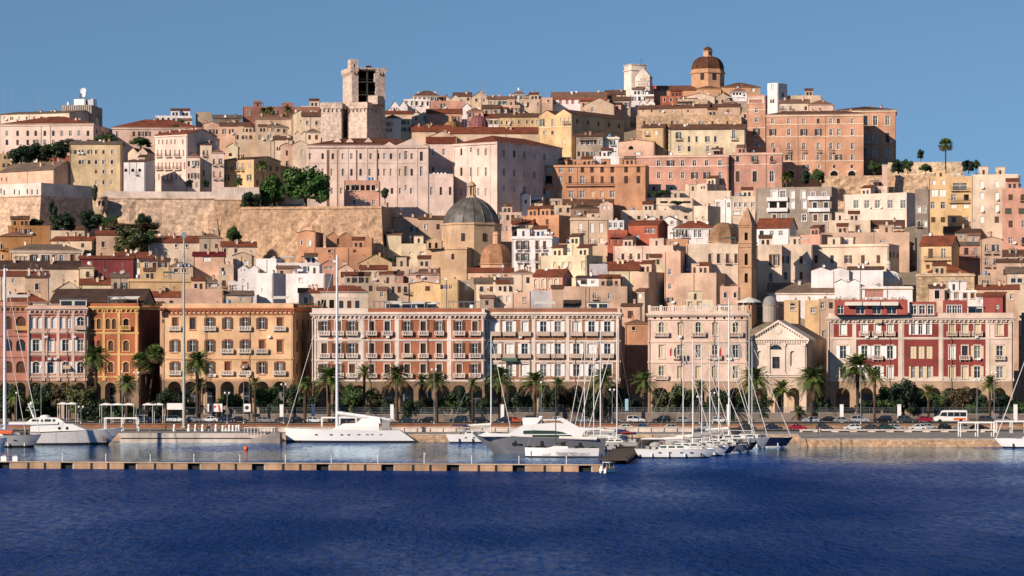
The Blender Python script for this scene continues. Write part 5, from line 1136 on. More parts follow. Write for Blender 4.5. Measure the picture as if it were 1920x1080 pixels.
900 960 0 547 575 f C c=3 Y=770 | A4x1d,sw | cream roof house behind the white shuttered palazzo
560 606 0 548 580 g:6:r C c=2 Y=775 | A2x1d | cream house with red roof above the dark side street
280 345 0 556 584 g:8:r P c=3 Y=768 | A4x1d | pink roof house with red tiles over the dark side alley
1165 1202 2 574 640 s:4:b Q c=0 Y=765 | 590:1182:10:14:sb | peach house standing in the narrow lane with a brown door
1172 1216 0 606 700 f O c=0 Y=752 | 616:1174,1188:6:6:k | orange house deep in the narrow lane between the palazzi
1535 1567 0 560 640 f T c=1 Y=766 | A2x3d | tan house squeezed behind the red attic palazzo
'''
for _l in HOUSES.strip().split('\n'):
    try: house(_l)
    except Exception as e: print('HOUSE FAIL', _l[:60], e); raise
# ------------------------------------------------------------------ landmarks
LIME = stone('d9c0aa', .6, 1.3, .06, .88)
def lathe_px(root, name, m, px, Y, prof, n=8, a0=pi/8, smooth=False, ribs=None, parent=None):
    """profile given as (radius px, row)"""
    mpp = Y/F; mb = MB(); c = (X(px, Y)-root.location[0], Y-root.location[1], -root.location[2])
    pr = [(r*mpp, Z(y, Y)) for r, y in prof]
    mb.lathe(c, pr, n, m, smooth, a0)
    if ribs:
        for i in range(n):
            a = a0+2*pi*i/n
            for (r0, z0), (r1, z1) in zip(pr, pr[1:]):
                mb.bar((c[0]+r0*cos(a), c[1]+r0*sin(a), c[2]+z0), (c[0]+r1*cos(a), c[1]+r1*sin(a), c[2]+z1), ribs[1], ribs[1], ribs[0], 5, False)
    o = mb.obj(name, None); o.parent = parent or root; o.rotation_euler = (0, 0, -root.rotation_euler[2])
    return o
def curve_dome(r, y0, y1, rt, n=9, p=1.0):
    out = []
    for k in range(n+1):
        a = pi/2*k/n
        out.append((rt+(r-rt)*cos(a)**p, y0+(y1-y0)*sin(a)))
    return out
def cross_px(root, px, Y, y0, y1, name='cross'):
    mb = MB(); x = X(px, Y)-root.location[0]; yy = Y-root.location[1]; z0 = Z(y0, Y)-root.location[2]; z1 = Z(y1, Y)-root.location[2]; h = z1-z0
    mb.bar((x,yy,z0),(x,yy,z1),.07,.05,IRON,5); mb.bar((x-h*.22,yy,z0+h*.68),(x+h*.22,yy,z0+h*.68),.05,.05,IRON,5)
    mb.ball((x,yy,z0+.1),.18,.18,.18,IRON,8,5)
    return mb.obj(name, root, (0,0,0), (0,0,-root.rotation_euler[2]))
def volume(name, cat, label, x0, x1, sd, yt, yb, Y, D, m, holes=(), root=None, kind='f', rh=0, tm=None, zb=None, dep=.4, pname='wall', zones=(), flat=None):
    b = B(name, cat, label, x0, x1, sd, yt, yb, Y, D, root=root, zb=zb)
    hs = []
    for h in holes:
        (px, py, w, hh) = h[:4]; u, z = b.pt(px, py); k = Y/F
        hs.append((u-w*k/2, u+w*k/2, z-hh*k/2, z+hh*k/2, h[4] if len(h) > 4 else 0))
    b.walls(m, hs, dep=dep, zones=zones)
    b.hs = hs
    roof(b, kind, rh*Y/F, tm or flat or plain('flat_roof', (.33,.25,.19), .9, 0, .2, .3, .3), m)
    return b

def palace():
    Y = 925; K = stucco('f2d6c2', 1.2); k = Y/F; DRN = plain('drain_pipe', (.33,.2,.14), .7)
    A_ = [(293,(582,605,624,643,659,676,695,709,721,733,750,772),4.5,11),(291,(761,),5.5,16),(293,(790,),5.5,17),(323,(605,622,643,659,676,693,709,721,733,750,772),4.5,13),(321,(761,),5.5,18),(321,(790,),5.5,18),(358,(622,640,735,750,771),4.5,11),(352,(761,),4,10),(384,(700,727),4,8)]
    def wn(L): return [(x,y,w,h) for y, xs, w, h in L for x in xs]
    def place(v, L, rng):
        for (x, y, w, h), hh in zip(wn(L), v.hs):
            v.window((hh[0]+hh[1])/2, hh[2], hh[1]-hh[0], hh[3]-hh[2], rng.choice(('c','sc','v','sy','d')), dep=.35)
    b = volume('palace', 'palace', 'huge pale pink palace with long rows of small windows and a shaded flank', 576, 803, 2, 272, 400, Y, 24, K, wn(A_), kind='h', rh=13, tm=tiles('7a4a34'), dep=.35)
    q = b.mb; W, H = b.W, b.H; zc = b.pt(690, 277)[1]; q.box(-.3,-.45,zc,W+.1,-.004,zc+.5,K); z = b.pt(690, 306)[1]; q.box(0,-.12,z,W,-.004,z+.25,K)
    for px in (577,633,651,687,704,743,781,801): u = b.pt(px,300)[0]; q.box(u-.35,-.14,0,u+.35,-.005,zc,K)
    for x0, x1, yp in ((741,802,260),(718,742,266)):
        u0, z0 = b.pt(x0,272); u1, _ = b.pt(x1,272); q.prism([(u0,z0-.3),(u1,z0-.3),((u0+u1)/2,b.pt(770,yp)[1])], -.3, 3, K)
    b.finish(); r = b.root; rg = random.Random(3); place(b, A_, rg)
    d = MB()
    for px in (613,615.5,632,668,707): u = b.pt(px,300)[0]; d.bar((u,-.2,0),(u,-.2,H-1.5),.13,.13,DRN,5)
    b.put('drain_pipe', d.mesh('drain_pipe'))
    for px in (632,655,690): u = b.pt(px,260)[0]; m = MB(); m.prism([(-1.4,0),(1.4,0),(0,1.5)], 0, 4, K); b.put('dormer', m.mesh('dormer'), (u, 3.5, H+1.2))
    R_ = [(285,(865,897,911),4.5,13),(281,(883,),4.5,9),(322,(865,883,897,911),5,16),(360,(865,897,911),4.5,14)]
    c = volume('', '', '', 850, 932, 122, 268, 400, Y-3, 26, K, wn(R_), root=r, kind='h', rh=13, tm=tiles('8f4f36'), dep=.35)
    q = c.mb; zc = c.pt(890, 272)[1]; q.box(-.3,-.4,zc,c.W+.3,-.004,zc+.5,K)
    for px in (851,876,918,931): u = c.pt(px,300)[0]; q.box(u-.35,-.14,0,u+.35,-.005,zc,K)
    c.finish('east_wing'); place(c, R_, rg)
    for row in (286, 322, 352):
        for i in range(6): c.put('window', window_mesh(1.1, 2.2, rg.choice(('d','sy','c'))), (c.W+.06, c.D*(.1+.155*i), c.pt(932,row)[1]-1.1), pi/2)
    M_ = [(285,(812,832),4.5,12),(318,(812,833),4.5,9)]
    e = volume('', '', '', 800, 853, 0, 269, 400, Y+13, 10, K, wn(M_), root=r, kind='s', rh=12, tm=tiles('8f4a2e'), dep=.35); e.finish('courtyard_range'); place(e, M_, rg)
    G_ = [(358,(809,826.5,844),4.5,15)]
    g = volume('', '', '', 803.2, 850, 0, 326, 400, Y+.3, 12, K, wn(G_), root=r, dep=.35); g.finish('terrace_range'); place(g, G_, rg)
    m = MB()
    for px in (813,820,827,834): u = g.pt(px,326)[0]; m.prism([(u-.5,0),(u+.5,0),(u+.2,.6)], .3, 1.0, WHITE)
    g.put('skylight', m.mesh('skylight'), (0,0,g.H))
palace()
# the medieval fortress tower
def fortress():
    Y = 1046
    b = volume('fortress_tower', 'fortress', 'tall pale limestone medieval fortress tower with one open side showing timber floors', 651, 688, 31, 192, 275, Y, 13, LIME)
    b.mb.box(-.35,-.35,b.H-2.3,b.W+.35,b.D+.35,b.H-.3,LIME)
    for i in range(5): b.mb.box(.6+i*1.6,-.5,b.H-3.3,1.0+i*1.6,0,b.H-2.3,LIME)
    for i in range(4): b.mb.box(b.W,1+i*3,b.H-3.3,b.W+.5,1.5+i*3,b.H-2.3,LIME)
    b.finish('wall'); r = b.root
    a = volume('', '', '', 602, 640, 11, 192, 290, Y+1, 12, LIME, root=r)
    a.mb.box(-.35,-.35,a.H-2.3,a.W+.35,a.D+.35,a.H-.3,LIME)
    for i in range(5): a.mb.box(.6+i*1.6,-.5,a.H-3.3,1.0+i*1.6,0,a.H-2.3,LIME)
    a.mb.prism([(0,a.H-13),(0,0),(-2.8,0)],-.5,a.D*.8,LIME)
    a.finish('west_bastion')
    q = volume('', '', '', 690, 708, 12, 179, 193, Y+2.5, 6, LIME, root=r, zb=Z(194,Y)); q.finish('parapet_block')
    # upper tower
    t = B('', '', '', 660, 722, -18, 127, 250, Y+10, 13, root=r)
    u0, _ = t.pt(672, 150); u1, _ = t.pt(707, 150); zt = t.pt(690, 129.5)[1]; zb_ = t.pt(690, 196)[1]
    t.walls(LIME, [(u0, u1, zb_, zt)], dep=1.6)
    m = t.mb; W, D, H = t.W, t.D, t.H
    tim = plain('old_timber', (.07,.06,.055), .9, 0, .1, .3)
    inner = plain('shade_dark_stone', (.05,.046,.043), .95, 0, .1, .3)  # inner stone coloured darker to stand for the shade inside the tower
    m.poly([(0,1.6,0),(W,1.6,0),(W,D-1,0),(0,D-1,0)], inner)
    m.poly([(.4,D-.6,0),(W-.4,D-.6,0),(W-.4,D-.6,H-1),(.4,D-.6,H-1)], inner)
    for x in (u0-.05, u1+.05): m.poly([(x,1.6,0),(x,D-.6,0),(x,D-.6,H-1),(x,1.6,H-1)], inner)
    m.box(-.5,-.5,H-1.6,u0-.05,D+.4,H,LIME); m.box(u1+.05,-.5,H-1.6,W+.5,D+.4,H,LIME); m.box(u0-.05,2,H-.7,u1+.05,D+.4,H-.1,LIME)
    for i in range(3): m.box(W-2.6+i*1.1,-.75,H-2.4,W-2.2+i*1.1,0,H-1.6,LIME)
    for i in range(2): m.box(.3+i*1.1,-.75,H-2.4,.7+i*1.1,0,H-1.6,LIME)
    for i in range(6): m.box(-.75,.8+i*2,H-2.4,0,1.3+i*2,H-1.6,LIME)
    # ragged broken edge of the open side
    rg = random.Random(4)
    for i in range(10):
        z = zb_+(zt-zb_)*(.12+.085*i); w = rg.uniform(.2, 1.1); m.box(u1-w,.02,z,u1+.01,1.3,z+1.25,LIME)
    t.finish('upper_tower')
    f = MB()
    for py in (131, 153, 177):
        z = t.pt(690, py)[1]; f.box(u0-.04,.3,z-.22,u1+.04,D-.7,z+.08,tim)
        for i in range(6): f.box(u0+.4+i*1.1,.1,z-.5,u0+.65+i*1.1,D-.8,z-.22,tim)
    um = (u0+u1)/2; f.box(um-.25,.5,zb_,um+.25,1.0,zt,tim)
    for py in (153, 177): z = t.pt(690, py)[1]; f.box(u0,.35,z+.9,u1,.45,z+1.0,tim)
    t.put('timber_floor', f.mesh('timber_floor'))
    k = MB(); ut, _ = t.pt(695, 127); k.prism([(ut,H-.2),(ut,H+1.3),(ut+1.2,H+1.3),(ut+2.2,H-.2)], 4, 6.5, tim); t.put('roof_hatch', k.mesh('roof_hatch'))
    g = B('', '', '', 657, 672, -5, 111, 150, Y+9.4, 4, root=r, zb=Z(130, Y+9))
    u, z = g.pt(665, 125); g.walls(LIME, [(u-.35,u+.35,z-.9,z+.9)], dep=.3); roof(g, 'f', 0, LIME, LIME); g.finish('turret'); g.put('window', window_mesh(.7,1.8,'k'), (u,.3,z-.9))
fortress()
# bastion walls
def bastion(label, x0, x1, sd, yt, ym, yb, Y, D, top, low, batter=2.5, name='bastion_wall', slits=(), cordon=True, cat='bastion'):
    b = B(name, cat, label, x0, x1, sd, yt, yb, Y, D)
    mb = MB(); W, H = b.W, b.H; zm = b.pt((x0+x1)/2, ym)[1]; k = batter
    hs = [(b.pt(x, y)[0]-.25, b.pt(x, y)[0]+.25, b.pt(x, y)[1]-.8, b.pt(x, y)[1]+.8) for x, y in slits]
    wall_face(mb, W, H, hs, top, .4, z0=zm)
    for h in hs: mb.poly([(h[0],.4,h[2]),(h[1],.4,h[2]),(h[1],.4,h[3]),(h[0],.4,h[3])], DARK)
    mb.poly([(W,0,zm),(W,D,zm),(W,D,H),(W,0,H)], top); mb.poly([(0,0,zm),(0,0,H),(0,D,H),(0,D,zm)], top)
    mb.poly([(0,0,H),(W,0,H),(W,D,H),(0,D,H)], CONC)
    nx, nz = max(6, int(W/2)), 8; vs = []; rg = random.Random(int(x0))
    for j in range(nz+1):
        for i in range(nx+1):
            u = W*i/nx; z = zm*j/nz; e = mnoise.noise((u*.35, z*.5, x0))*.9 if 0 < j < nz else 0
            vs.append((u if 0 < i < nx else (u+(k*.5*(1-j/nz) if i == nx else -k*.5*(1-j/nz))), -k*(1-j/nz)+e, z))
    fs = [(j*(nx+1)+i, j*(nx+1)+i+1, (j+1)*(nx+1)+i+1, (j+1)*(nx+1)+i) for j in range(nz) for i in range(nx)]
    mb.raw(vs, fs, low)
    mb.poly([(W+k*.5,-k,0),(W+k*.5,D,0),(W,D,zm),(W,0,zm)], low); mb.poly([(-k*.5,-k,0),(0,0,zm),(0,D,zm),(-k*.5,D,0)], low)
    if cordon: mb.box(-.15,-.3,zm-.2,W+.15,-.005,zm+.2,low)
    o = b.put('wall', mb.mesh('wall'))
    return b
ROCK = stone('e0bf9f', .8, 1.7, .2); ROCK2 = stone('d2ae8c', .7, 1.5, .18); PALEW = stucco('f2ddc8', 1.6)
bastion('white gun-slit fort wall on a sloping stone base', -30, 77, 96, 345, 369, 425, 905, 24, stucco('f1e2d2', 1.5), ROCK, 4, slits=[(2,358),(8,361),(27,360),(36,361),(51,359),(60,360),(70,360)])
bastion('huge rough orange stone bastion with a pale parapet band', 193, 402, 0, 359, 372, 470, 885, 18, PALEW, ROCK, 5)
bastion('pale-topped bastion face turning toward the pine trees', 402, 486, 0, 351, 375, 472, 886, 20, PALEW, ROCK2, 4)
bastion('smooth tan bastion wall under the pine trees and palace', 452, 715, 30, 387, 391, 478, 872, 26, ROCK2, stone('d4ae8a', .6, 1.3, .12), 3)
bastion('pale stone terrace wall at the top edge behind round trees', 1653, 1806, 0, 304, 306, 338, 990, 8, stone('e4c8a4', .7, 1.4, .12), stone('e4c8a4', .7, 1.4, .12), .3, 'terrace_wall', cordon=False, cat='wall')
bastion('long weathered stone terrace wall above the pale pink apartment block', 1541, 1743, 0, 329, 332, 370, 972, 8, stone('dcb994', .7, 1.4, .18), stone('dcb994', .7, 1.4, .18), .8, 'terrace_wall', cordon=False, cat='wall')
bastion('low tan garden wall below the dark bushes', 182, 240, 0, 432, 436, 470, 868, 5, ROCK2, ROCK2, .8, 'garden_wall', cordon=False, cat='wall')
bz = thing('bartizan', 'small round stone lookout turret on the corner of the bastion', 'turret', (X(191, 878), 878, Z(404, 878)))
lathe_px(bz, 'wall', ROCK, 191, 878, [(1,404),(5,398),(11,388),(11,386),(10.5,372),(12,371),(12,369),(0,366)], 12, 0, True)
for _x in (186.5, 193):
    _q = MB(); _q.box(-.45,-.12,0,.45,.1,1.3,DARK); _q.lathe((0,0,1.3),[(.45,-.12),(.4,.1),(.25,.35),(0,.45)],8,DARK); _q.obj('window', bz, (X(_x, 876)-bz.location[0], -1.75 if _x > 190 else -1.62, Z(386, 876)-bz.location[2]))
pl = thing('chimney_pillar', 'pink plastered pillar standing before the long terrace wall', 'pillar', (X(1659, 968), 968, ground_z(X(1659, 968), 968)))
_q = MB(); _q.box(-.8,-.8,0,.8,.8,Z(311, 968)-pl.location[2],stucco('efcdb8')); _q.box(-.95,-.95,Z(311, 968)-pl.location[2],.95,.95,Z(309, 968)-pl.location[2],stucco('efcdb8')); _q.obj('shaft', pl)
# cathedral with bell tower and dome
def cathedral():
    Y = 1136; OR = stucco('e2a878', 1.4); WH = stucco('f3e3cd', 1.2); DT = tiles('6a4833')
    b = volume('cathedral', 'cathedral', 'orange cathedral with big octagonal brown-tiled dome and white bell tower', 1219, 1306, 0, 169, 190, Y, 16, OR, kind='g', rh=8, tm=tiles('8a5f48'))
    b.finish('nave'); r = b.root
    for x in (1241, 1262): b.put('window', window_mesh(1.0, 1.6, 'v'), (b.pt(x, 173)[0], -.02, b.pt(x, 175)[1]))
    w = volume('', '', '', 1352, 1425, -4, 163, 190, Y+2, 14, OR, [(1384,170,4,6,1),(1412,168,6,8)], root=r, kind='h', rh=8, tm=tiles('7d5a48')); w.finish('east_wing')
    w.put('window', window_mesh(.9, 1.3, 'k'), (w.pt(1384,170)[0], .4, w.pt(1384,173)[1])); w.put('window', window_mesh(1.3, 1.7, 'sw'), (w.pt(1412,168)[0], .4, w.pt(1412,172)[1]))
    w = volume('', '', '', 1306, 1352, 0, 166, 190, Y-4, 8, OR, root=r, kind='h', rh=5, tm=tiles('8a5f48')); w.finish('choir')
    d = lathe_px(r, 'drum', OR, 1327, Y+8, [(31,190),(31,140),(33,139),(33,136),(31,135),(31,131)], 8, -.04)
    Yd = Y+8; mpp = Yd/F
    for k in range(8):
        a = .12+pi/8+pi/8+2*pi*k/8-pi/2
    for a in (-pi/2-.27-pi/8+pi/8, -pi/2+pi/4-.0):
        pass
    for k in (5, 6):                       # windows on the three faces towards the harbour
        a = -.04+2*pi*(k+.5)/8; rr = 31*mpp*cos(pi/8)
        o = mobj('window', window_mesh(1.6, 2.6, 'd', 0, None), d, (0,0,0)); o.matrix_local = Matrix.Translation((X(1327,Yd)-r.location[0]+(rr+.08)*cos(a), Yd-r.location[1]+(rr+.08)*sin(a), Z(152, Yd)-r.location[2])) @ Matrix.Rotation(a+pi/2, 4, 'Z')
    dm = lathe_px(r, 'dome', DT, 1327, Yd, curve_dome(30, 131, 107, 9, 9, .9), 8, -.04, ribs=(tiles('5e3d2c'), .16))
    ln = lathe_px(r, 'lantern', stucco('e8b48c'), 1327, Yd, [(8.5,108),(8.5,97),(9.5,96.5),(9.5,95.5)], 8, -.04, parent=None)
    lathe_px(r, 'lantern_cap', DT, 1327, Yd, curve_dome(8.5, 96, 88, .8, 6, .9), 8, -.04)
    _q = MB(); _q.box(-.35,-.1,0,.35,.1,1.5,DARK); _q.obj('lantern_window', ln, (X(1329,Yd)-r.location[0]+.2, 8*mpp*-.93+Yd-r.location[1], Z(104,Yd)-r.location[2]))
    cross_px(r, 1327, Yd, 88, 80)
    t = volume('', '', '', 1184, 1212, -14, 121, 190, Y+6, 7, WH, root=r); H = t.H; W = t.W; D = t.D
    t.mb.box(-.3,-.3,H-2.4,W+.3,D+.3,H-2.0,WH); t.mb.box(-.3,-.3,H-.1,W+.3,D+.3,H+.15,WH)
    t.finish('bell_tower')
    o = t.put('window', window_mesh(1.2, 4.2, 'k', 1, WH, .1), (-.02, D/2, t.pt(1184,170)[1])); o.matrix_local = o.matrix_local @ Matrix.Rotation(-pi/2, 4, 'Z')
    g = volume('', '', '', 1191, 1218, 5, 142, 190, Y-6, 8, WH, root=r, kind='p', rh=16, tm=WH)
    for row, n, w, y0, h in ((0, 8, .45, 172, 8), (1, 7, .45, 161, 7), (2, 4, .4, 151, 5)):
        for i in range(n):
            u = g.W*(.12+.76*(i+.5)/n) if row < 2 else g.W*(.25+.5*(i+.5)/n)
            g.mb.box(u-.18,-.3,g.pt(1204,y0)[1],u+.18,-.002,g.pt(1204,y0)[1]+h*.2,WH)
        g.mb.box(.3,-.36,g.pt(1204,y0)[1]-.2,g.W-.3,-.002,g.pt(1204,y0)[1]-.003,WH)
    g.finish('facade')
    cross_px(r, 1202, Y+4, 122, 110)
cathedral()
fl = thing('flag', 'small red flag on a pole beside the cathedral bell tower', 'flag', (X(1225,1095), 1095, Z(178,1095)))
_q = MB(); _q.bar((0,0,0),(0,0,4.2),.05,.04,METAL,5); _q.obj('pole', fl)
_q = MB(); rd = plain('red_cloth', (.55,.05,.05), .8)
_q.raw([(.05,.02*((-1)**i),z) for i in (0,) for z in (3.9,2.6)]+[(.6,.12,3.8),(.6,.12,2.4),(1.1,-.05,3.75),(1.1,-.05,2.3)], [(0,1,3,2),(2,3,5,4)], rd); _q.obj('cloth', fl)
# domed churches in the lower town
def dome_church():
    Y = 868; ST = stucco('d8b48a', 1.5); LEAD = plain('weathered_lead', (.115,.105,.092), .55, .08, .4, .45, .5)
    b = volume('domed_church', 'church', 'tan church with huge grey ribbed lead dome and stone lantern', 799, 875, 22, 464, 510, Y-14, 12, ST, [(849,481,6,11,1)])
    b.mb.box(-.3,-.3,b.H-.6,b.W+.3,b.D+.3,b.H-.2,ST); b.finish('nave'); r = b.root
    b.put('window', window_mesh(1.1,1.9,'d',1), (b.pt(849,481)[0], .4, b.pt(849,486.5)[1]))
    d = lathe_px(r, 'drum', ST, 884, Y, [(56,500),(56,424),(58,423),(58,420),(54,419)], 8, .1)
    for k in (5, 6):
        a = .1+2*pi*(k+.5)/8; rr = 56*Y/F*cos(pi/8)
        o = mobj('window', window_mesh(1.2, 2.4, 'd'), d); o.matrix_local = Matrix.Translation((X(884,Y)-r.location[0]+(rr+.08)*cos(a), Y-r.location[1]+(rr+.08)*sin(a), Z(454, Y)-r.location[2])) @ Matrix.Rotation(a+pi/2, 4, 'Z')
    lathe_px(r, 'dome', LEAD, 884, Y, [(53,420),(51.5,412),(48.5,404),(44,396),(38,388.5),(31,382),(22,376),(12,371)], 16, .1, ribs=(LEAD, .13))
    l = lathe_px(r, 'lantern', ST, 884, Y, [(12,372),(11,369),(9,368),(9,366),(5.5,365.5),(5.5,350),(9.5,349),(9.5,347),(7.5,346),(6,343),(3,341),(1,339),(.8,334)], 8)
    _q = MB()
    for k in range(8):
        a = pi/8+2*pi*k/8; _q.bar((1.25*cos(a),1.25*sin(a),0),(1.25*cos(a),1.25*sin(a),2.6),.17,.17,ST,6)
    _q.obj('lantern_column', l, (X(884,Y)-r.location[0], Y-r.location[1], Z(366,Y)-r.location[2]))
    cross_px(r, 884, Y, 336, 328)
    g = volume('', '', '', 800, 828, 2, 452, 475, Y-13, 2.4, ST, [(806,460,5,11,1),(818,460,5,11,1)], root=r, kind='p', rh=7, tm=ST, zb=Z(466,Y-13), dep=2.3); g.finish('belfry')
    w = volume('', '', '', 891, 962, 0, 453, 520, Y+6, 8, stucco('cfa679', 1.6), root=r); w.finish('side_wing')
dome_church()
def simple_dome(label, px, Y, rows, name='dome_church', cat='church', n=8, a0=pi/8, mt=None, wm=None, lantern=None, base=None, ribs=None, crs=None, smooth=False):
    """rows: (r, base row, top row, drum bottom row)"""
    R, y0, y1, yd = rows
    t = thing(name, label, cat, (X(px,Y), Y, Z(yd,Y)))
    dr = lathe_px(t, 'drum', wm, px, Y, [(R*.98,yd+6),(R*.98,y0+1.5),(R*1.06,y0+1),(R*1.06,y0),(R,y0-.3)], n, a0, smooth)
    lathe_px(t, 'dome', mt, px, Y, curve_dome(R, y0, y1, (lantern[0]*.8 if lantern else .6), 8, .85), n, a0, smooth, ribs)
    if lantern:
        lr, la, lb = lantern
        lathe_px(t, 'lantern', wm, px, Y, [(lr,y1+1),(lr,la),(lr*1.25,la-.4),(lr*1.25,la-1.2)]+curve_dome(lr*1.05, la-1, lb, .4, 5), 8, a0)
    return t
TANT = plain('tan_dome_plaster', (.33,.17,.09), .8, 0, .2, .3, .5)
simple_dome('brown octagonal dome with round lantern beside the huge grey dome', 930, 838, (32,495,457,520), mt=TANT, wm=stucco('dba983',1.5), lantern=(6.5,441,434))
simple_dome('maroon dome among terracotta roofs below the skyline', 897, 1062, (18,238,217,246), n=16, a0=0, mt=plain('maroon_tiles',(.22,.085,.08),.7,0,.3,.25), wm=stucco('b86a58'), ribs=(plain('maroon_ribs',(.15,.05,.05),.7),.09))
simple_dome('olive-brown dome with small cream lantern beside the maroon dome', 846, 1066, (15,243,228,250), n=16, a0=0, mt=plain('ochre_dome',(.27,.16,.06),.8,0,.2,.3), wm=stucco('c89a68'), lantern=(4.5,220,216))
simple_dome('broad brown patched dome beside the pointed bell tower', 1357, 812, (30,453,417,466), mt=plain('patched_dome',(.26,.15,.085),.85,0,.2,.45,.25), wm=stucco('d8b48a'))
simple_dome('small pale ribbed dome with open lantern behind the white houses', 1666, 806, (26,531,509,545), n=16, a0=0, mt=stucco('d8cdbb'), wm=stucco('d6c8b4'), lantern=(4,496,489), ribs=(WHITE,.1))
simple_dome('grey apse dome next to the church nave with grey roof', 1444, 790, (14,572,555,598), n=16, a0=0, mt=plain('grey_apse',(.24,.235,.23),.8,0,.2,.2,.5), wm=stucco('b0a598'))
def bell_tower():
    Y = 790; m = stucco('c99c74', 1.5)
    b = B('bell_tower', 'bell tower', 'tan church bell tower with arched openings and pointed stone spire', 1385, 1409, 10, 423, 575, Y, 4.6)
    hs = []; k = Y/F
    for y, h in ((443,15), (486,22), (521,18)):
        u, z = b.pt(1399, y); hs.append((u-3.2*k, u+3.2*k, z-h*k/2, z+h*k/2, 1))
    b.walls(m, hs, dep=.7); q = b.mb; W, D, H = b.W, b.D, b.H
    for y in (455, 500, 425, 462):
        z = b.pt(1397, y)[1]; q.box(-.2,-.2,z-.2,W+.2,D+.2,z+.15,m)
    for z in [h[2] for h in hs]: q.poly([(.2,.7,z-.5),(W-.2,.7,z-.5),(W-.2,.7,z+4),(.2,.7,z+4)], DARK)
    b.finish('shaft')
    s = MB(); top = b.pt(1400, 387)[1]; s.raw([(-.25,-.25,H),(W+.25,-.25,H),(W+.25,D+.25,H),(-.25,D+.25,H),(W/2,D/2,top)], [(0,1,4),(1,2,4),(2,3,4),(3,0,4)], stucco('b98a66', 1.6))
    b.put('spire', s.mesh('spire'))
    o = b.put('window', window_mesh(.9, 2.2, 'k', 1), (W+.03, D/2, hs[0][2])); o.matrix_local = o.matrix_local @ Matrix.Rotation(pi/2, 4, 'Z')
bell_tower()
# telecom block on the western skyline
def telecom():
    Y = 1098; b = volume('telecom_block', 'telecom building', 'concrete block with white equipment cabins and dishes on the skyline', 116, 172, 20, 197, 225, Y, 16, stucco('bfa791', 1.6))
    for i in range(14): b.mb.box(.5+i*.85,-.25,b.H-4,.8+i*.85,-.002,b.H-.1,CONC)
    b.finish('wall'); W, D, H = b.W, b.D, b.H
    c = MB(); c.box(4,3,H-.7,8.5,9,H+2.6,WHITE); c.box(9,4,H-.7,11.5,9,H+2.8,plain('grey_cabin',(.45,.47,.5),.6)); b.put('equipment_cabin', c.mesh('equipment_cabin'))
    for i, (u, z, s) in enumerate(((8.2,3.5,1.8),(7.6,5.0,1.5),(6,3.2,1.3),(.9,.4,1.2))):
        o = b.put('satellite_dish', clutter_mesh('satellite_dish', i), (u, 3+.6*i, H+z-.7), i-.9); o.scale = (s*1.7,)*3
    a = MB()
    for u, h in ((-.3,3),(5.6,5.2),(8.6,7.5),(12.3,3.8)): a.bar((u,4,H-.7),(u,4,H+h),.08,.05,METAL,5)
    b.put('antenna', a.mesh('antenna'))
telecom()
def mast(px, y0, y1, Y, label):
    t = thing('antenna_mast', label, 'antenna', (X(px,Y), Y, Z(y1,Y)-3)); h = Z(y0,Y)-Z(y1,Y)+3
    m = MB(); m.bar((0,0,0),(0,0,h),.13,.05,METAL,5)
    for z in (h*.55, h*.8): m.bar((-.5,0,z),(.5,0,z),.04,.04,METAL,4)
    m.obj('pole', t)
for px, y0, y1, lb in ((7,166,212,'thin antenna mast over the cream barrack at the edge of the picture'),(22,160,212,'tallest thin antenna mast over the cream barrack'),(73,168,211,'lone thin antenna mast near the middle of the cream barrack roof'),(905,150,182,'dark antenna mast standing on the skyline between fortress and cathedral')):
    mast(px, y0, y1, 1095, lb)
# ------------------------------------------------------------------ ground, water, quays
def ground_mat():
    m, N, L, P = newmat('earth_and_paving')
    f, _ = noise_ramp(N, L, .08, 6, 0, 1); f2, raw = noise_ramp(N, L, .9, 5, .75, 1.2)
    c = mixc(N, L, f, (.27,.2,.13), (.17,.15,.11)); L.new(scale_col(N, L, c, f2), P.inputs['Base Color']); P.inputs['Roughness'].default_value = .95
    bump(N, L, raw, .2, .5, P); return m
xs = [-3000,-1500,-900]+[-600+i*8 for i in range(151)]+[900,1500,3000]
ys = [667.5,671.9,672,673,675]+[680+i*7 for i in range(110)]+[1500,1700,2100,3000,6000]
gv = [(x, y, ground_z(x, y)) for y in ys for x in xs]; nx = len(xs)
g = MB(); g.raw(gv, [(j*nx+i, j*nx+i+1, (j+1)*nx+i+1, (j+1)*nx+i) for j in range(len(ys)-1) for i in range(nx-1)], ground_mat())
tag(g.obj('ground'), kind='structure')
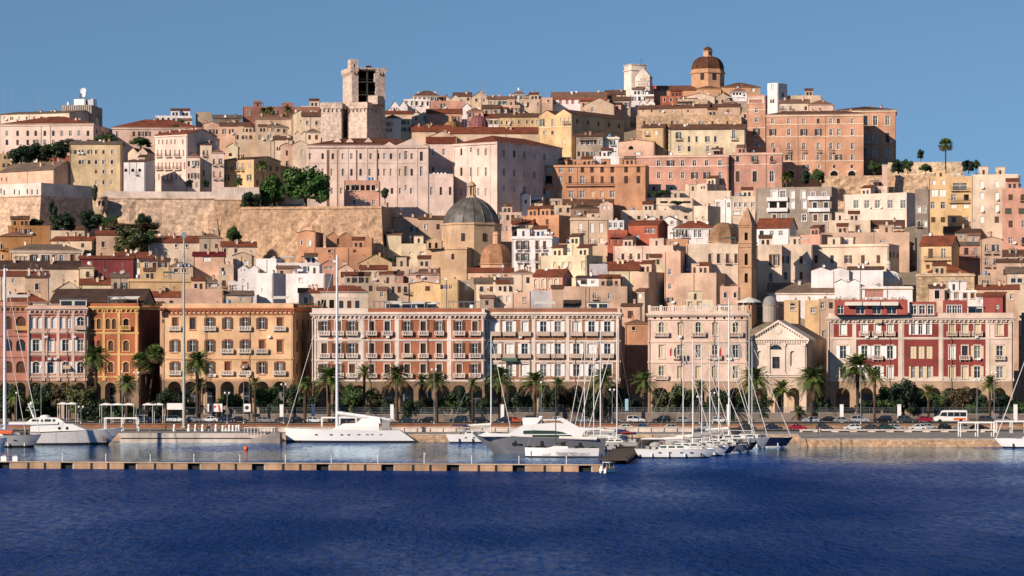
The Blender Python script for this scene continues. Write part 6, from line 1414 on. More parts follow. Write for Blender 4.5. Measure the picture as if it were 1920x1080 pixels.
def water_mat():
    m, N, L, P = newmat('harbour_water')
    P.inputs['Base Color'].default_value = (.006,.016,.085,1); P.inputs['Roughness'].default_value = .08; P.inputs['IOR'].default_value = 1.33
    g = N.new('ShaderNodeNewGeometry')
    def wav(scale, vm, det):
        mp = N.new('ShaderNodeMapping'); mp.inputs['Scale'].default_value = vm; L.new(g.outputs['Position'], mp.inputs[0])
        n = N.new('ShaderNodeTexNoise'); n.inputs['Scale'].default_value = scale; n.inputs['Detail'].default_value = det; n.inputs['Roughness'].default_value = .62; L.new(mp.outputs[0], n.inputs['Vector']); return n.outputs[0]
    h1 = wav(.9, (1,.3,1), 6); h2 = wav(.11, (1,.5,1), 3)
    s1 = node(N, 'ShaderNodeMath', operation='MULTIPLY'); s1.inputs[1].default_value = .9; L.new(h1, s1.inputs[0])
    ad = node(N, 'ShaderNodeMath', operation='MULTIPLY_ADD'); ad.inputs[1].default_value = .8; L.new(h2, ad.inputs[0]); L.new(s1.outputs[0], ad.inputs[2])
    # calmer water in the lee of the pontoon and quay; wind patches farther out
    sp = N.new('ShaderNodeSeparateXYZ'); L.new(g.outputs['Position'], sp.inputs[0])
    mr = N.new('ShaderNodeMapRange'); mr.interpolation_type = 'SMOOTHSTEP'; mr.inputs[1].default_value = 460; mr.inputs[2].default_value = 545; mr.inputs[3].default_value = 1.0; mr.inputs[4].default_value = .05; L.new(sp.outputs[1], mr.inputs[0])
    pt = wav(.02, (1,.35,1), 3); pr = N.new('ShaderNodeMapRange'); pr.inputs[1].default_value = .38; pr.inputs[2].default_value = .62; pr.inputs[3].default_value = 1.15; pr.inputs[4].default_value = .7; L.new(pt, pr.inputs[0])
    b = N.new('ShaderNodeBump'); b.inputs['Distance'].default_value = 7.0; L.new(ad.outputs[0], b.inputs['Height'])
    L.new(mul(N, L, mr.outputs[0], pr.outputs[0]), b.inputs['Strength']); L.new(b.outputs[0], P.inputs['Normal'])
    # the blue body of the water under a rippled, partly broken mirror
    P.inputs['Base Color'].default_value = (.006,.050,.225,1); P.inputs['Specular IOR Level'].default_value = 0.0; P.inputs['Roughness'].default_value = .7
    gl = N.new('ShaderNodeBsdfGlossy'); gl.inputs['Roughness'].default_value = .06; gl.inputs['Color'].default_value = (.66,.84,1,1); L.new(b.outputs[0], gl.inputs['Normal'])
    fr = N.new('ShaderNodeFresnel'); fr.inputs['IOR'].default_value = 1.33; L.new(b.outputs[0], fr.inputs['Normal'])
    lee = N.new('ShaderNodeMapRange'); lee.interpolation_type = 'SMOOTHSTEP'; lee.inputs[1].default_value = 455; lee.inputs[2].default_value = 570; lee.inputs[3].default_value = .3; lee.inputs[4].default_value = .95; L.new(sp.outputs[1], lee.inputs[0])
    pk = N.new('ShaderNodeMapRange'); pk.inputs[1].default_value = .42; pk.inputs[2].default_value = .66; pk.inputs[3].default_value = .6; pk.inputs[4].default_value = 2.6; L.new(pt, pk.inputs[0])
    rp = wav(1.0, (.95,.24,1), 3); rr = N.new('ShaderNodeMapRange'); rr.inputs[1].default_value = .36; rr.inputs[2].default_value = .66; rr.inputs[3].default_value = .45; rr.inputs[4].default_value = 1.55; L.new(rp, rr.inputs[0])
    mx = N.new('ShaderNodeMixShader'); L.new(mul(N, L, mul(N, L, mul(N, L, fr.outputs[0], lee.outputs[0]), pk.outputs[0]), rr.outputs[0]), mx.inputs[0]); L.new(P.outputs[0], mx.inputs[1]); L.new(gl.outputs[0], mx.inputs[2])
    L.new(mx.outputs[0], N['Material Output'].inputs['Surface'])
    return m
w = MB(); w.poly([(-6000,-800,0),(6000,-800,0),(6000,1200,0),(-6000,1200,0)], water_mat()); tag(w.obj('water'), kind='structure')
QS = stone('d9b68f', .5, 1.1, .3); PAVE = plain('quay_paving', (.25,.22,.19), .9, 0, .2, .2, .2); ASPH = plain('asphalt', (.055,.055,.056), .92, 0, .2, .25, .15)
q = MB(); ED = [(-1500,642),(X(536,642),642),(X(536,634),634),(X(1496,634),634),(X(1502,600),600),(1500,600)]
for (a, b_), (c, d) in zip(ED, ED[1:]):
    q.poly([(a,b_,-2),(c,d,-2),(c,d,1.55),(a,b_,1.55)], QS); q.poly([(a,b_,1.55),(c,d,1.55),(c,d,1.8),(a,b_,1.8)], CONC)
q.poly([(a, b_, 1.8) for a, b_ in ED]+[(1500,668,1.8),(-1500,668,1.8)], PAVE)
tag(q.obj('quay'), kind='structure')
r = MB(); r.poly([(-1500,653.5,1.804),(1500,653.5,1.804),(1500,668,1.804),(-1500,668,1.804)], ASPH); tag(r.obj('road'), kind='structure')
r = MB(); r.poly([(-1500,679,ground_z(0,679)+.08),(1500,679,ground_z(0,679)+.08),(1500,694,ground_z(0,694)+.08),(-1500,694,ground_z(0,694)+.08)], ASPH); tag(r.obj('road'), kind='structure')
r = MB(); r.box(-1500,694.2,2.6,1500,719.5,3.24,PAVE); tag(r.obj('pavement'), kind='structure')
def boxthing(name, label, cat, x0, x1, y0, y1, z0, z1, m, part=None, group=None):
    mb = MB(); mb.box(x0, y0, z0, x1, y1, z1, m); return tag(mb.obj(name), label, cat, group)
# low walls
lw = MB(); a, b_ = X(486,650), X(1300,650); lw.box(a,650,1.79,b_,650.5,2.75,stucco('efe0cc',1.4)); lw.box(a-.1,649.85,2.751,b_+.1,650.65,2.95,stucco('e8d6c0',1.4))
for i in range(int((b_-a)/3)): lw.box(a+i*3,649.8,1.79,a+i*3+.4,649.999,2.74,stucco('e8d6c0',1.4))
tag(lw.obj('parapet_wall'), 'long low white parapet along the quay behind the moored yachts', 'wall')
lw = MB(); a, b_ = X(1500,649), X(1868,649); lw.box(a,649,1.79,b_,649.5,2.25,stucco('f2e4d2',1.3)); lw.box(a-.1,648.85,2.251,b_+.1,649.65,2.4,stucco('f2e4d2',1.3))
for i in range(int((b_-a)/4.2)+1): lw.box(a+i*4.2,648.3,1.79,a+i*4.2+.5,648.999,2.1,stucco('f2e4d2',1.3)); lw.box(a+i*4.2-.05,648.2,2.1,a+i*4.2+2.6,648.84,2.22,stucco('f2e4d2',1.3))
tag(lw.obj('parapet_wall'), 'white parapet with built-in benches on the stone quay', 'wall')
lw = MB(); lw.box(-220,673,1.75,X(1300,673),674.2,3.0,stucco('a86a44',1.6)); lw.box(-220.1,672.8,3.0,X(1300,673)+.1,674.4,3.12,stucco('b98a66',1.4)); tag(lw.obj('kerb_wall'), 'long low red-brown retaining wall under the parked cars', 'wall')
lw = MB(); lw.box(X(1301,673),673.1,1.75,260,674.2,2.95,stucco('bf8f68',1.6)); lw.box(X(1301,673),672.8,2.95,260,674.4,3.06,stucco('d3b08c',1.4)); tag(lw.obj('kerb_wall'), 'paler brown retaining wall behind the cars east of the sailboats', 'wall')
# fence along the promenade
def fence(x0, x1, label, solid):
    Y = 696.0; t = thing('fence', label, 'fence', (X(x0,Y), Y, 3.0)); W = X(x1,Y)-X(x0,Y)
    m = MB(); m.box(0,0,0,W,.25,solid,stucco('8f8174',1.6)); m.box(-.05,-.05,solid,W+.05,.3,solid+.1,CONC); m.obj('plinth', t)
    n = int(W/3.2); m = MB()
    for i in range(n): m.bar((W*i/n,.12,solid+.1),(W*i/n,.12,3.6),.05,.05,METAL,5)
    for z in (solid+.5, 2.4, 3.0, 3.55): m.box(0,.1,z,W,.14,z+.04,METAL)
    for i in range(int(W/.22)): m.box(i*.22,.11,solid+.1,i*.22+.025,.135,3.55,METAL)
    m.obj('railing', t)
fence(470, 585, 'grey railing fence on a wall in front of the dark side street', 1.9)
fence(590, 940, 'grey railing fence in front of the long orange and white palazzo arcade', 1.8)
fence(945, 1362, 'grey railing fence between the grey motor yacht and narrow lane', 2.2)
fence(1370, 1576, 'grey railing fence before the temple-front church', 2.2)
fence(1581, 1930, 'grey railing fence before the deep red palazzo', 1.9)
fence(345, 466, 'grey railing fence with posters before the peach palazzo', 1.8)
for px, lb in ((528,'white gate pillar before the peach palazzo corner'),(587,'white gate pillar before the first corner of the long orange palazzo'),(735,'white gate pillar beyond the stern of the white sailing yacht'),(942,'white gate pillar above the grey motor yacht bow'),(1366,'white gate pillar among the sailboat masts'),(1578,'white gate pillar beneath the big palm by the red palazzo'),(1686,'white gate pillar near the middle of the red palazzo'),(1904,'white gate pillar at the eastern end of the red palazzo'),(118,'pinkish square pillar beside the trees behind the white motor yacht')):
    Y = 690; h = Z(759,Y)-2.95; m = MB(); mt = WHITE if px != 118 else stucco('d8b49a'); k = .42 if px != 118 else .36
    m.box(-k*1.0,-.4,0,k*1.0,.4,h,mt); m.box(-k*1.1,-.5,h,k*1.1,.5,h+.12,mt); tag(m.obj('gate_pillar', None, (X(px,Y),Y,2.95)), lb, 'pillar')
# concrete pier, pontoon, jetty
def pier():
    Y0, Y1 = 627.5, 641; t = thing('pier', 'pale concrete pier with a dark waterline gap and railing posts', 'pier', (X(225,Y0), Y0, 0)); W = X(498,Y0)-X(225,Y0); m = MB()
    PC = stucco('e6dac8', 1.7)
    m.box(0,0,-1,W,Y1-Y0,.85,PC); m.box(.2,.35,.851,W-.2,Y1-Y0,1.1,DARK); m.box(0,0,1.101,W,Y1-Y0,2.15,PC); m.box(0,.02,2.151,W,Y1-Y0,2.2,PAVE); m.obj('slab', t)  # black fill stands for the shade in the waterline gap
    for i in range(12):
        x = 1+i*(W-2)/11; p = MB(); p.box(-.07,-.07,0,.07,.07,1.0,METAL); p.box(-.1,-.1,1.0,.1,.1,1.06,METAL); p.obj('post', t, (x,.3,2.2))
    p = MB()
    for z in (.45,.85): p.bar((1,0,z),(W-1,0,z),.025,.025,METAL,4)
    p.obj('rail', t, (0,.3,2.2))
pier()
def ramp():
    Y = 628; t = thing('floating_dock', 'grey floating dock block with ribbed top at the end of the concrete pier', 'dock', (X(470,Y), Y-2, 0)); m = MB(); W = X(526,Y)-X(470,Y)
    m.prism([(0,-1),(W,-1),(W,2.2),(W-1,2.4),(0,.9)], 0, 7, stucco('b5aca0',1.7)); m.obj('body', t)
    p = MB()
    for i in range(10): p.box(W-8+i*.75,.5,2.35,W-8+i*.75+.1,.6,3.4,WHITE)
    p.box(W-8,.5,3.4,W-.9,.6,3.5,WHITE); p.obj('railing', t)
ramp()
def pontoon():
    xa, ya, xb, yb_ = X(-60,489), 489.0, X(1130,474), 474.0
    L_ = hypot(xb-xa, yb_-ya); t = thing('pontoon', 'long floating pontoon of tan concrete floats with black gaps crossing the harbour', 'pontoon', (xa, ya, 0), atan2(yb_-ya, xb-xa))
    m = MB(); m.box(0,.1,1.02,L_,3.0,1.2,plain('pontoon_deck',(.1,.09,.08),.9)); m.box(0,-.02,1.08,L_,.098,1.25,stucco('d8c0a0',1.6)); m.obj('deck', t)
    FL = stucco('c9a27c', 1.8); u = 123*.0907*L_/(X(1130,474)-X(-60,489)); s0 = X(20,488)-xa; i = -1
    while s0+i*u < L_:
        a = max(0, s0+i*u); b = min(L_, s0+i*u+u*.80)
        if b > 0 and b-a > .5:
            f = MB(); f.box(a,0,-.6,b,2.9,1.0,FL)
            w = (s0+i*u+u*.80)-(s0+i*u)
            for k in (.36, .69): x = s0+i*u+w*k; (f.box(x-.2,-.06,-.6,x+.2,-.002,1.0,RUBBER) if a < x < b else None)
            f.box(a-.12,-.03,.0,a+.12,-.001,.9,CONC)
            f.obj('float', t)
        i += 1
    k = MB(); k.box(0,.8,-.6,L_,2.8,1.0,RUBBER); k.obj('gap_shade', t)  # black block painted in as the shade under the deck between floats
    for px in (117,200,285,368,455,541,627,714,800,888,975,1062):
        x = (px+60)/1190*L_; p = MB(); h = 1.75 if px == 800 else 1.25; p.bar((0,0,0),(0,0,h),.09,.08,ALU,8); p.lathe((0,0,h),[(.11,0),(.1,.08),(0,.12)],8,WHITE)
        if px == 800: p.bar((0,0,1.3),(.25,0,1.75),.05,.05,ALU,5)
        p.obj('bollard', t, (x,1.6,1.2))
    for px, w in ((4,.5),(26,.45)):
        x = (px+60)/1190*L_; p = MB(); p.box(-w,-.3,0,w,.3,.85,WHITE); p.box(-w*.3,-.28,.85,w*.9,.28,1.1,METAL); p.obj('service_box', t, (x,1.6,1.2))
pontoon()
def jetty():
    p0 = (X(1150,505), 505.0); p1 = (X(1205,634), 634.0); a = atan2(p1[1]-p0[1], p1[0]-p0[0]); L_ = hypot(p1[0]-p0[0], p1[1]-p0[1])
    t = thing('jetty', 'dark wooden jetty leading from the quay past the sailboats', 'jetty', (p0[0], p0[1], 0), a); m = MB()
    wd_ = plain('weathered_planks', (.09,.07,.05), .9, 0, .2, .4, 2)
    m.box(0,-2.6,.75,L_,2.6,.95,wd_); m.box(0,-2.62,.5,L_,-2.45,.74,IRON); m.box(0,2.45,.5,L_,2.62,.74,IRON); m.obj('deck', t)
    for i in range(10):
        for y in (-2.3, 2.3): p = MB(); p.bar((0,0,-1.5),(0,0,1.5),.15,.15,IRON,8); p.obj('pile', t, (2+i*(L_-4)/9, y, 0))
jetty()
# ------------------------------------------------------------------ vegetation
FROND = leafmat('palm_frond', (.062,.10,.024)); FROND2 = leafmat('palm_frond_light', (.125,.175,.042)); DEADF = leafmat('dry_frond', (.17,.11,.055)); BARK = plain('palm_bark', (.075,.052,.036), .95, 0, .1, .4, 4)
def crown_mesh(seed, nf, droop, up, dry, m1, m2, leaf=.11, fan=False):
    r = random.Random(seed); mb = MB()
    if fan:
        for i in range(nf):
            az = i*2.39996+r.uniform(-.2,.2); el = -.9+2.3*(i/nf)+r.uniform(-.1,.1); d = Vector((cos(az)*cos(el), sin(az)*cos(el), sin(el)))
            side = d.cross(Vector((0,0,1))).normalized(); upv = side.cross(d); pl = .48; m = DEADF if i < nf*dry else (m1 if r.random() < .6 else m2)
            mb.bar((0,0,0), d*pl, .02, .012, m, 3, False)
            for k in range(11):
                a = -1.35+2.7*k/10; e = (d*cos(a)+side*sin(a)).normalized(); tip = d*pl+e*.5+Vector((0,0,-.16*abs(a)))
                w = (side*cos(a)-d*sin(a))*.045; mid = d*pl+e*.28; mb.poly([d*pl, mid+w, tip, mid-w], m)
        return mb.mesh('crown')
    for i in range(nf):
        az = i*2.39996+r.uniform(-.25,.25); t_ = i/nf; el = -.55+up*t_+r.uniform(-.12,.12); Lf = 1.0*r.uniform(.88,1.08)*(1-.25*max(0,t_-.7))
        h = Vector((cos(az), sin(az), 0)); dr = droop*(1.1-.55*t_)*r.uniform(.8,1.2); m = DEADF if i < nf*dry else (m1 if r.random() < .62 else m2)
        P_ = []; n = 7
        for k in range(n+1): s = k/n; P_.append(h*(Lf*s*cos(el*(1-.25*s)))+Vector((0,0,Lf*s*sin(el)-dr*s*s)))
        sd_ = h.cross(Vector((0,0,1)))
        for k in range(n):
            w0 = .02*(1-k/n)+.004; mb.poly([P_[k]-sd_*w0, P_[k+1]-sd_*w0*.8, P_[k+1]+sd_*w0*.8, P_[k]+sd_*w0], m)
        nl = 15
        for k in range(2, nl):
            s = k/nl; f = s*n; j = min(int(f), n-1); p = P_[j].lerp(P_[j+1], f-j); tg = (P_[j+1]-P_[j]).normalized(); nrm = sd_.cross(tg)
            ll = leaf*2.1*(sin(pi*min(1,(s*.9+.12)))**.6)
            for sg in (-1, 1):
                d = (tg*.75+sd_*sg*.8+nrm*(.18 if nrm.z > 0 else -.18)*(1 if r.random() < .7 else -1)).normalized(); d.z -= .18; e = tg*.026
                mb.poly([p-e, p+d*ll*.5-e*.9+tg*.01, p+d*ll, p+d*ll*.5+e*1.2, p+e], m)
    return mb.mesh('crown')
CR = {'d0': crown_mesh(1, 78, .62, 1.95, .10, FROND, FROND2), 'd1': crown_mesh(2, 70, .55, 1.9, .16, FROND, FROND2), 'd2': crown_mesh(3, 62, .7, 1.9, .22, FROND, DEADF),
      'y0': crown_mesh(4, 46, .42, 2.0, .05, FROND2, FROND), 'y1': crown_mesh(5, 42, .38, 2.05, .08, FROND2, FROND), 'f0': crown_mesh(6, 60, 0, 0, .25, FROND2, FROND, fan=True), 'f1': crown_mesh(7, 54, 0, 0, .35, FROND, FROND2, fan=True)}
def trunk_mesh(r0, r1, seed):
    mb = MB(); rg = random.Random(seed); n = 9; pr = []
    for k in range(15): pr.append((r0+(r1-r0)*k/14+(.05 if k % 2 else 0), k/14))
    mb.lathe((0,0,0), pr, n, BARK, False); return mb.mesh('trunk')
TK = {'d': trunk_mesh(.36,.42,1), 'y': trunk_mesh(.27,.33,2), 'f': trunk_mesh(.24,.18,3)}
BOSS = MB(); BOSS.lathe((0,0,0), [(.34,-1.5),(.62,-.9),(.78,-.35),(.6,.15),(.2,.4)], 10, plain('cut_frond_stubs',(.17,.1,.055),.95,0,.1,.5,6), False); BOSS = BOSS.mesh('frond_boss')
def palm(px, py, r, kd, label, Y=None, tilt=0, base=None):
    Y = Y or 688+((px*7) % 13); g = ground_z(X(px,Y), Y) if base is None else base; h = Z(py, Y)-g; R = r*Y/F
    t = thing('palm_tree', label, 'palm tree', (X(px,Y)-tilt, Y, g), (px*1.7) % 6.28, 'palms along the promenade' if Y < 740 else None)
    tr = mobj('trunk', TK[kd[0]], t); tr.scale = (1 if R > 2.2 else .75,)*2+(h,)
    if tilt: t.rotation_euler = (0, atan2(tilt, h), 0)
    c = mobj('crown', CR[kd], t, (0,0,h)); c.scale = (R*1.28, R*1.28, R*1.2)
    if kd[0] != 'f' and R > 1.8: bz_ = mobj('frond_boss', BOSS, t, (0,0,h)); s_ = R*.28; bz_.scale = (s_,s_,s_*1.1)
    return t
PALMS = '''180 668 29 d0 big dark date palm before the pink palazzo with red panels
238 718 24 d1 low date palm beside the orange corner palazzo
263 678 17 f0 fan palm with straight trunk at the orange palazzo corner
291 664 19 f0 fan palm with leaning trunk in the side street gap
274 690 13 f1 shorter fan palm tucked between the two tall fan palms
370 678 29 d0 big date palm before the peach palazzo beside the lamp mast
374 720 17 y0 small bright palm under the big palm of the peach palazzo
478 717 14 y1 small palm before the last arches of the peach palazzo
572 718 17 d1 shaded palm in the dark side street opening
617 708 30 d1 broad dark palm behind the mast of the white sailing yacht
683 698 19 y0 upright palm with thick bulging trunk before the orange palazzo
744 703 27 d2 wide palm with dry brown skirt before the orange palazzo
791 714 17 y1 slim palm paired with the wide one before the orange palazzo
819 712 23 d1 dark palm beside the slim palm before the orange palazzo
886 718 15 y0 small palm at the junction of orange and brown palazzi
937 706 29 d0 large palm behind the mast above the grey motor yacht bow
1003 714 26 d1 dense palm before the white-shuttered palazzo
1047 722 19 y1 smaller palm near the black mast of the racing boat
1130 708 26 d0 tall palm behind the cluster of white masts
1207 715 26 y0 bright upright palm at the mouth of the narrow lane
1313 726 17 y1 palm half hidden by masts before the rose-beige palazzo
1415 709 31 d0 big palm between rose-beige palazzo and temple-front church
1467 729 22 y0 small bright palm before the temple-front church porch
1522 708 31 d0 large palm at the corner of the temple-front church
1608 686 34 d0 biggest palm before the deep red palazzo
1640 706 21 y0 slender palm leaning beside the biggest palm
1741 734 17 y1 short palm before the middle of the deep red palazzo
1856 720 21 y0 bright palm before the eastern bay of the deep red palazzo
1498 772 14 y1 stubby young palm at the fence before the temple-front church
30 742 18 d1 low dark palm at the western end of the promenade'''
for l in PALMS.split('\n'):
    a = l.split(' ', 4); palm(float(a[0]), float(a[1]), float(a[2]), a[3], a[4], tilt=2.2 if a[0] == '291' else 0)
def hillpalm(px, py, r, kd, pb, label, Y): palm(px, py, r, kd, label, Y, base=Z(pb, Y))
hillpalm(1773, 272, 13, 'f0', 326, 'lone tall fan palm against the sky on the terrace', 980)
hillpalm(341, 231, 9, 'y0', 245, 'small palm on the ridge before the pink barrack', 1060)
hillpalm(492, 310, 13, 'd1', 392, 'thin tall palm before the pine trees on the bastion', 893)
hillpalm(1475, 331, 12, 'd1', 352, 'low palm at the foot of the salmon palazzo', 968)
for i, (px, py) in enumerate(((494,208),(507,207),(540,206))): hillpalm(px, py, 10, 'd1', 222, 'small palm before the long dusky red building, number of a group'.replace(', number of a group', [' at its western end',' beside the western one',' near its middle'][i]), 1088)
LF = {'g': leafmat('tree_leaves',(.042,.08,.02)), 'd': leafmat('dark_tree_leaves',(.022,.04,.017)), 'y': leafmat('olive_tree_leaves',(.075,.085,.03)), 'r': leafmat('reddish_tree_leaves',(.075,.055,.026)), 'p': leafmat('pine_needles',(.034,.085,.014))}
WOOD = plain('tree_bark', (.09,.065,.045), .95, 0, .1, .4, 4)
def tree_crown(seed, m, nl=22, nq=5200, flat=1.0, sz=.082):
    r = random.Random(seed); mb = MB(); lobes = []
    for i in range(nl):
        a = r.uniform(0, 2*pi); d = sqrt(r.random())*.74; z = r.uniform(-.7,.72)*flat; lobes.append((Vector((d*cos(a), d*sin(a), z)), r.uniform(.24,.44)))
    for i in range(nq):
        c, R = r.choice(lobes); v = Vector((r.gauss(0,1), r.gauss(0,1), r.gauss(0,1)*.85)).normalized(); p = c+v*R*(r.random()**.35)*r.uniform(.85,1.1)
        nrm = (v+Vector((r.gauss(0,.5), r.gauss(0,.5), r.gauss(0,.5)+.35))).normalized(); e = nrm.orthogonal().normalized(); f = nrm.cross(e); a = r.uniform(0, pi); e, f = e*cos(a)+f*sin(a), f*cos(a)-e*sin(a); s = sz*r.uniform(.6,1.3)
        mb.poly([p-e*s, p-f*s*.6, p+e*s, p+f*s*.6], m)
    return mb.mesh('crown')
TC = {k: [tree_crown(11+i+ord(k)*3, LF[k], flat=.75 if k == 'p' else 1, sz=.095 if k == 'p' else .082) for i in range(2)] for k in LF}
LIMB = MB()
LIMB.bar((0,0,0),(0,0,.55),.09,.07,WOOD,7)
for i in range(6):
    a = i*2.4; LIMB.bar((0,0,.45),(cos(a)*.45,sin(a)*.45,.8+.2*(i%3)),.05,.015,WOOD,5)
LIMB = LIMB.mesh('trunk')
def tree(px, py, rx, rz, kd, label, Y, base=None, cat='tree', name='tree'):
    g = ground_z(X(px,Y), Y) if base is None else Z(base, Y); zc = Z(py, Y); k = Y/F; i = int(px) % 2
    t = thing(name, label, cat, (X(px,Y), Y, g), (px*.9) % 6.28)
    if kd == 'p': rx *= 1.2; rz *= 1.5
    c = mobj('crown', TC[kd][i], t, (0,0,zc-g)); c.scale = (rx*k, rx*k*.9, rz*k)
    h = max(.5, zc-g); tr = mobj('trunk', LIMB, t); tr.scale = (rx*k*.9, rx*k*.9, h)
TREES = '''20 752 24 26 d dark leafy tree at the western end of the promenade
62 764 20 22 g green tree behind the mast of the white motor yacht
85 748 18 24 d dark tree between two arcades of the pink palazzo
118 742 20 20 r reddish-leaved tree before the pink palazzo arcade
150 752 26 26 y olive-brown tree before the pink palazzo arcade
172 772 22 22 d dense dark tree beside the white awnings
92 776 20 16 g round bush behind the white motor yacht cabin
252 776 22 14 g dark rounded shrub under the white awning shelters
312 748 16 18 d small dark tree at the dark gap before the peach palazzo
340 752 14 16 d small dark tree next to the tall lamp mast
432 752 20 18 g green tree before the middle arches of the peach palazzo
405 768 16 12 d low shrub below the arches of the peach palazzo
497 748 22 20 g round tree before the last arch of the peach palazzo
520 766 16 16 d dark bush by the white gate pillar at the peach corner
552 752 20 26 d dark tree inside the shaded side street
662 748 24 26 g leafy tree to the east of the white yacht mast
700 752 20 22 y olive tree behind the bulging palm trunk
722 768 18 16 d dark shrub before the sign arches of the orange palazzo
840 758 20 20 g tree before the last arches of the orange palazzo
866 750 18 22 d dark tree beside the junction of orange and brown palazzi
910 764 16 16 d dark bush behind the small white sailboat mast
1028 752 18 24 d dark tree between two palms of the white-shuttered palazzo
1066 752 22 26 r russet tree behind the racing boat mast
1100 760 20 22 d dark tree behind the cluster of masts
1160 752 20 26 d dark tree at the lane beside the mast cluster
1246 756 22 24 y olive bush below the first arch of the rose-beige palazzo
1278 752 26 28 g big green bush before the rose-beige palazzo
1362 756 18 20 d dark tree before the teal hoarding of the rose-beige palazzo
1392 758 16 22 d dark tree beside the big palm at the rose-beige palazzo end
1500 780 20 10 d low dark shrub before the temple-front church
1622 766 16 14 d dark bush under the biggest palm
1662 752 24 26 g tree before the third arch of the red palazzo
1694 746 26 30 d broad dark tree before the middle of the red palazzo
1726 762 16 20 d dark tree behind the short palm of the red palazzo
1768 756 22 24 g green tree before the white minibus arch
1796 752 24 24 r russet-topped tree behind the white minibus
1842 762 18 18 d dark bush beside the bright palm of the eastern bay
1884 762 24 18 d dark tree at the eastern corner of the red palazzo
1912 766 18 16 g green bush at the lane beyond the red palazzo
585 764 16 20 d dark bush at the western corner of the orange palazzo
640 766 16 18 d dark bush beneath the broad dark palm of the orange palazzo
770 768 18 18 d dark bush beneath the dry-skirted palm
805 766 18 18 d dark bush between the paired palms of the orange palazzo
950 766 18 20 d dark bush beneath the large palm by the motor yacht bow
985 762 16 22 d dark bush beneath the dense palm of the white-shuttered palazzo
1122 764 18 20 d dark bush below the tall palm behind the masts
1190 768 14 16 d dark bush beside the bright palm of the narrow lane
1330 764 16 18 d dark bush before the middle arches of the rose-beige palazzo
1428 764 18 20 d dark bush at the joint of rose-beige palazzo and church
1545 766 16 20 d dark bush in the gap beside the temple-front church
1590 772 14 12 g low green bush before the first arch of the red palazzo
1750 768 16 16 d dark bush next to the white minibus nose
1820 768 16 16 g green bush before the fourth arch of the red palazzo
205 768 18 18 d dark bush before the orange corner palazzo arches
225 772 16 16 g green bush by the low date palm
290 770 16 16 d dark bush at the foot of the leaning fan palm
365 770 16 14 d dark bush at the foot of the big peach palazzo palm
455 766 16 16 d dark bush before the poster with the disc
40 776 16 12 g low green bush at the western promenade wall'''
for l in TREES.split('\n'):
    a = l.split(' ', 5); tree(float(a[0]), float(a[1]), float(a[2])*1.3, float(a[3])*1.18, a[4], a[5], 697+(float(a[0])*5) % 11)
HT = '''515 360 29 25 p 393 894 western umbrella pine with dark rounded crown on the bastion
573 349 40 28 p 392 892 great umbrella pine with broad dark crown on the bastion
470 376 24 16 d 394 882 dark bush on the corner of the bastion
40 291 28 19 d 310 985 dark tree below the pink barrack at the edge of the picture
72 287 28 18 d 309 988 dark tree before the barrack slit windows
104 283 26 16 d 304 990 third dark tree along the barrack
134 274 28 14 d 292 1010 low dark tree under the barrack end
200 264 26 15 g 280 1025 bright green tree at the barrack corner
166 274 24 12 d 288 1016 small dark tree beside the bright green tree
264 266 24 11 g 280 1035 green tree before the low pink barrack
325 244 20 10 g 258 1055 round green tree on the ridge near a small palm
354 344 9 8 d 356 940 round dark street tree at the foot of the tall pink house
386 344 8 8 d 356 941 round dark street tree at the narrow cream house
447 342 8 9 g 354 940 bushy plant on the terrace of the yellow house
168 412 28 19 d 434 876 dark tree at the foot of the bastion corner
205 420 18 14 g 434 872 green shrub beside the dark tree below the bastion
98 398 10 24 d 424 866 ivy-dark cypress climbing the fort wall
178 362 7 16 d 384 868 dark climbing ivy at the fort wall corner
66 420 20 10 d 430 867 dark scrub at the base of the fort
118 416 30 18 d 432 866 scrub below the cypress of the fort
268 420 20 20 d 440 868 dark tree against the great orange bastion
245 452 34 28 y 480 846 olive tree among houses below the bastion
276 448 20 18 g 472 850 green tree among houses beside the olive tree
230 430 40 14 r 448 866 brown thicket at the foot of the bastion
268 428 38 12 r 444 867 dry hedge under the great bastion
438 440 18 18 g 456 864 green fig bush at the bastion foot
388 444 10 8 y 452 864 small olive bush on a wall below the bastion
165 478 14 10 d 486 846 dark shrub beside the long cream villa
1640 313 15 12 g 328 982 round green tree before the end of the salmon palazzo
1684 312 17 13 d 326 984 clipped dark tree beside the pink pillar
1702 310 12 13 g 326 984 green tree touching the clipped dark tree
1736 315 15 9 g 326 984 low round bush on the terrace before the lone palm
1816 311 14 11 d 326 986 dark tree on the terrace east of the lone palm
1830 309 10 10 g 326 986 smaller tree at the terrace end
1726 289 8 9 d 308 1000 dark clipped tree standing on a pole against the sky
1510 333 12 13 d 350 968 dark bush before the salmon palazzo base
1534 330 16 15 g 350 966 leafy green tree before the salmon palazzo base
722 362 9 10 d 384 890 dark shrub in the shade behind the salmon modern house
1238 362 24 6 g 370 932 garden hedge on the penthouse terrace
750 486 26 6 d 498 820 roof garden hedge behind the ochre gable
1270 380 18 4 g 386 920 row of plants on the awning terrace'''
for l in HT.split('\n'):
    a = l.split(' ', 7); tree(float(a[0]), float(a[1]), float(a[2]), float(a[3]), a[4], a[7], float(a[6]), float(a[5]))

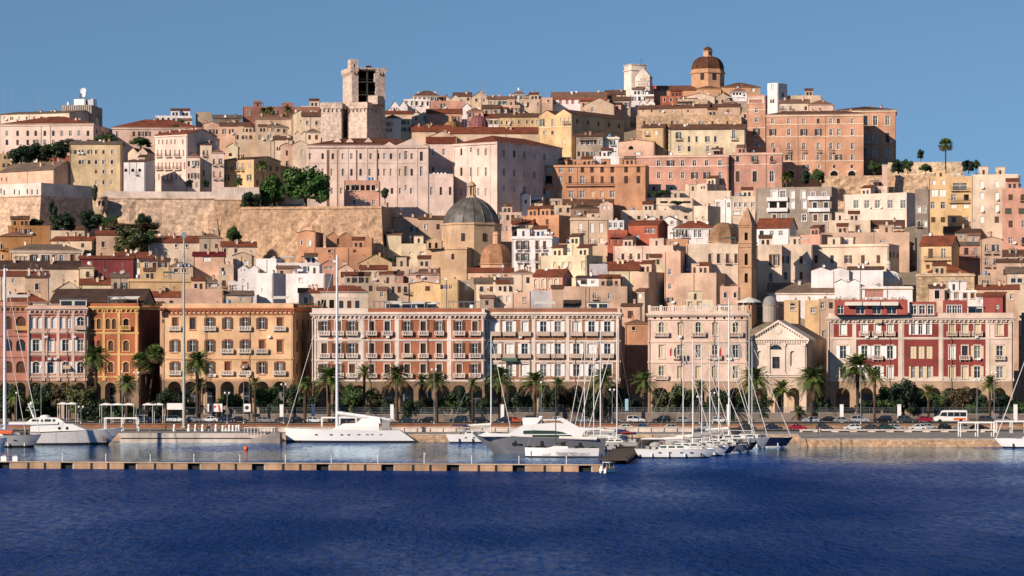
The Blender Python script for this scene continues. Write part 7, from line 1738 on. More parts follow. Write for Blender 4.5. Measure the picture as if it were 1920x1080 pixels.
for px, wd_, lb in ((545,34,'low hedge under the railing at the dark side street'),(700,50,'low hedge under the railing east of the white yacht mast'),(790,30,'short low hedge beyond the white yacht stern'),(855,44,'low hedge behind the small white sloop'),(1000,40,'low hedge behind the grey motor yacht'),(1185,36,'low hedge at the narrow lane'),(1255,46,'low hedge behind the front sailboat masts'),(1370,36,'low hedge beside the white pillar among the masts'),(1650,40,'low hedge under the railing before the red palazzo'),(1730,40,'low hedge before the short palm of the red palazzo'),(1840,44,'low hedge behind the minibus tail'),(425,36,'low hedge beneath the posters')):
    Y = 694.9; g_ = ground_z(X(px,Y), Y); mb = MB(); rg = random.Random(px); W = wd_*Y/F
    for i in range(int(W*130)):
        c = Vector((rg.uniform(-W/2,W/2), rg.gauss(0,.28), abs(rg.gauss(0,.5))*(.7+.5*sin(i*.7)))); n_ = Vector((rg.gauss(0,1),rg.gauss(0,1),rg.gauss(.5,1))).normalized(); e = n_.orthogonal().normalized()*.13; f = n_.cross(e); mb.poly([c-e,c-f*.7,c+e,c+f*.7], LF['y' if px % 3 == 0 else 'g'])
    tag(mb.obj('hedge', None, (X(px,Y),Y,g_)), lb, 'hedge')
# ------------------------------------------------------------------ boats
HW = plain('white_gelcoat', (.76,.75,.72), .25, 0, .5, .05, .3); HG = plain('grey_gelcoat', (.40,.40,.385), .3, 0, .5, .08, .3); HDG = plain('dark_silver_gelcoat', (.17,.175,.18), .22, .25, .5, .1, .3)
NAVY = plain('navy_gelcoat', (.01,.016,.05), .25); BLACKH = plain('black_gelcoat', (.012,.012,.014), .3); TEAK = plain('teak', (.3,.19,.1), .8, 0, .2, .2, 3); SAILC = plain('sail_canvas', (.72,.68,.6), .85, 0, .2, .12, 2); BLUEC = plain('navy_canvas', (.012,.022,.09), .85); GREYC = plain('grey_canvas', (.3,.29,.27), .85)
TINT = plain('tinted_yacht_glass', (.03,.06,.045), .08, 0, .6, .1); ORANGE = plain('orange_cover', (.75,.13,.02), .7)
def hull_mesh(L, Bm, f0, f1, m, deck, bow_rake=.1, st_rake=.04, boot=RUBBER, plumb=False, full=2.2, stern_w=.78):
    """bow at +x; f0 freeboard at the stern, f1 at the bow"""
    mb = MB(); n = 22; rows = (-.45, -.02, .14, .5, .999)
    V = []
    for i in range(n+1):
        t = i/n; fb = f0+(f1-f0)*t*t
        w = Bm/2*min(1, stern_w+(1-stern_w)*sin(pi*min(t*1.6,1)/2))*(1-max(0,(t-.35)/.65)**full)
        ring = []
        for z in rows:
            s = (z if z > 0 else 0); zz = z*fb if z > 0 else z
            x = -L/2+st_rake*L*(1-s)*(1-t)+(L-bow_rake*L*(1-s)*t*t-st_rake*L*(1-s)*0)*t
            wf = (.55 if z < -.3 else .86+.14*s); ring.append((x, max(w*wf, .02), zz))
        V.append(ring)
    k = len(rows)
    for sg in (-1, 1):
        vs = [(x, sg*y, z) for r in V for x, y, z in r]
        for j in range(k-1):
            fs = [(i*k+j, (i+1)*k+j, (i+1)*k+j+1, i*k+j+1) for i in range(n)]
            if sg > 0: fs = [f[::-1] for f in fs]
            mb.raw(vs, fs, boot if j == 1 and boot else m, True)
    mb.poly([(x, -y, z) for x, y, z in V[0]]+[(x, y, z) for x, y, z in V[0][::-1]], m)
    mb.poly([(r[-1][0], -r[-1][1], r[-1][2]-.06) for r in V]+[(r[-1][0], r[-1][1], r[-1][2]-.06) for r in V[::-1]], deck)
    return mb
def deckz(f0, f1, L, x): t = (x+L/2)/L; return f0+(f1-f0)*t*t
def mast_part(root, x, z0, h, r=.11, m=ALU, spread=(.4,.68), stays=None, backst=True, furl=None, beam=3):
    o = MB(); o.bar((0,0,0),(0,0,h),r,r*.7,m,8)
    for s in spread: o.bar((0,-beam*.35,h*s),(0,beam*.35,h*s),.035,.035,m,4)
    o.bar((-.15,0,h),(-.15,0,h+.7),.02,.02,m,4); o.box(-.25,-.03,h+.6,.1,.03,h+.64,m)
    mt = o.obj('mast', root, (x,0,z0))
    w = MB()
    for sg in (-1, 1):
        w.bar((0,sg*beam*.45,-.5),(0,sg*beam*.35,h*spread[0]),.02,.02,METAL,3,False); w.bar((0,sg*beam*.35,h*spread[0]),(0,sg*beam*.3,h*spread[1]),.02,.02,METAL,3,False); w.bar((0,sg*beam*.3,h*spread[1]),(0,0,h*.96),.02,.02,METAL,3,False)
    if stays:
        for (bx, top, fr) in stays:
            w.bar((bx-x,0,-.4),(0,0,h*top),.025,.025,METAL,4,False)
            if fr: w.bar((bx-x,0,0),((bx-x)*.06,0,h*top*.94),fr,fr*.7,furl or SAILC,6)
    w.obj('rigging', root, (x,0,z0))
    return mt
def boom_part(root, x, z, L, m=SAILC, r=.3, up=0.0, dirn=-1):
    o = MB(); o.bar((0,0,0),(dirn*L,0,up),.09,.08,ALU,6); rg = random.Random(int(L*10)); n = 9
    prev = None
    for k in range(n):
        t = k/n; a = (dirn*L*t*.97, 0, up*t+.1+r*(1-t)*.8+r*.3); b = (dirn*L*(k+1)/n*.97, 0, up*(k+1)/n+.1+r*(1-(k+1)/n)*.8+r*.3)
        o.bar(a, b, r*(1-t*.55)*rg.uniform(.9,1.1), r*(1-(k+1)/n*.55), m, 8, k in (0, n-1))
    o.obj('boom', root, (x,0,z))
def stanchions(root, L, Bm, f0, f1):
    o = MB(); n = 11
    for sg in (-1, 1):
        pts = []
        for i in range(n):
            x = -L*.47+L*.93*i/(n-1); t = (x+L/2)/L; w = Bm/2*min(1,.78+.22*sin(pi*min(t*1.6,1)/2))*(1-max(0,(t-.35)/.65)**2.2)*.93; z = deckz(f0,f1,L,x); pts.append((x, sg*w, z)); o.bar((x,sg*w,z-.05),(x,sg*w,z+.65),.02,.02,METAL,4,False)
        for a, b in zip(pts, pts[1:]):
            for dz in (.35,.64): o.bar((a[0],a[1],a[2]+dz),(b[0],b[1],b[2]+dz),.015,.015,METAL,3,False)
    o.obj('railing', root)
def cabin_part(root, x0, x1, z, w, h, m=HW, win=True, slope=1.2):
    o = MB(); o.raw([(x0,-w/2,z),(x1,-w/2*.8,z),(x1,w/2*.8,z),(x0,w/2,z),(x0+.15,-w/2*.86,z+h),(x1-slope,-w/2*.66,z+h*.85),(x1-slope,w/2*.66,z+h*.85),(x0+.15,w/2*.86,z+h)], [(4,5,6,7),(0,1,5,4),(1,2,6,5),(2,3,7,6),(3,0,4,7)], m)
    c = o.obj('cabin', root)
    if win:
        p = MB(); n = max(2, int((x1-x0)/2))
        for i in range(n):
            xa = x0+.4+(x1-x0-slope-.6)*i/n; xb = xa+(x1-x0-slope-.6)/n*.72
            def yy(x, s): t = (x-x0)/(x1-x0); return -(w/2*(1-.2*t))*(1-.16*s)-.025
            for sg in (-1, 1): p.poly([(xa,sg*yy(xa,.35),z+h*.32),(xb,sg*yy(xb,.35),z+h*.32),(xb,sg*yy(xb,.8),z+h*.7),(xa,sg*yy(xa,.8),z+h*.72)], TINT)
        p.obj('cabin_window', c)
def ports(root, L, Bm, xs_, z, w=.5, h=.2, m=RUBBER, extra=.96):
    p = MB()
    for x in xs_:
        t = (x+L/2)/L; y = -(Bm/2*min(1,.78+.22*sin(pi*min(t*1.6,1)/2))*(1-max(0,(t-.35)/.65)**2.2)*extra)-.03
        for sg in (-1, 1): p.box(x-w/2,min(-sg*y,-sg*(y+.12)),z-h/2,x+w/2,max(-sg*y,-sg*(y+.12)),z+h/2,m)
    p.obj('porthole', root)
def sailboat(label, xs, xb, yw, ydeck, hullm, mast=None, cover=SAILC, furl=SAILC, bim=None, Bm=None, deck=OFFW, plumb=False, stern_rake=.05, bow_rake=.1, boom=.36, stays=1, deckb=None, yt_mast_r=.11, port=True, cab=True, rail=True, Y=None):
    """xs, xb: stern and bow columns"""
    Y = Y or Yw(yw); k = Y/F; L = abs(xb-xs)*k; s = 1 if xb > xs else -1; Bm = Bm or L*.27; f0 = (yw-ydeck)*k; f1 = (yw-(deckb or ydeck-1.5))*k
    t = thing('sailboat', label, 'sailboat', (X((xs+xb)/2, Y), Y, 0), 0 if s > 0 else pi, 'sailing boats moored in the harbour')
    recalc_h = hull_mesh(L, Bm, f0, f1, hullm, deck, bow_rake, stern_rake, boot=(RUBBER if hullm in (HW, HG) else WHITE)).obj('hull', t)
    loc = lambda px: s*(px-(xs+xb)/2)*k
    if cab: cabin_part(t, -L*.22, L*.2, f0+(f1-f0)*.25-.05, Bm*.55, .55+.02*L, HW)
    if mast:
        px, top, rr = mast; x = loc(px); z0 = deckz(f0, f1, L, x); h = Z(top, Y)-z0
        mast_part(t, x, z0, h, rr*(1.05 if px > 1050 else 1.35), stays=[(L*.48,.97,.085 if stays else 0), (-L*.49,1.0,0)]+([(L*.3,.7,.07)] if stays > 1 else []), furl=furl, beam=Bm)
        if boom: boom_part(t, x, z0+1.5, L*boom, cover, .4, .1)
    if bim: o = MB(); zz = f0+1.9; a, b = -L*.42, -L*.16; o.prism([(a,zz),(b,zz),(b-.2,zz+.18),((a+b)/2,zz+.3),(a+.2,zz+.18)], -Bm*.36, Bm*.36, bim); [o.bar((x,y,f0),(x,y,zz),.025,.025,METAL,4,False) for x in (a+.1,b-.1) for y in (-Bm*.35,Bm*.35)]; o.obj('bimini', t)
    if cab:                                  # sprayhood, fenders and gear on deck
        o = MB(); xh = -L*.24; zh = deckz(f0, f1, L, xh)+.55+.02*L; o.lathe((xh,0,zh-.35), [(Bm*.3,0),(Bm*.29,.5),(Bm*.2,.85),(0,.95)], 12, cover if cover is not SAILC else GREYC, True, 0, 2*pi); o.obj('sprayhood', t)
        rg = random.Random(int(abs(xs))); o = MB()
        for i in range(9):
            xx = rg.uniform(-.44,.4)*L; zz_ = deckz(f0, f1, L, xx); hh = rg.uniform(.25,.7); o.box(xx-.25,rg.uniform(-.3,.1)*Bm,zz_-.05,xx+rg.uniform(.1,.5),rg.uniform(.12,.3)*Bm,zz_+hh,rg.choice((GREYC, IRON, SAILC, BLUEC, TEAK, WHITE, METAL)))
        o.obj('deck_gear', t)
        o = MB()
        for i in range(4):
            xx = (-.3+.2*i)*L; tt = (xx+L/2)/L; y = Bm/2*min(1,.78+.22*sin(pi*min(tt*1.6,1)/2))*(1-max(0,(tt-.35)/.65)**2.2)+.05
            for sg in (-1, 1): o.bar((xx,sg*y,.25),(xx,sg*y,.95),.13,.13,rg.choice((WHITE,BLUEC,RUBBER)),7)
        o.obj('fender', t)
    if rail: stanchions(t, L, Bm, f0, f1)
    if port: ports(t, L, Bm, [L*q for q in (-.2,-.08,.06,.18)], f0*.62, .55, .22)
    return t, L, k
# the white sailing yacht in the middle
t, L, k = sailboat('large white sailing yacht with tall white mast and white sail on its boom', 750, 535, 829, 806, HW, None, Bm=6, cab=False, stern_rake=-.15, bow_rake=.012, deckb=803, port=False)
f0, f1 = 23*k, 26*k; lx = lambda px: -(px-(750+535)/2)*k
mast_part(t, lx(632), 2.9, Z(478,Yw(829))-2.9, .36, spread=(.25,.47,.69), stays=[(L*.49,.99,.05),(-L*.46,1.0,0)], beam=5)
boom_part(t, lx(632), 5.9, 103*k, WHITE, .5, -1.1); cabin_part(t, lx(712), lx(620), 2.75, 4.2, 1.7, HW, False, 3.0); cabin_part(t, lx(714), lx(668), 4.2, 3.6, 1.3, HW, False, 1.2)
o = MB(); o.box(-.9,-1.9,0,.9,1.9,1.7,GREYC); o.box(-.4,-2.0,.4,.4,-1.901,1.2,plain('magenta_cover',(.4,.01,.08),.8)); o.obj('cockpit_cover', t, (lx(724),0,2.9))
ports(t, L, 6, [lx(p) for p in (594,622,642,655,674,690,699,715)], 1.75, .6, .2, RUBBER, .965)
# small white sloop behind the grey motor yacht
t, L, k = sailboat('small white sloop with white mast behind the grey motor yacht', 836, 962, 830, 814, HW, (921,628,.14), cover=SAILC, stern_rake=.06, bim=BLUEC, boom=.42)
# grey motor yacht
def motor_yacht_grey():
    Y = 562.0; k = Y/F; xs, xb = 1136, 884; L = (xs-xb)*k; t = thing('motor_yacht', 'big silver-grey motor yacht with white superstructure and green-tinted windows', 'motor yacht', (X((xs+xb)/2,Y), Y, 0), pi)
    Bm = 6.4; lx = lambda px: -(px-(xs+xb)/2)*k; zz = lambda py: Z(py, Y)
    hull_mesh(L, Bm, zz(822), zz(811), HDG, OFFW, .17, .02, boot=None, full=2.6).obj('hull', t)
    o = MB(); o.prism([(lx(1090),zz(818)),(lx(1095),zz(808)),(lx(1098),zz(806)),(lx(1064),zz(794)),(lx(1040),zz(792)),(lx(985),zz(796)),(lx(975),zz(800)),(lx(953),zz(813)),(lx(905),zz(813)),(lx(896),zz(815)),(lx(905),zz(818))], -2.5, 2.5, HW); sp = o.obj('superstructure', t)
    w = MB(); pts = [(981,807),(1000,806),(1040,807),(1055,809.5),(1078,819),(1080,820.5),(998,820.5),(998,815),(981,814)]
    w.prism([(lx(x),zz(y)) for x, y in pts], 2.44, 2.56, TINT); w.obj('saloon_window', sp)
    w = MB(); w.prism([(lx(981),zz(813.2)),(lx(1068),zz(813.2)),(lx(1070),zz(814.6)),(lx(981),zz(814.6))], 2.5, 2.62, HW); w.obj('window_band', sp)
    o = MB(); o.prism([(lx(1098),zz(806)),(lx(1130),zz(805)),(lx(1130),zz(803)),(lx(1086),zz(801)),(lx(1056),zz(784)),(lx(1046),zz(783)),(lx(1048),zz(787)),(lx(1064),zz(798)),(lx(1075),zz(802))], -2.4, 2.4, HW); o.obj('radar_arch', t)
    o = MB(); o.prism([(lx(1020),zz(795)),(lx(1056),zz(795)),(lx(1052),zz(789)),(lx(1024),zz(788))], -1.9, 1.9, plain('flybridge_seats',(.22,.13,.08),.8)); o.prism([(lx(1018),zz(788)),(lx(1050),zz(788)),(lx(1050),zz(786)),(lx(1018),zz(786))], -1.6, 1.6, HW)
    for x in (1022, 1034, 1047): o.bar((lx(x),1.5,zz(796)),(lx(x),1.5,zz(787)),.06,.06,HW,5)
    o.obj('flybridge', t)
    o = MB(); o.prism([(lx(981),zz(797)),(lx(979),zz(785)),(lx(981),zz(783)),(lx(1012),zz(783)),(lx(1014),zz(785)),(lx(1008),zz(793)),(lx(1000),zz(797))], -.9, .9, HW); o.obj('tender_cover', t)
    o = MB(); o.bar((lx(1014),0,zz(790)),(lx(1014),0,zz(777)),.1,.06,METAL,6); o.ball((lx(1014),0,zz(785)),.4,.4,.45,WHITE,10,6); o.bar((lx(1011),-.8,zz(781)),(lx(1017),.8,zz(781)),.09,.09,WHITE,5); o.obj('radar_mast', t)
    p = MB()
    for x0, x1, y0, y1 in ((960,968,829,834),(965,967,825,829),(970,979,831,834),(985,995,835,841),(1004,1022,835,841),(1013,1018,826,835),(1030,1042,835,838),(1051,1058,828,835),(1077,1092,835,839),(1084,1089,829,835),(1105,1117,837,839)):
        xm = (lx(x0)+lx(x1))/2; tt = (xm+L/2)/L; w = Bm/2*min(1,.78+.22*sin(pi*min(tt*1.6,1)/2))*(1-max(0,(tt-.35)/.65)**2.6)
        p.box(min(lx(x0),lx(x1)),w*.93-.03,zz(y1),max(lx(x0),lx(x1)),w*.985+.04,zz(y0),RUBBER)
    p.obj('hull_window', t)
    r = MB()
    for i in range(12):
        x = lx(900+i*7); r.bar((x,1.6-.02*i,zz(813)),(x,1.6,zz(808)),.02,.02,METAL,4,False)
    r.obj('railing', t); a = MB(); a.bar((lx(1048),2.9,zz(820)),(lx(1118),2.9,zz(822)),.35,.35,SAILC,8); a.obj('rolled_awning', t)
    b_ = MB(); b_.prism([(lx(905),zz(813.5)),(lx(1000),zz(820)),(lx(1000),zz(817.5)),(lx(950),zz(813)),(lx(905),zz(811.5))], 1.7, 1.85, HW); b_.obj('bulwark', t)
motor_yacht_grey()
# racing boat
t, L, k = sailboat('white racing sailboat with black mast and lettering on its plain hull', 1123, 984, 857, 841, HW, None, Bm=4.2, cab=False, bow_rake=.01, stern_rake=.01, deckb=839, port=False, rail=False)
lx = lambda px: -(px-(1123+984)/2)*k; YR = Yw(857); zr = lambda py: Z(py, YR)
CARB = plain('carbon_black', (.012,.011,.01), .4)
mast_part(t, lx(1042), zr(839), Z(636,YR)-zr(839), .1, CARB, stays=[(L*.48,.9,0),(-L*.48,1,0)], beam=3.6)
o = MB(); o.bar((0,0,0),(lx(1064)-lx(1042),0,.55),.09,.08,CARB,6); o.obj('boom', t, (lx(1042),0,zr(833)))
o = MB(); o.prism([(lx(1022),zr(841)),(lx(1040),zr(836)),(lx(1064),zr(837)),(lx(1066),zr(841))], -.9, .9, HW); o.obj('cabin', t)
def wy(px): x = lx(px); tt = (x+L/2)/L; return 4.2/2*min(1,.78+.22*sin(pi*min(tt*1.6,1)/2))*(1-max(0,(tt-.35)/.65)**2.2)
def text_mesh(body, size, m):
    cu = bpy.data.curves.new('lettering', 'FONT'); cu.body = body; cu.size = size; cu.extrude = .01; cu.align_x = 'CENTER'; cu.align_y = 'CENTER'
    o = bpy.data.objects.new('lettering_source', cu); COL.objects.link(o); dg = bpy.context.evaluated_depsgraph_get(); me = bpy.data.meshes.new_from_object(o.evaluated_get(dg)); bpy.data.objects.remove(o); me.materials.clear(); me.materials.append(m); return me
def hull_text(s, px, py, size, m):
    o = mobj('lettering', text_mesh(s, size, m), t); o.location = (lx(px), wy(px)*.965+.06, zr(py))
    o.rotation_euler = (pi/2, 0, pi+atan2(wy(px-6)-wy(px+6), 12*k)*0); return o
hull_text('TRIBORD', 1062, 851, 1.02, GREYSH)
dm = MB()
for a in (1016,1020,1024,1028,1084,1088,1092,1098):
    x = lx(a); w = wy(a)*.95+.03; dm.poly([(x,w,zr(854)),(x-.12,w,zr(854)),(x-.65,w+.03,zr(848)),(x-.53,w+.03,zr(848))], GREYSH)
for y0, y1 in ((846,848),(849,850),(851,853)): x = lx(996); dm.box(x-.16,wy(996)*.9,zr(y1),x+.16,wy(996)*.96+.06,zr(y0),RUBBER)
dm.obj('hull_marking', t)
# little motorboat at the pontoon end
def dinghy():
    Y = 471.0; k = Y/F; L = 4.0; t = thing('motorboat', 'little white motorboat with windscreen frame at the pontoon end', 'motorboat', (X(1143,Y), Y, 0), radians(52))
    hull_mesh(L, 1.9, .75, .95, HW, TEAK, .14, .02, boot=RUBBER).obj('hull', t)
    o = MB(); o.raw([(.3,-.7,.8),(.3,.7,.8),(.05,-.65,1.5),(.05,.65,1.5),(.36,-.7,.8),(.36,.7,.8),(.1,-.65,1.52),(.1,.65,1.52)], [(0,1,3,2),(4,5,7,6)], TINT)
    for y in (-.68,.68): o.bar((.3,y,.8),(.05,y,1.55),.035,.035,WHITE,5); o.bar((-1.0,y,.75),(-1.0,y,1.75),.03,.03,WHITE,5); o.bar((-1.0,y,1.75),(.05,y,1.7),.03,.03,WHITE,5)
    o.box(-1.1,-.75,1.72,.15,.75,1.78,WHITE); o.obj('windscreen', t)
    o = MB(); o.box(-2.35,-.2,.35,-2.0,.2,1.2,WHITE); o.box(-2.3,-.1,-.3,-2.1,.1,.35,RUBBER); o.obj('outboard_motor', t)
    o = MB(); o.box(-1.6,-.6,.72,-1.1,.6,1.0,plain('orange_cushion',(.5,.2,.1),.8)); o.obj('seat', t)
dinghy()
# white motor yacht at the west end
def motor_yacht_white():
    Y = 617.0; k = Y/F; xs, xb = 8, 232; L = (xb-xs)*k; t = thing('motor_yacht', 'classic white motor yacht with round portholes and raked pale grey bow', 'motor yacht', (X((xs+xb)/2,Y), Y, 0)); Bm = 6.2
    lx = lambda px: (px-(xs+xb)/2)*k; zz = lambda py: Z(py, Y)
    hull_mesh(L, Bm, zz(812), zz(801), plain('ivory_grey_gelcoat',(.56,.55,.52),.35), OFFW, .13, .03, full=2.3).obj('hull', t)
    o = MB(); o.prism([(lx(60),zz(810)),(lx(60),zz(791)),(lx(118),zz(790)),(lx(128),zz(794)),(lx(140),zz(795)),(lx(158),zz(803)),(lx(165),zz(806))], -2.3, 2.3, HW); d = o.obj('deckhouse', t)
    p = MB()
    for x in (114.5, 129): p.lathe((0,0,0),[(0,0),(.33,0)],14,RUBBER)
    p = MB()
    for x in (114.5, 129):
        vs = [(lx(x),-2.32,zz(802.5))]+[(lx(x)+.34*cos(2*pi*i/16),-2.32,zz(802.5)+.34*sin(2*pi*i/16)) for i in range(16)]; p.raw(vs, [(0,1+i,1+(i+1)%16) for i in range(16)], RUBBER)
    p.obj('porthole', d)
    o = MB(); o.prism([(lx(20),zz(796)),(lx(20),zz(791)),(lx(112),zz(791)),(lx(112),zz(794.5)),(lx(60),zz(796))], -2.6, 2.6, HW); o.obj('upper_deck', t)
    o = MB(); o.prism([(lx(54),zz(791)),(lx(60),zz(785)),(lx(76),zz(782)),(lx(106),zz(783)),(lx(113),zz(784)),(lx(124),zz(791.5))], -2.0, 2.0, HW); wh = o.obj('wheelhouse', t)
    p = MB()
    for a, b, c, d_ in ((62,76,786,790),(79,84,786,790.5),(86,99,785.5,791),(101,107,785.5,791)): p.prism([(lx(a),zz(d_)),(lx(b),zz(d_)),(lx(b)-.1,zz(c)),(lx(a)+.1,zz(c))], -2.04, -1.99, TINT)
    p.poly([(lx(114.5),-1.7,zz(785.2)),(lx(114.5),1.7,zz(785.2)),(lx(121.5),1.7,zz(790)),(lx(121.5),-1.7,zz(790))], TINT); p.obj('wheelhouse_window', wh)
    o = MB(); o.ball((lx(85),0,zz(781.5)),1.2,1.2,.45,HW,12,6); o.obj('radar_dome', t)
    o = MB(); o.bar((lx(64),-.3,zz(783)),(lx(53),-.1,zz(756)),.2,.12,WHITE,7); o.bar((lx(66),.3,zz(784)),(lx(56),.1,zz(760)),.15,.1,WHITE,7); o.bar((lx(50),-1,zz(769)),(lx(72),1,zz(769)),.07,.07,WHITE,5); o.ball((lx(58.5),0,zz(757)),.35,.35,.45,WHITE,10,6); o.bar((lx(52),0,zz(763)),(lx(63),0,zz(763)),.08,.08,WHITE,5); o.obj('signal_mast', t)
    o = MB(); o.box(lx(8),-2.7,zz(797),lx(58),2.7,zz(795.4),plain('blue_awning',(.1,.12,.25),.8)); o.obj('aft_awning', t)
    o = MB(); ax = lx(194); o.prism([(lx(188),zz(816)),(lx(200),zz(816)),(lx(201.5),zz(829)),(lx(190),zz(829))], -1.95, -1.7, METAL); o.prism([(lx(192),zz(819)),(lx(198),zz(819)),(lx(199),zz(826)),(lx(193),zz(826))], -2.1, -1.96, plain('rusty_anchor',(.3,.16,.09),.9)); o.obj('anchor', t)
    o = MB(); 
    for i in range(9): o.bar((lx(150+i*9),-1.9+.17*i,zz(806-i*.5)),(lx(150+i*9),-1.9+.17*i,zz(798-i*.5)),.025,.025,METAL,4,False)
    o.bar((lx(150),-1.9,zz(798)),(lx(222),-.5,zz(794)),.025,.025,METAL,4,False); o.obj('railing', t)
    w = MB(); w.bar((lx(218),0,zz(818)),(lx(247),-3,.05),.03,.03,METAL,4,False); w.obj('mooring_line', t)
motor_yacht_white()
# big grey sailing yacht at the west edge
t, L, k = sailboat('grey-hulled sailing yacht with thick white mast at the western edge', -70, 78, 838, 817, HG, (9,503,.3), deckb=814, Bm=5.4, cover=plain('blue_grey_cover',(.2,.22,.32),.8), boom=.3, stays=2)
o = MB(); o.prism([(0,0),(2.4,0),(2.7,.75),(-.2,.75)], -.7, .7, ORANGE); o.box(-.2,-.75,.75,2.75,.75,.95,plain('blue_grey_cover',(.2,.22,.32),.8)); tag(o.obj('dinghy', None, (X(1,598.6), 598.6, Z(813,600))), 'orange covered dinghy lying on the deck of the grey sailing yacht', 'dinghy')
sailboat('pale blue-white bow of a second boat below the grey sailing yacht', -60, 14, 839.5, 821, plain('pale_hull',(.5,.53,.56),.3), None, Bm=3.6, Y=593, rail=False, port=False, cab=False)
# sailboats behind the motor yacht and along the jetty
for lab, xs, xb, Y, yd, hm, ms, cv, bm_ in (
    ('white sloop with blue sail cover and the westernmost mast of the tight cluster', 1180, 1062, 606, 822, HW, (1096,640,.1), BLUEC, WHITE),
    ('white sloop with grey sail cover close behind the westernmost of the tight cluster', 1184, 1070, 597, 824, HW, (1113.5,640,.1), GREYC, BLUEC),
    ('white ketch with tall mast and cream genoa in the tight cluster', 1188, 1080, 588, 826, HW, (1126,618,.14), SAILC, BLUEC),
    ('pale grey sloop carrying the easternmost mast of the tight cluster', 1196, 1094, 578, 829, HG, (1157,614,.13), BLUEC, plain('red_canvas',(.35,.03,.03),.85))):
    sailboat(lab, xs, xb, Y*F*0+F*HZ/Y+HY, yd, hm, ms, cover=cv, bim=bm_, Y=Y)
for lab, xs, xb, yw, yd, hm, ms, cv, bm_, st in (
    ('white sailboat in front with four dark hull windows and white bimini', 1190, 1345, 858.5, 842, HW, (1281,648,.11), SAILC, WHITE, 1),
    ('white sailboat second in the row with twin-lined thick mast', 1220, 1368, 855, 838, HW, (1299.5,638,.16), SAILC, GREYC, 1),
    ('navy sailboat third in the row beyond two white ones', 1250, 1381, 852, 837, NAVY, (1316,644,.1), GREYC, BLUEC, 1),
    ('grey-blue sailboat fourth in the row with slim mast', 1268, 1408, 849, 834, plain('slate_gelcoat',(.16,.18,.22),.3), (1331,656,.11), GREYC, None, 1),
    ('black sailboat fifth in the row with broad dark stern', 1290, 1421, 846, 830, BLACKH, (1348,606,.12), GREYC, None, 1),
    ('white sailboat near the quay with the tallest leaning-shadow mast', 1318, 1443, 841, 822, plain('silver_gelcoat',(.42,.43,.45),.3), (1367,560,.2), SAILC, None, 2),
    ('dark blue sailboat with sharp bow nearest to the stone quay', 1340, 1487, 838.5, 821, NAVY, (1410,640,.08), plain('black_cover',(.02,.02,.025),.85), None, 1)):
    sailboat(lab, xs, xb, yw, yd, hm, ms, cover=cv, bim=bm_, stays=st)
sailboat('white sailboat bow with furled forestay at the eastern edge', 2030, 1864, 839.5, 823, HW, (1962,560,.16), stays=1, port=False)
b = MB(); b.ball((0,0,.25),.5,.5,.5,ORANGE,12,8); b.lathe((0,0,.7),[(.08,0),(.06,.25),(0,.27)],6,RUBBER); Yb = Yw(843); tag(b.obj('buoy', None, (X(461,Yb),Yb,0)), 'small orange mooring buoy floating before the concrete pier', 'buoy')
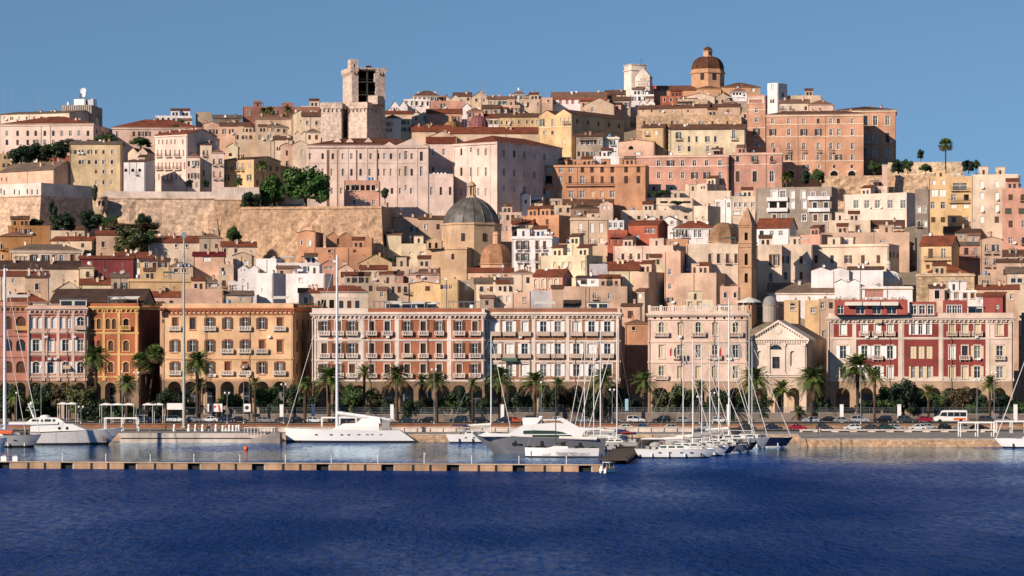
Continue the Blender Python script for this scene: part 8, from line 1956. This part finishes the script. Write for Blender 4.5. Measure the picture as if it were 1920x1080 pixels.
# ------------------------------------------------------------------ cars
_CARM = {}
def car_meshes(kind, colr):
    key = (kind, colr)
    if key in _CARM: return _CARM[key]
    m = plain('car_paint_'+colr[0], colr[1], .3, .2, .5, .04)
    P = {'hatch': ([(-2,.32),(-2.02,.75),(-1.85,.95),(-1.2,1.0),(.75,.95),(1.7,.82),(1.98,.62),(2,.32)], [(-1.8,.95),(-1.55,1.42),(-.9,1.5),(.1,1.46),(.95,.94)]),
         'suv': ([(-2.2,.4),(-2.22,1.0),(-2.1,1.1),(1.0,1.08),(1.95,.98),(2.2,.75),(2.2,.4)], [(-2.1,1.08),(-1.9,1.7),(-1.0,1.78),(.3,1.72),(1.1,1.06)]),
         'sedan': ([(-2.2,.32),(-2.25,.8),(-2.0,.93),(-1.2,.96),(.85,.93),(1.8,.8),(2.15,.6),(2.2,.32)], [(-1.75,.94),(-1.05,1.4),(-.4,1.45),(.25,1.4),(1.05,.92)])}[kind]
    body = MB(); body.prism(P[0], -.86, .86, m)
    top = P[1]; w0, w1 = .8, .64; n = len(top)
    zmin = min(z for _, z in top); zmax = max(z for _, z in top)
    W_ = lambda z: w0+(w1-w0)*(z-zmin)/(zmax-zmin)
    cab = MB()
    vs = [(x, -W_(z), z) for x, z in top]+[(x, W_(z), z) for x, z in top]
    cab.raw(vs, [tuple(range(n)), tuple(range(n, 2*n))[::-1], (0,1,n+1,n), (n-2,n-1,2*n-1,2*n-2)], GLASS)
    body.raw([(x, y, z+.012) for x, y, z in vs], [(i,i+1,n+i+1,n+i) for i in range(1, n-2)], m)
    for sg in (-1, 1):
        for i in (0, n-2): a, b = top[i], top[i+1]; body.bar((a[0],sg*W_(a[1]),a[1]),(b[0],sg*W_(b[1]),b[1]),.05,.05,m,4)
        xm = (top[0][0]+top[-1][0])/2-.15; body.bar((xm,sg*(w0+.005),zmin),(xm,sg*(w1+.005),zmax-.03),.05,.05,m,4)
        for i in range(1, n-2): a, b = top[i], top[i+1]; body.bar((a[0],sg*W_(a[1]),a[1]),(b[0],sg*W_(b[1]),b[1]),.05,.05,m,4)
    body.box(-2.0,-.8,.25,2.0,.8,.4,RUBBER)
    lt = MB()
    lt.box(1.75,-.16,.62,2.0,.16,.76,WHITE)
    tl = MB()
    tl.box(-2.24 if kind != 'hatch' else -2.05,-.12,.75,-1.95,.12,.92,plain('tail_lamp',(.35,.01,.01),.3))
    wh = MB(); wh.lathe((0,0,0),[(.0,-.1),(.2,-.11),(.32,-.1),(.33,.1),(0,.1)],14,RUBBER); wh.lathe((0,0,-.112),[(0,0),(.19,0)],10,METAL)
    me = wh.mesh('wheel'); me.transform(Matrix.Rotation(pi/2, 4, 'X')); me.transform(Matrix.Scale(-1, 4, (0,1,0)))
    _CARM[key] = (body.mesh('body'), cab.mesh('window'), lt.mesh('headlight'), tl.mesh('tail_lamp'), me, 1.25 if kind == 'hatch' else 1.35)
    return _CARM[key]
CC = {'red': (.35,.01,.03), 'dgrey': (.05,.053,.058), 'white': (.72,.72,.7), 'black': (.012,.012,.014), 'silver': (.4,.41,.42), 'blue': (.02,.12,.28), 'teal': (.015,.035,.05), 'orange': (.5,.08,.02), 'navy': (.015,.025,.06), 'lgrey': (.25,.26,.27), 'green': (.02,.05,.035)}
def car(px, Y, colr, kind, label, face=1, z=None):
    b, g, h, tl, w, wx = car_meshes(kind, (colr, CC[colr])); z = ground_z(X(px,Y), Y)+.09 if z is None else z
    t = thing('parked_car', label, 'car', (X(px,Y), Y, z), 0 if face > 0 else pi, 'cars parked along the harbour road')
    mobj('body', b, t); mobj('window', g, t); [(mobj('headlight', h, t, (0,sg*.7,0)), mobj('tail_lamp', tl, t, (0,sg*.7,0))) for sg in (-1, 1)]
    for x in (-wx, wx):
        for s in (-1, 1): mobj('wheel', w, t, (x, s*.82, .33), (0,0,0 if s < 0 else pi))
CARS = '''1496 661 red sedan 1 red car on the quay road behind the dark blue sailboat bow
1546 661 dgrey hatch 1 dark grey hatchback on the quay road beside the red car
1598 660 white hatch -1 white hatchback beside the white parapet benches
1612 684 silver suv 1 silver off-road car below the biggest palm
1655 684 black suv -1 black off-road car above the dark green hatchback
1663 660 green hatch 1 dark green hatchback among cars before the red palazzo
1700 684 dgrey suv 1 dark grey off-road car below the white gate pillar
1720 660 white hatch -1 white hatchback farther east on the quay road
1742 666 silver hatch 1 silver hatchback beside the white minibus
1738 690 red hatch 1 red hatchback half hidden behind the silver one
1551 690 black sedan -1 black car parked by the fence before the temple-front church
1836 661 black sedan 1 black car behind the white frame shelter on the stone quay
1884 682 lgrey suv 1 light grey car near the eastern gate pillar
1580 684 lgrey sedan 1 light grey saloon behind the white hatchback by the fence
1630 660 dgrey sedan -1 dark grey saloon between white and dark green hatchbacks
1680 661 silver sedan 1 silver saloon in front of the dark grey off-road car
1775 661 black hatch 1 black hatchback in front of the white minibus
1800 660 lgrey hatch -1 pale grey hatchback beside the white frame shelter
1852 684 dgrey suv 1 dark off-road car behind the longer white frame
1520 684 silver hatch -1 silver hatchback before the temple-front church steps
1450 662 navy sedan 1 navy saloon behind the silver sailboat bow
1262 661 silver sedan 1 silver saloon on the quay road behind the front white sailboat
1170 661 white sedan -1 white saloon on the quay road near the jetty
640 685 navy suv 1 navy off-road car behind the boom of the white yacht
690 685 dgrey hatch -1 dark grey hatchback behind the deckhouse of the white yacht
725 685 silver sedan 1 silver saloon before the white gate pillar of the orange palazzo
560 685 black hatch 1 black hatchback before the dark side street
425 690 navy hatch 1 navy hatchback between poster and white car
262 690 silver suv -1 silver off-road car under the second white awning
1000 685 black suv 1 black off-road car behind the covered tender
1050 685 white hatch 1 white hatchback behind the flybridge of the grey yacht
1210 660 blue hatch 1 bright blue hatchback behind the jetty
1192 684 white suv 1 white off-road car above the bright blue hatchback
1240 684 black suv -1 dark boxy car beside the palm at the lane
966 684 orange hatch 1 orange-red hatchback behind the grey motor yacht
1284 684 lgrey hatch 1 light grey hatchback behind the sailboat masts
1320 662 silver hatch -1 silver hatchback behind the rows of masts on the quay
1350 684 white hatch 1 white hatchback under the big palm of the rose-beige palazzo
1402 662 dgrey sedan 1 dark grey car below the tall lamp mast by the church
497 684 lgrey hatch 1 grey hatchback by the fence before the peach palazzo
533 684 dgrey sedan 1 dark car beside the white gate pillar at the peach corner
591 683 white hatch 1 white hatchback beside the mast of the white yacht
765 684 teal sedan 1 dark teal car behind the stern of the white yacht
800 684 black hatch -1 black hatchback behind the stern of the white yacht
860 684 teal suv -1 dark teal off-road car over the small white sloop
902 684 black sedan 1 black car next to the sloop mast
944 684 navy hatch -1 navy hatchback under the white gate pillar
286 686 navy hatch 1 navy hatchback beneath the white awnings
304 690 dgrey hatch -1 dark hatchback beside the navy one
330 686 white suv 1 white off-road car next to the tall lamp mast
365 690 lgrey hatch 1 grey hatchback behind the white cone bollards
392 690 white sedan -1 white car behind the white cone bollards
450 690 black sedan 1 black car before the poster fence
1146 684 dgrey hatch 1 dark hatchback behind the tight mast cluster
1090 684 lgrey hatch -1 light hatchback behind the grey motor yacht stern'''
for l in CARS.split('\n'):
    a = l.split(' ', 5); car(float(a[0]), float(a[1]), a[2], a[3], a[5], int(a[4]))
def minibus():
    Y = 689; z = ground_z(0,Y)+.09; t = thing('minibus', 'white minibus with dark windows and orange lower stripe', 'minibus', (X(1782,Y), Y, z), pi); m = WHITE
    o = MB(); o.prism([(-3.9,.4),(-3.95,2.7),(-3.7,2.95),(1.6,2.95),(2.3,2.6),(3.0,1.6),(3.9,1.25),(4.05,.9),(4.05,.4)], -1.05, 1.05, m); o.obj('body', t)
    o = MB()
    for a, b in ((-3.7,-2.2),(-2.1,-.7),(-.6,.8)): o.box(a,1.03,1.45,b,1.07,2.5,GLASS); o.box(a,-1.07,1.45,b,-1.03,2.5,GLASS)
    o.prism([(1.0,1.45),(2.75,1.6),(2.2,2.45),(1.0,2.5)], 1.03, 1.07, GLASS); o.prism([(1.0,1.45),(2.75,1.6),(2.2,2.45),(1.0,2.5)], -1.07, -1.03, GLASS); o.poly([(2.38,-.9,2.55),(2.38,.9,2.55),(3.05,.9,1.65),(3.05,-.9,1.65)], GLASS); o.obj('window', t)
    o = MB(); o.box(-3.6,1.03,.55,-.6,1.08,1.1,ORANGE); o.obj('stripe', t)
    for x in (-2.4, 2.7):
        for s in (-1, 1): w = MB(); w.bar((x,s*.8,.4),(x,s*1.09,.4),.42,.42,RUBBER,14); w.obj('wheel', t)
minibus()
# ------------------------------------------------------------------ street furniture
def lamp_mast(px, y0, Y, label, head):
    g = ground_z(X(px,Y), Y); t = thing('lamp_mast', label, 'lamp mast', (X(px,Y), Y, g)); h = Z(y0,Y)-g; m = plain('galvanised_mast',(.36,.38,.33),.55,.2,.4,.12,.5)
    o = MB(); o.bar((0,0,0),(0,0,h),.42 if head == 0 else .3,.17,m,10); o.lathe((0,0,0),[(.7,0),(.7,.2),(.45,.3)],10,CONC,False); o.obj('pole', t)
    o = MB()
    if head == 0:
        zr_ = Z(496,Y)-g; o.lathe((0,0,zr_),[(1.6,0),(1.6,.15),(.3,.15)],14,METAL,False)
        for i in range(10): a = 2*pi*i/10; o.box(1.5*cos(a)-.22,1.5*sin(a)-.22,zr_-.5,1.5*cos(a)+.22,1.5*sin(a)+.22,zr_-.02,METAL if i%3 else WHITE)
        for i in range(6): a = 2*pi*i/6; o.bar((1.5*cos(a),1.5*sin(a),zr_+.15),(.2*cos(a),.2*sin(a),zr_+2.6),.03,.03,METAL,4)
        o.box(-.5,-.3,h-.2,.5,.3,h+1.2,METAL)
    else:
        o.lathe((0,0,h),[(2.9,-.2),(2.9,.1),(.3,1.1),(0,1.15)],10,OFFW,False)
        for i in range(10): a = 2*pi*i/10; o.box(2.4*cos(a)-.3,2.4*sin(a)-.3,h-.75,2.4*cos(a)+.3,2.4*sin(a)+.3,h-.21,IRON)
    o.obj('lamp_ring', t)
lamp_mast(345, 445, 673, 'very tall grey lamp mast rising past the peach palazzo roof', 0)
lamp_mast(1405, 566, 668, 'tall pale lamp mast with a round canopy before the temple-front church', 1)
def street_lamp(px, y0, label, Y=677, twin=True):
    g = ground_z(X(px,Y), Y); h = Z(y0,Y)-g; t = thing('street_lamp', label, 'street lamp', (X(px,Y), Y, g), 0, 'street lamps along the promenade')
    o = MB(); o.bar((0,0,0),(0,0,h),.09,.06,METAL,7); o.lathe((0,0,0),[(.2,0),(.18,.5),(.1,.6)],8,METAL); o.obj('pole', t)
    for s in ((-.5,.5) if twin else (0,)):
        if s: o = MB(); o.bar((0,0,h-.5),(s,0,h-.1),.03,.03,METAL,4); o.obj('arm', t)
        o = MB(); o.ball((s,0,h+.15),.27,.27,.27,WHITE,10,7); o.obj('globe', t)
for px, y, lb in ((31,738,'street lamp beside the low palm at the western end'),(77,690,'street lamp in front of the red panelled palazzo'),(229,698,'street lamp beside the low date palm'),(256,700,'street lamp standing by the fan palm trunks'),(426,738,'street lamp before the middle arches of the peach palazzo'),(457,690,'taller street lamp before the peach palazzo window columns'),(532,722,'street lamp in the shadow of the peach palazzo corner'),(814,694,'street lamp rising through the dark palm of the orange palazzo'),(1015,718,'street lamp beside the dense palm'),(1148,732,'street lamp among the tight mast cluster'),(1336,738,'street lamp behind the row of masts at the rose-beige palazzo'),(1312,745,'short street lamp with bright globe behind the masts'),(1614,688,'street lamp in the crown of the biggest palm'),(1832,714,'street lamp behind the minibus near the red palazzo'),(1864,700,'street lamp before the eastern bay'),(152,764,'short street lamp post beside the dark trees')):
    street_lamp(px, y, lb, twin=px % 2 == 0)
# shelters with white awnings, white frames
def canopy(x0, x1, yt, Y, label):
    g = ground_z(X(x0,Y), Y); t = thing('canopy', label, 'canopy', (X(x0,Y), Y, g)); W = X(x1,Y)-X(x0,Y); h = Z(yt,Y)-g; o = MB(); n = max(2, int(W/2.6))
    for i in range(n): a, b = W*i/n, W*(i+1)/n; o.prism([(a,h-.55),(b,h-.55),(b,h-.35),((a+b)/2,h),(a,h-.35)], 0, 3.5, WHITE)
    o.obj('roof', t)
    for i in range(n+1):
        for y in (.1, 3.4): o = MB(); o.bar((W*i/n,y,0),(W*i/n,y,h-.55),.06,.06,WHITE,6); o.obj('post', t)
canopy(187, 251, 755.5, 681, 'row of white awnings over the terrace by the dark trees'); canopy(267, 305, 755.5, 681, 'short white awning beside the fan palm trunks'); canopy(108, 142, 754, 684, 'small white awning by the pinkish pillar')
def frame(x0, x1, yt, Y, label, D=2.5, z=1.8, thick=.1):
    t = thing('shelter_frame', label, 'shelter', (X(x0,Y), Y, z)); W = X(x1,Y)-X(x0,Y); h = Z(yt,Y)-z; o = MB()
    for y in (0, D): o.box(0,y-thick,h-.3,W,y+thick,h,WHITE)
    for x in (thick, W-thick): o.box(x-thick,thick,h-.28,x+thick,D-thick,h-.02,WHITE)
    o.obj('beam', t)
    for x in (thick, W*.52, W-thick):
        for y in (0, D): o = MB(); o.box(x-thick,y-thick+.01,0,x+thick,y+thick-.01,h-.3,WHITE); o.obj('post', t)
frame(195, 258, 783, 640, 'white steel frame shelter on the concrete pier', z=2.2); frame(602, 668, 782, 652, 'white steel frame behind the white sailing yacht'); frame(1800, 1864, 791, 612, 'white steel frame shelter on the stone quay', D=3); frame(1868, 1925, 789, 640, 'longer white frame beyond the stone quay shelter')
for px in (1759, 1785):
    pass
# white cone bollards on the pier
cb = MB(); cb.lathe((0,0,0),[(.42,0),(.4,.3),(.22,1.1),(.3,1.35),(.24,1.6),(0,1.72)],10,WHITE)
cb = cb.mesh('cone_bollard')
spots = [(327,653,'near the pier lamp mast'),(354,653,'just past the lamp mast foot'),(367,653,'third along the brown wall'),(380,653,'fourth along the brown wall'),(393,653,'beside the dark gap of the wall'),(405,653,'last of the straight line')]+[(p, 645+i % 3*2.2, s) for i, (p, s) in enumerate(((418,'at the corner of the tight bunch'),(424,'with the light post'),(430,'in the middle of the bunch'),(437,'beside the grey box'),(444,'close to the pale box'),(448,'last of the tight bunch')))]
for px, Y, s in spots: o = mobj('cone_bollard', cb, None, (X(px,Y), Y, 1.8)); tag(o, 'white cone bollard on the pier, '+s, 'bollard', 'white cone bollards')
# kiosk boxes and posters
for px, y0, y1, w, Y, lb in ((403,757,772,28,694,'white poster with red figures on the fence before the peach palazzo'),(463,757,772,14,694,'white poster with a dark disc on the fence'),(330,756,768,34,694,'white banner beside the tall lamp mast'),(1175,748,770,6,692,'small pale blue kiosk sign before the lane')):
    k = Y/F; t = thing('poster', lb, 'poster', (X(px,Y), Y, Z(y1,Y))); W = w*k; h = (y1-y0)*k; o = MB(); o.box(-W/2,-.06,0,W/2,.06,h,WHITE if px != 1175 else plain('pale_blue_sign',(.3,.5,.62),.6)); o.box(-W/2+.1,-.0,-1.5,-W/2+.2,.1,0,METAL); o.box(W/2-.2,0,-1.5,W/2-.1,.1,0,METAL); o.obj('panel', t)
    o = MB()
    if px == 403:
        rd_ = plain('poster_red',(.5,.06,.04),.7)
        for s in (-1, 1): o.poly([(s*W*.42,-.065,.05),(s*W*.25,-.065,.05),(s*W*.2,-.065,h*.9),(s*W*.3,-.065,h*.9)], rd_)
        o.poly([(-W*.14,-.065,h*.75),(W*.14,-.065,h*.75),(0,-.065,h*.4)], rd_); o.obj('print', t)
    elif px == 463: o.raw([(0,-.065,h/2)]+[(.5*cos(i*pi/6),-.065,h/2+.5*sin(i*pi/6)) for i in range(12)], [(0,1+i,1+(i+1)%12) for i in range(12)], IRON); o.obj('print', t)
# two grey shop banners with white lettering in the arches of the orange palazzo
for px, lb in ((729,'grey shop banner with white lettering in the western sign arch'),(765,'grey shop banner with white lettering in the eastern sign arch')):
    Y = FY+3.0; t = thing('shop_banner', lb, 'banner', (X(px,Y), Y, Z(752,Y))); o = MB(); o.box(-1.25,-.03,0,1.25,.03,3.3,plain('slate_banner',(.16,.19,.21),.7)); o.obj('panel', t)
    oo = mobj('lettering', text_mesh('agos', 1.0, WHITE), t); oo.location = (0,-.05,1.0); oo.rotation_euler = (pi/2,0,0)
# flags on the rose-beige palazzo
for px, c, lb in ((1259,'red','dark red flag hanging from the rose-beige palazzo'),(1267,'navy','second dark flag beside the red one on the rose-beige palazzo'),(1352,'red','flag at the eastern window of the rose-beige palazzo')):
    Y = FY-1.2; t = thing('flag', lb, 'flag', (X(px,Y), Y, Z(672,Y))); o = MB(); o.bar((.3,1.0,1.0),(0,-.3,2.9),.04,.03,METAL,5); o.obj('pole', t); o = MB(); cm = plain('flag_'+c, CC[c], .8)
    o.raw([(-.02,-.3,2.8),(-.5,-.15,2.1),(-.42,-.2,.5),(.05,-.32,.7),(.02,-.25,1.6)], [(0,1,2,3,4)], cm); o.obj('cloth', t)
# people on the pier
SKIN = plain('skin', (.42,.25,.17), .6); HAIR = plain('dark_hair', (.02,.014,.01), .7)
def skin_obj(name, parent, vs, es, rad, m, root=0, sub=1):
    me = bpy.data.meshes.new(name); me.from_pydata(vs, es, []); me.materials.append(m); o = bpy.data.objects.new(name, me); link(o, parent)
    mo = o.modifiers.new('skin', 'SKIN'); sl = me.skin_vertices[0].data
    for i, r_ in enumerate(rad): sl[i].radius = (r_, r_)
    sl[root].use_root = True; o.modifiers.new('sub', 'SUBSURF').levels = sub; o.modifiers['sub'].render_levels = sub; return o
def person(px, Y, z, shirt, trousers, label, step=.18, face=0, arm=.1):
    t = thing('person', label, 'person', (X(px,Y), Y, z), face, None)
    vs = [(0,0,.95),(0,0,1.2),(0,0,1.42),(0,0,1.52),(0,0,1.62),(0,.01,1.72), (.09,0,.9),(.1,-step*.5,.5),(.1,-step,.08),(.1,-step-.14,.04), (-.09,0,.9),(-.1,step*.5,.5),(-.1,step,.08),(-.1,step-.14,.04), (.19,0,1.4),(.24,arm*.5,1.12),(.23,-arm,.88),(.22,-arm-.03,.78), (-.19,0,1.4),(-.24,-arm*.5,1.12),(-.23,arm,.88),(-.22,arm-.03,.78)]
    es = [(0,1),(1,2),(2,3),(3,4),(4,5),(0,6),(6,7),(7,8),(8,9),(0,10),(10,11),(11,12),(12,13),(2,14),(14,15),(15,16),(16,17),(2,18),(18,19),(19,20),(20,21)]
    rad = [.14,.13,.13,.055,.1,.08,.085,.06,.042,.04,.085,.06,.042,.04,.06,.045,.033,.028,.06,.045,.033,.028]
    skin_obj('body', t, vs, es, rad, SKIN)
    sv = [(0,0,.97),(0,0,1.2),(0,0,1.41),(.19,0,1.4),(.23,arm*.3,1.2),(-.19,0,1.4),(-.23,-arm*.3,1.2)]; skin_obj('shirt', t, sv, [(0,1),(1,2),(2,3),(3,4),(2,5),(5,6)], [.16,.15,.14,.08,.07,.08,.07], plain('cloth_'+shirt[0], shirt[1], .85), sub=1)
    tv = [(0,0,.96),(.09,0,.88),(.1,-step*.5,.5),(.1,-step*.95,.14),(-.09,0,.88),(-.1,step*.5,.5),(-.1,step*.95,.14)]; skin_obj('trousers', t, tv, [(0,1),(1,2),(2,3),(0,4),(4,5),(5,6)], [.155,.105,.08,.065,.105,.08,.065], plain('cloth_'+trousers[0], trousers[1], .85))
    h = MB(); h.ball((0,.02,1.7),.098,.105,.1,HAIR,10,6); h.obj('hair', t)
    f = MB()
    for s in (-1, 1): f.ball((s*.036,-.088,1.655),.012,.01,.008,HAIR,6,4)
    f.ball((0,-.105,1.63),.014,.018,.02,SKIN,6,4); f.box(-.025,-.098,1.59,.025,-.09,1.6,plain('lips',(.3,.1,.08),.5)); f.obj('face', t)
WH_ = ('white',(.7,.7,.68)); BK = ('black',(.02,.02,.02)); RE = ('red',(.4,.03,.03)); BL_ = ('blue',(.03,.07,.2)); GY = ('grey',(.2,.2,.2)); BG = ('khaki',(.3,.25,.17))
for a in ((310,633,2.2,BK,BK,'person in black standing by the railing of the concrete pier',.1,.4),(368,633,2.2,RE,BL_,'person in red top walking on the concrete pier',.22,1.4),(424,634,2.2,RE,WH_,'person in red top and white trousers near the cone bollards',.12,.2),(463,635,2.2,BK,GY,'person in black top at the end of the concrete pier',.1,-.5),(388,652,1.8,GY,BK,'person in grey beside the brown wall behind the pier',.15,.9),(392,652.5,1.8,BK,BL_,'person in black and blue beside the brown wall behind the pier',.2,1.2),(1534,628,1.8,BK,BK,'person in black on the quay by the white parapet',.15,1.3),(1538,627,1.8,WH_,GY,'person in white shirt on the quay by the white parapet',.12,1.0),(1837,616,1.8,WH_,WH_,'person in white standing inside the white frame shelter',.1,.3)):
    person(*a)
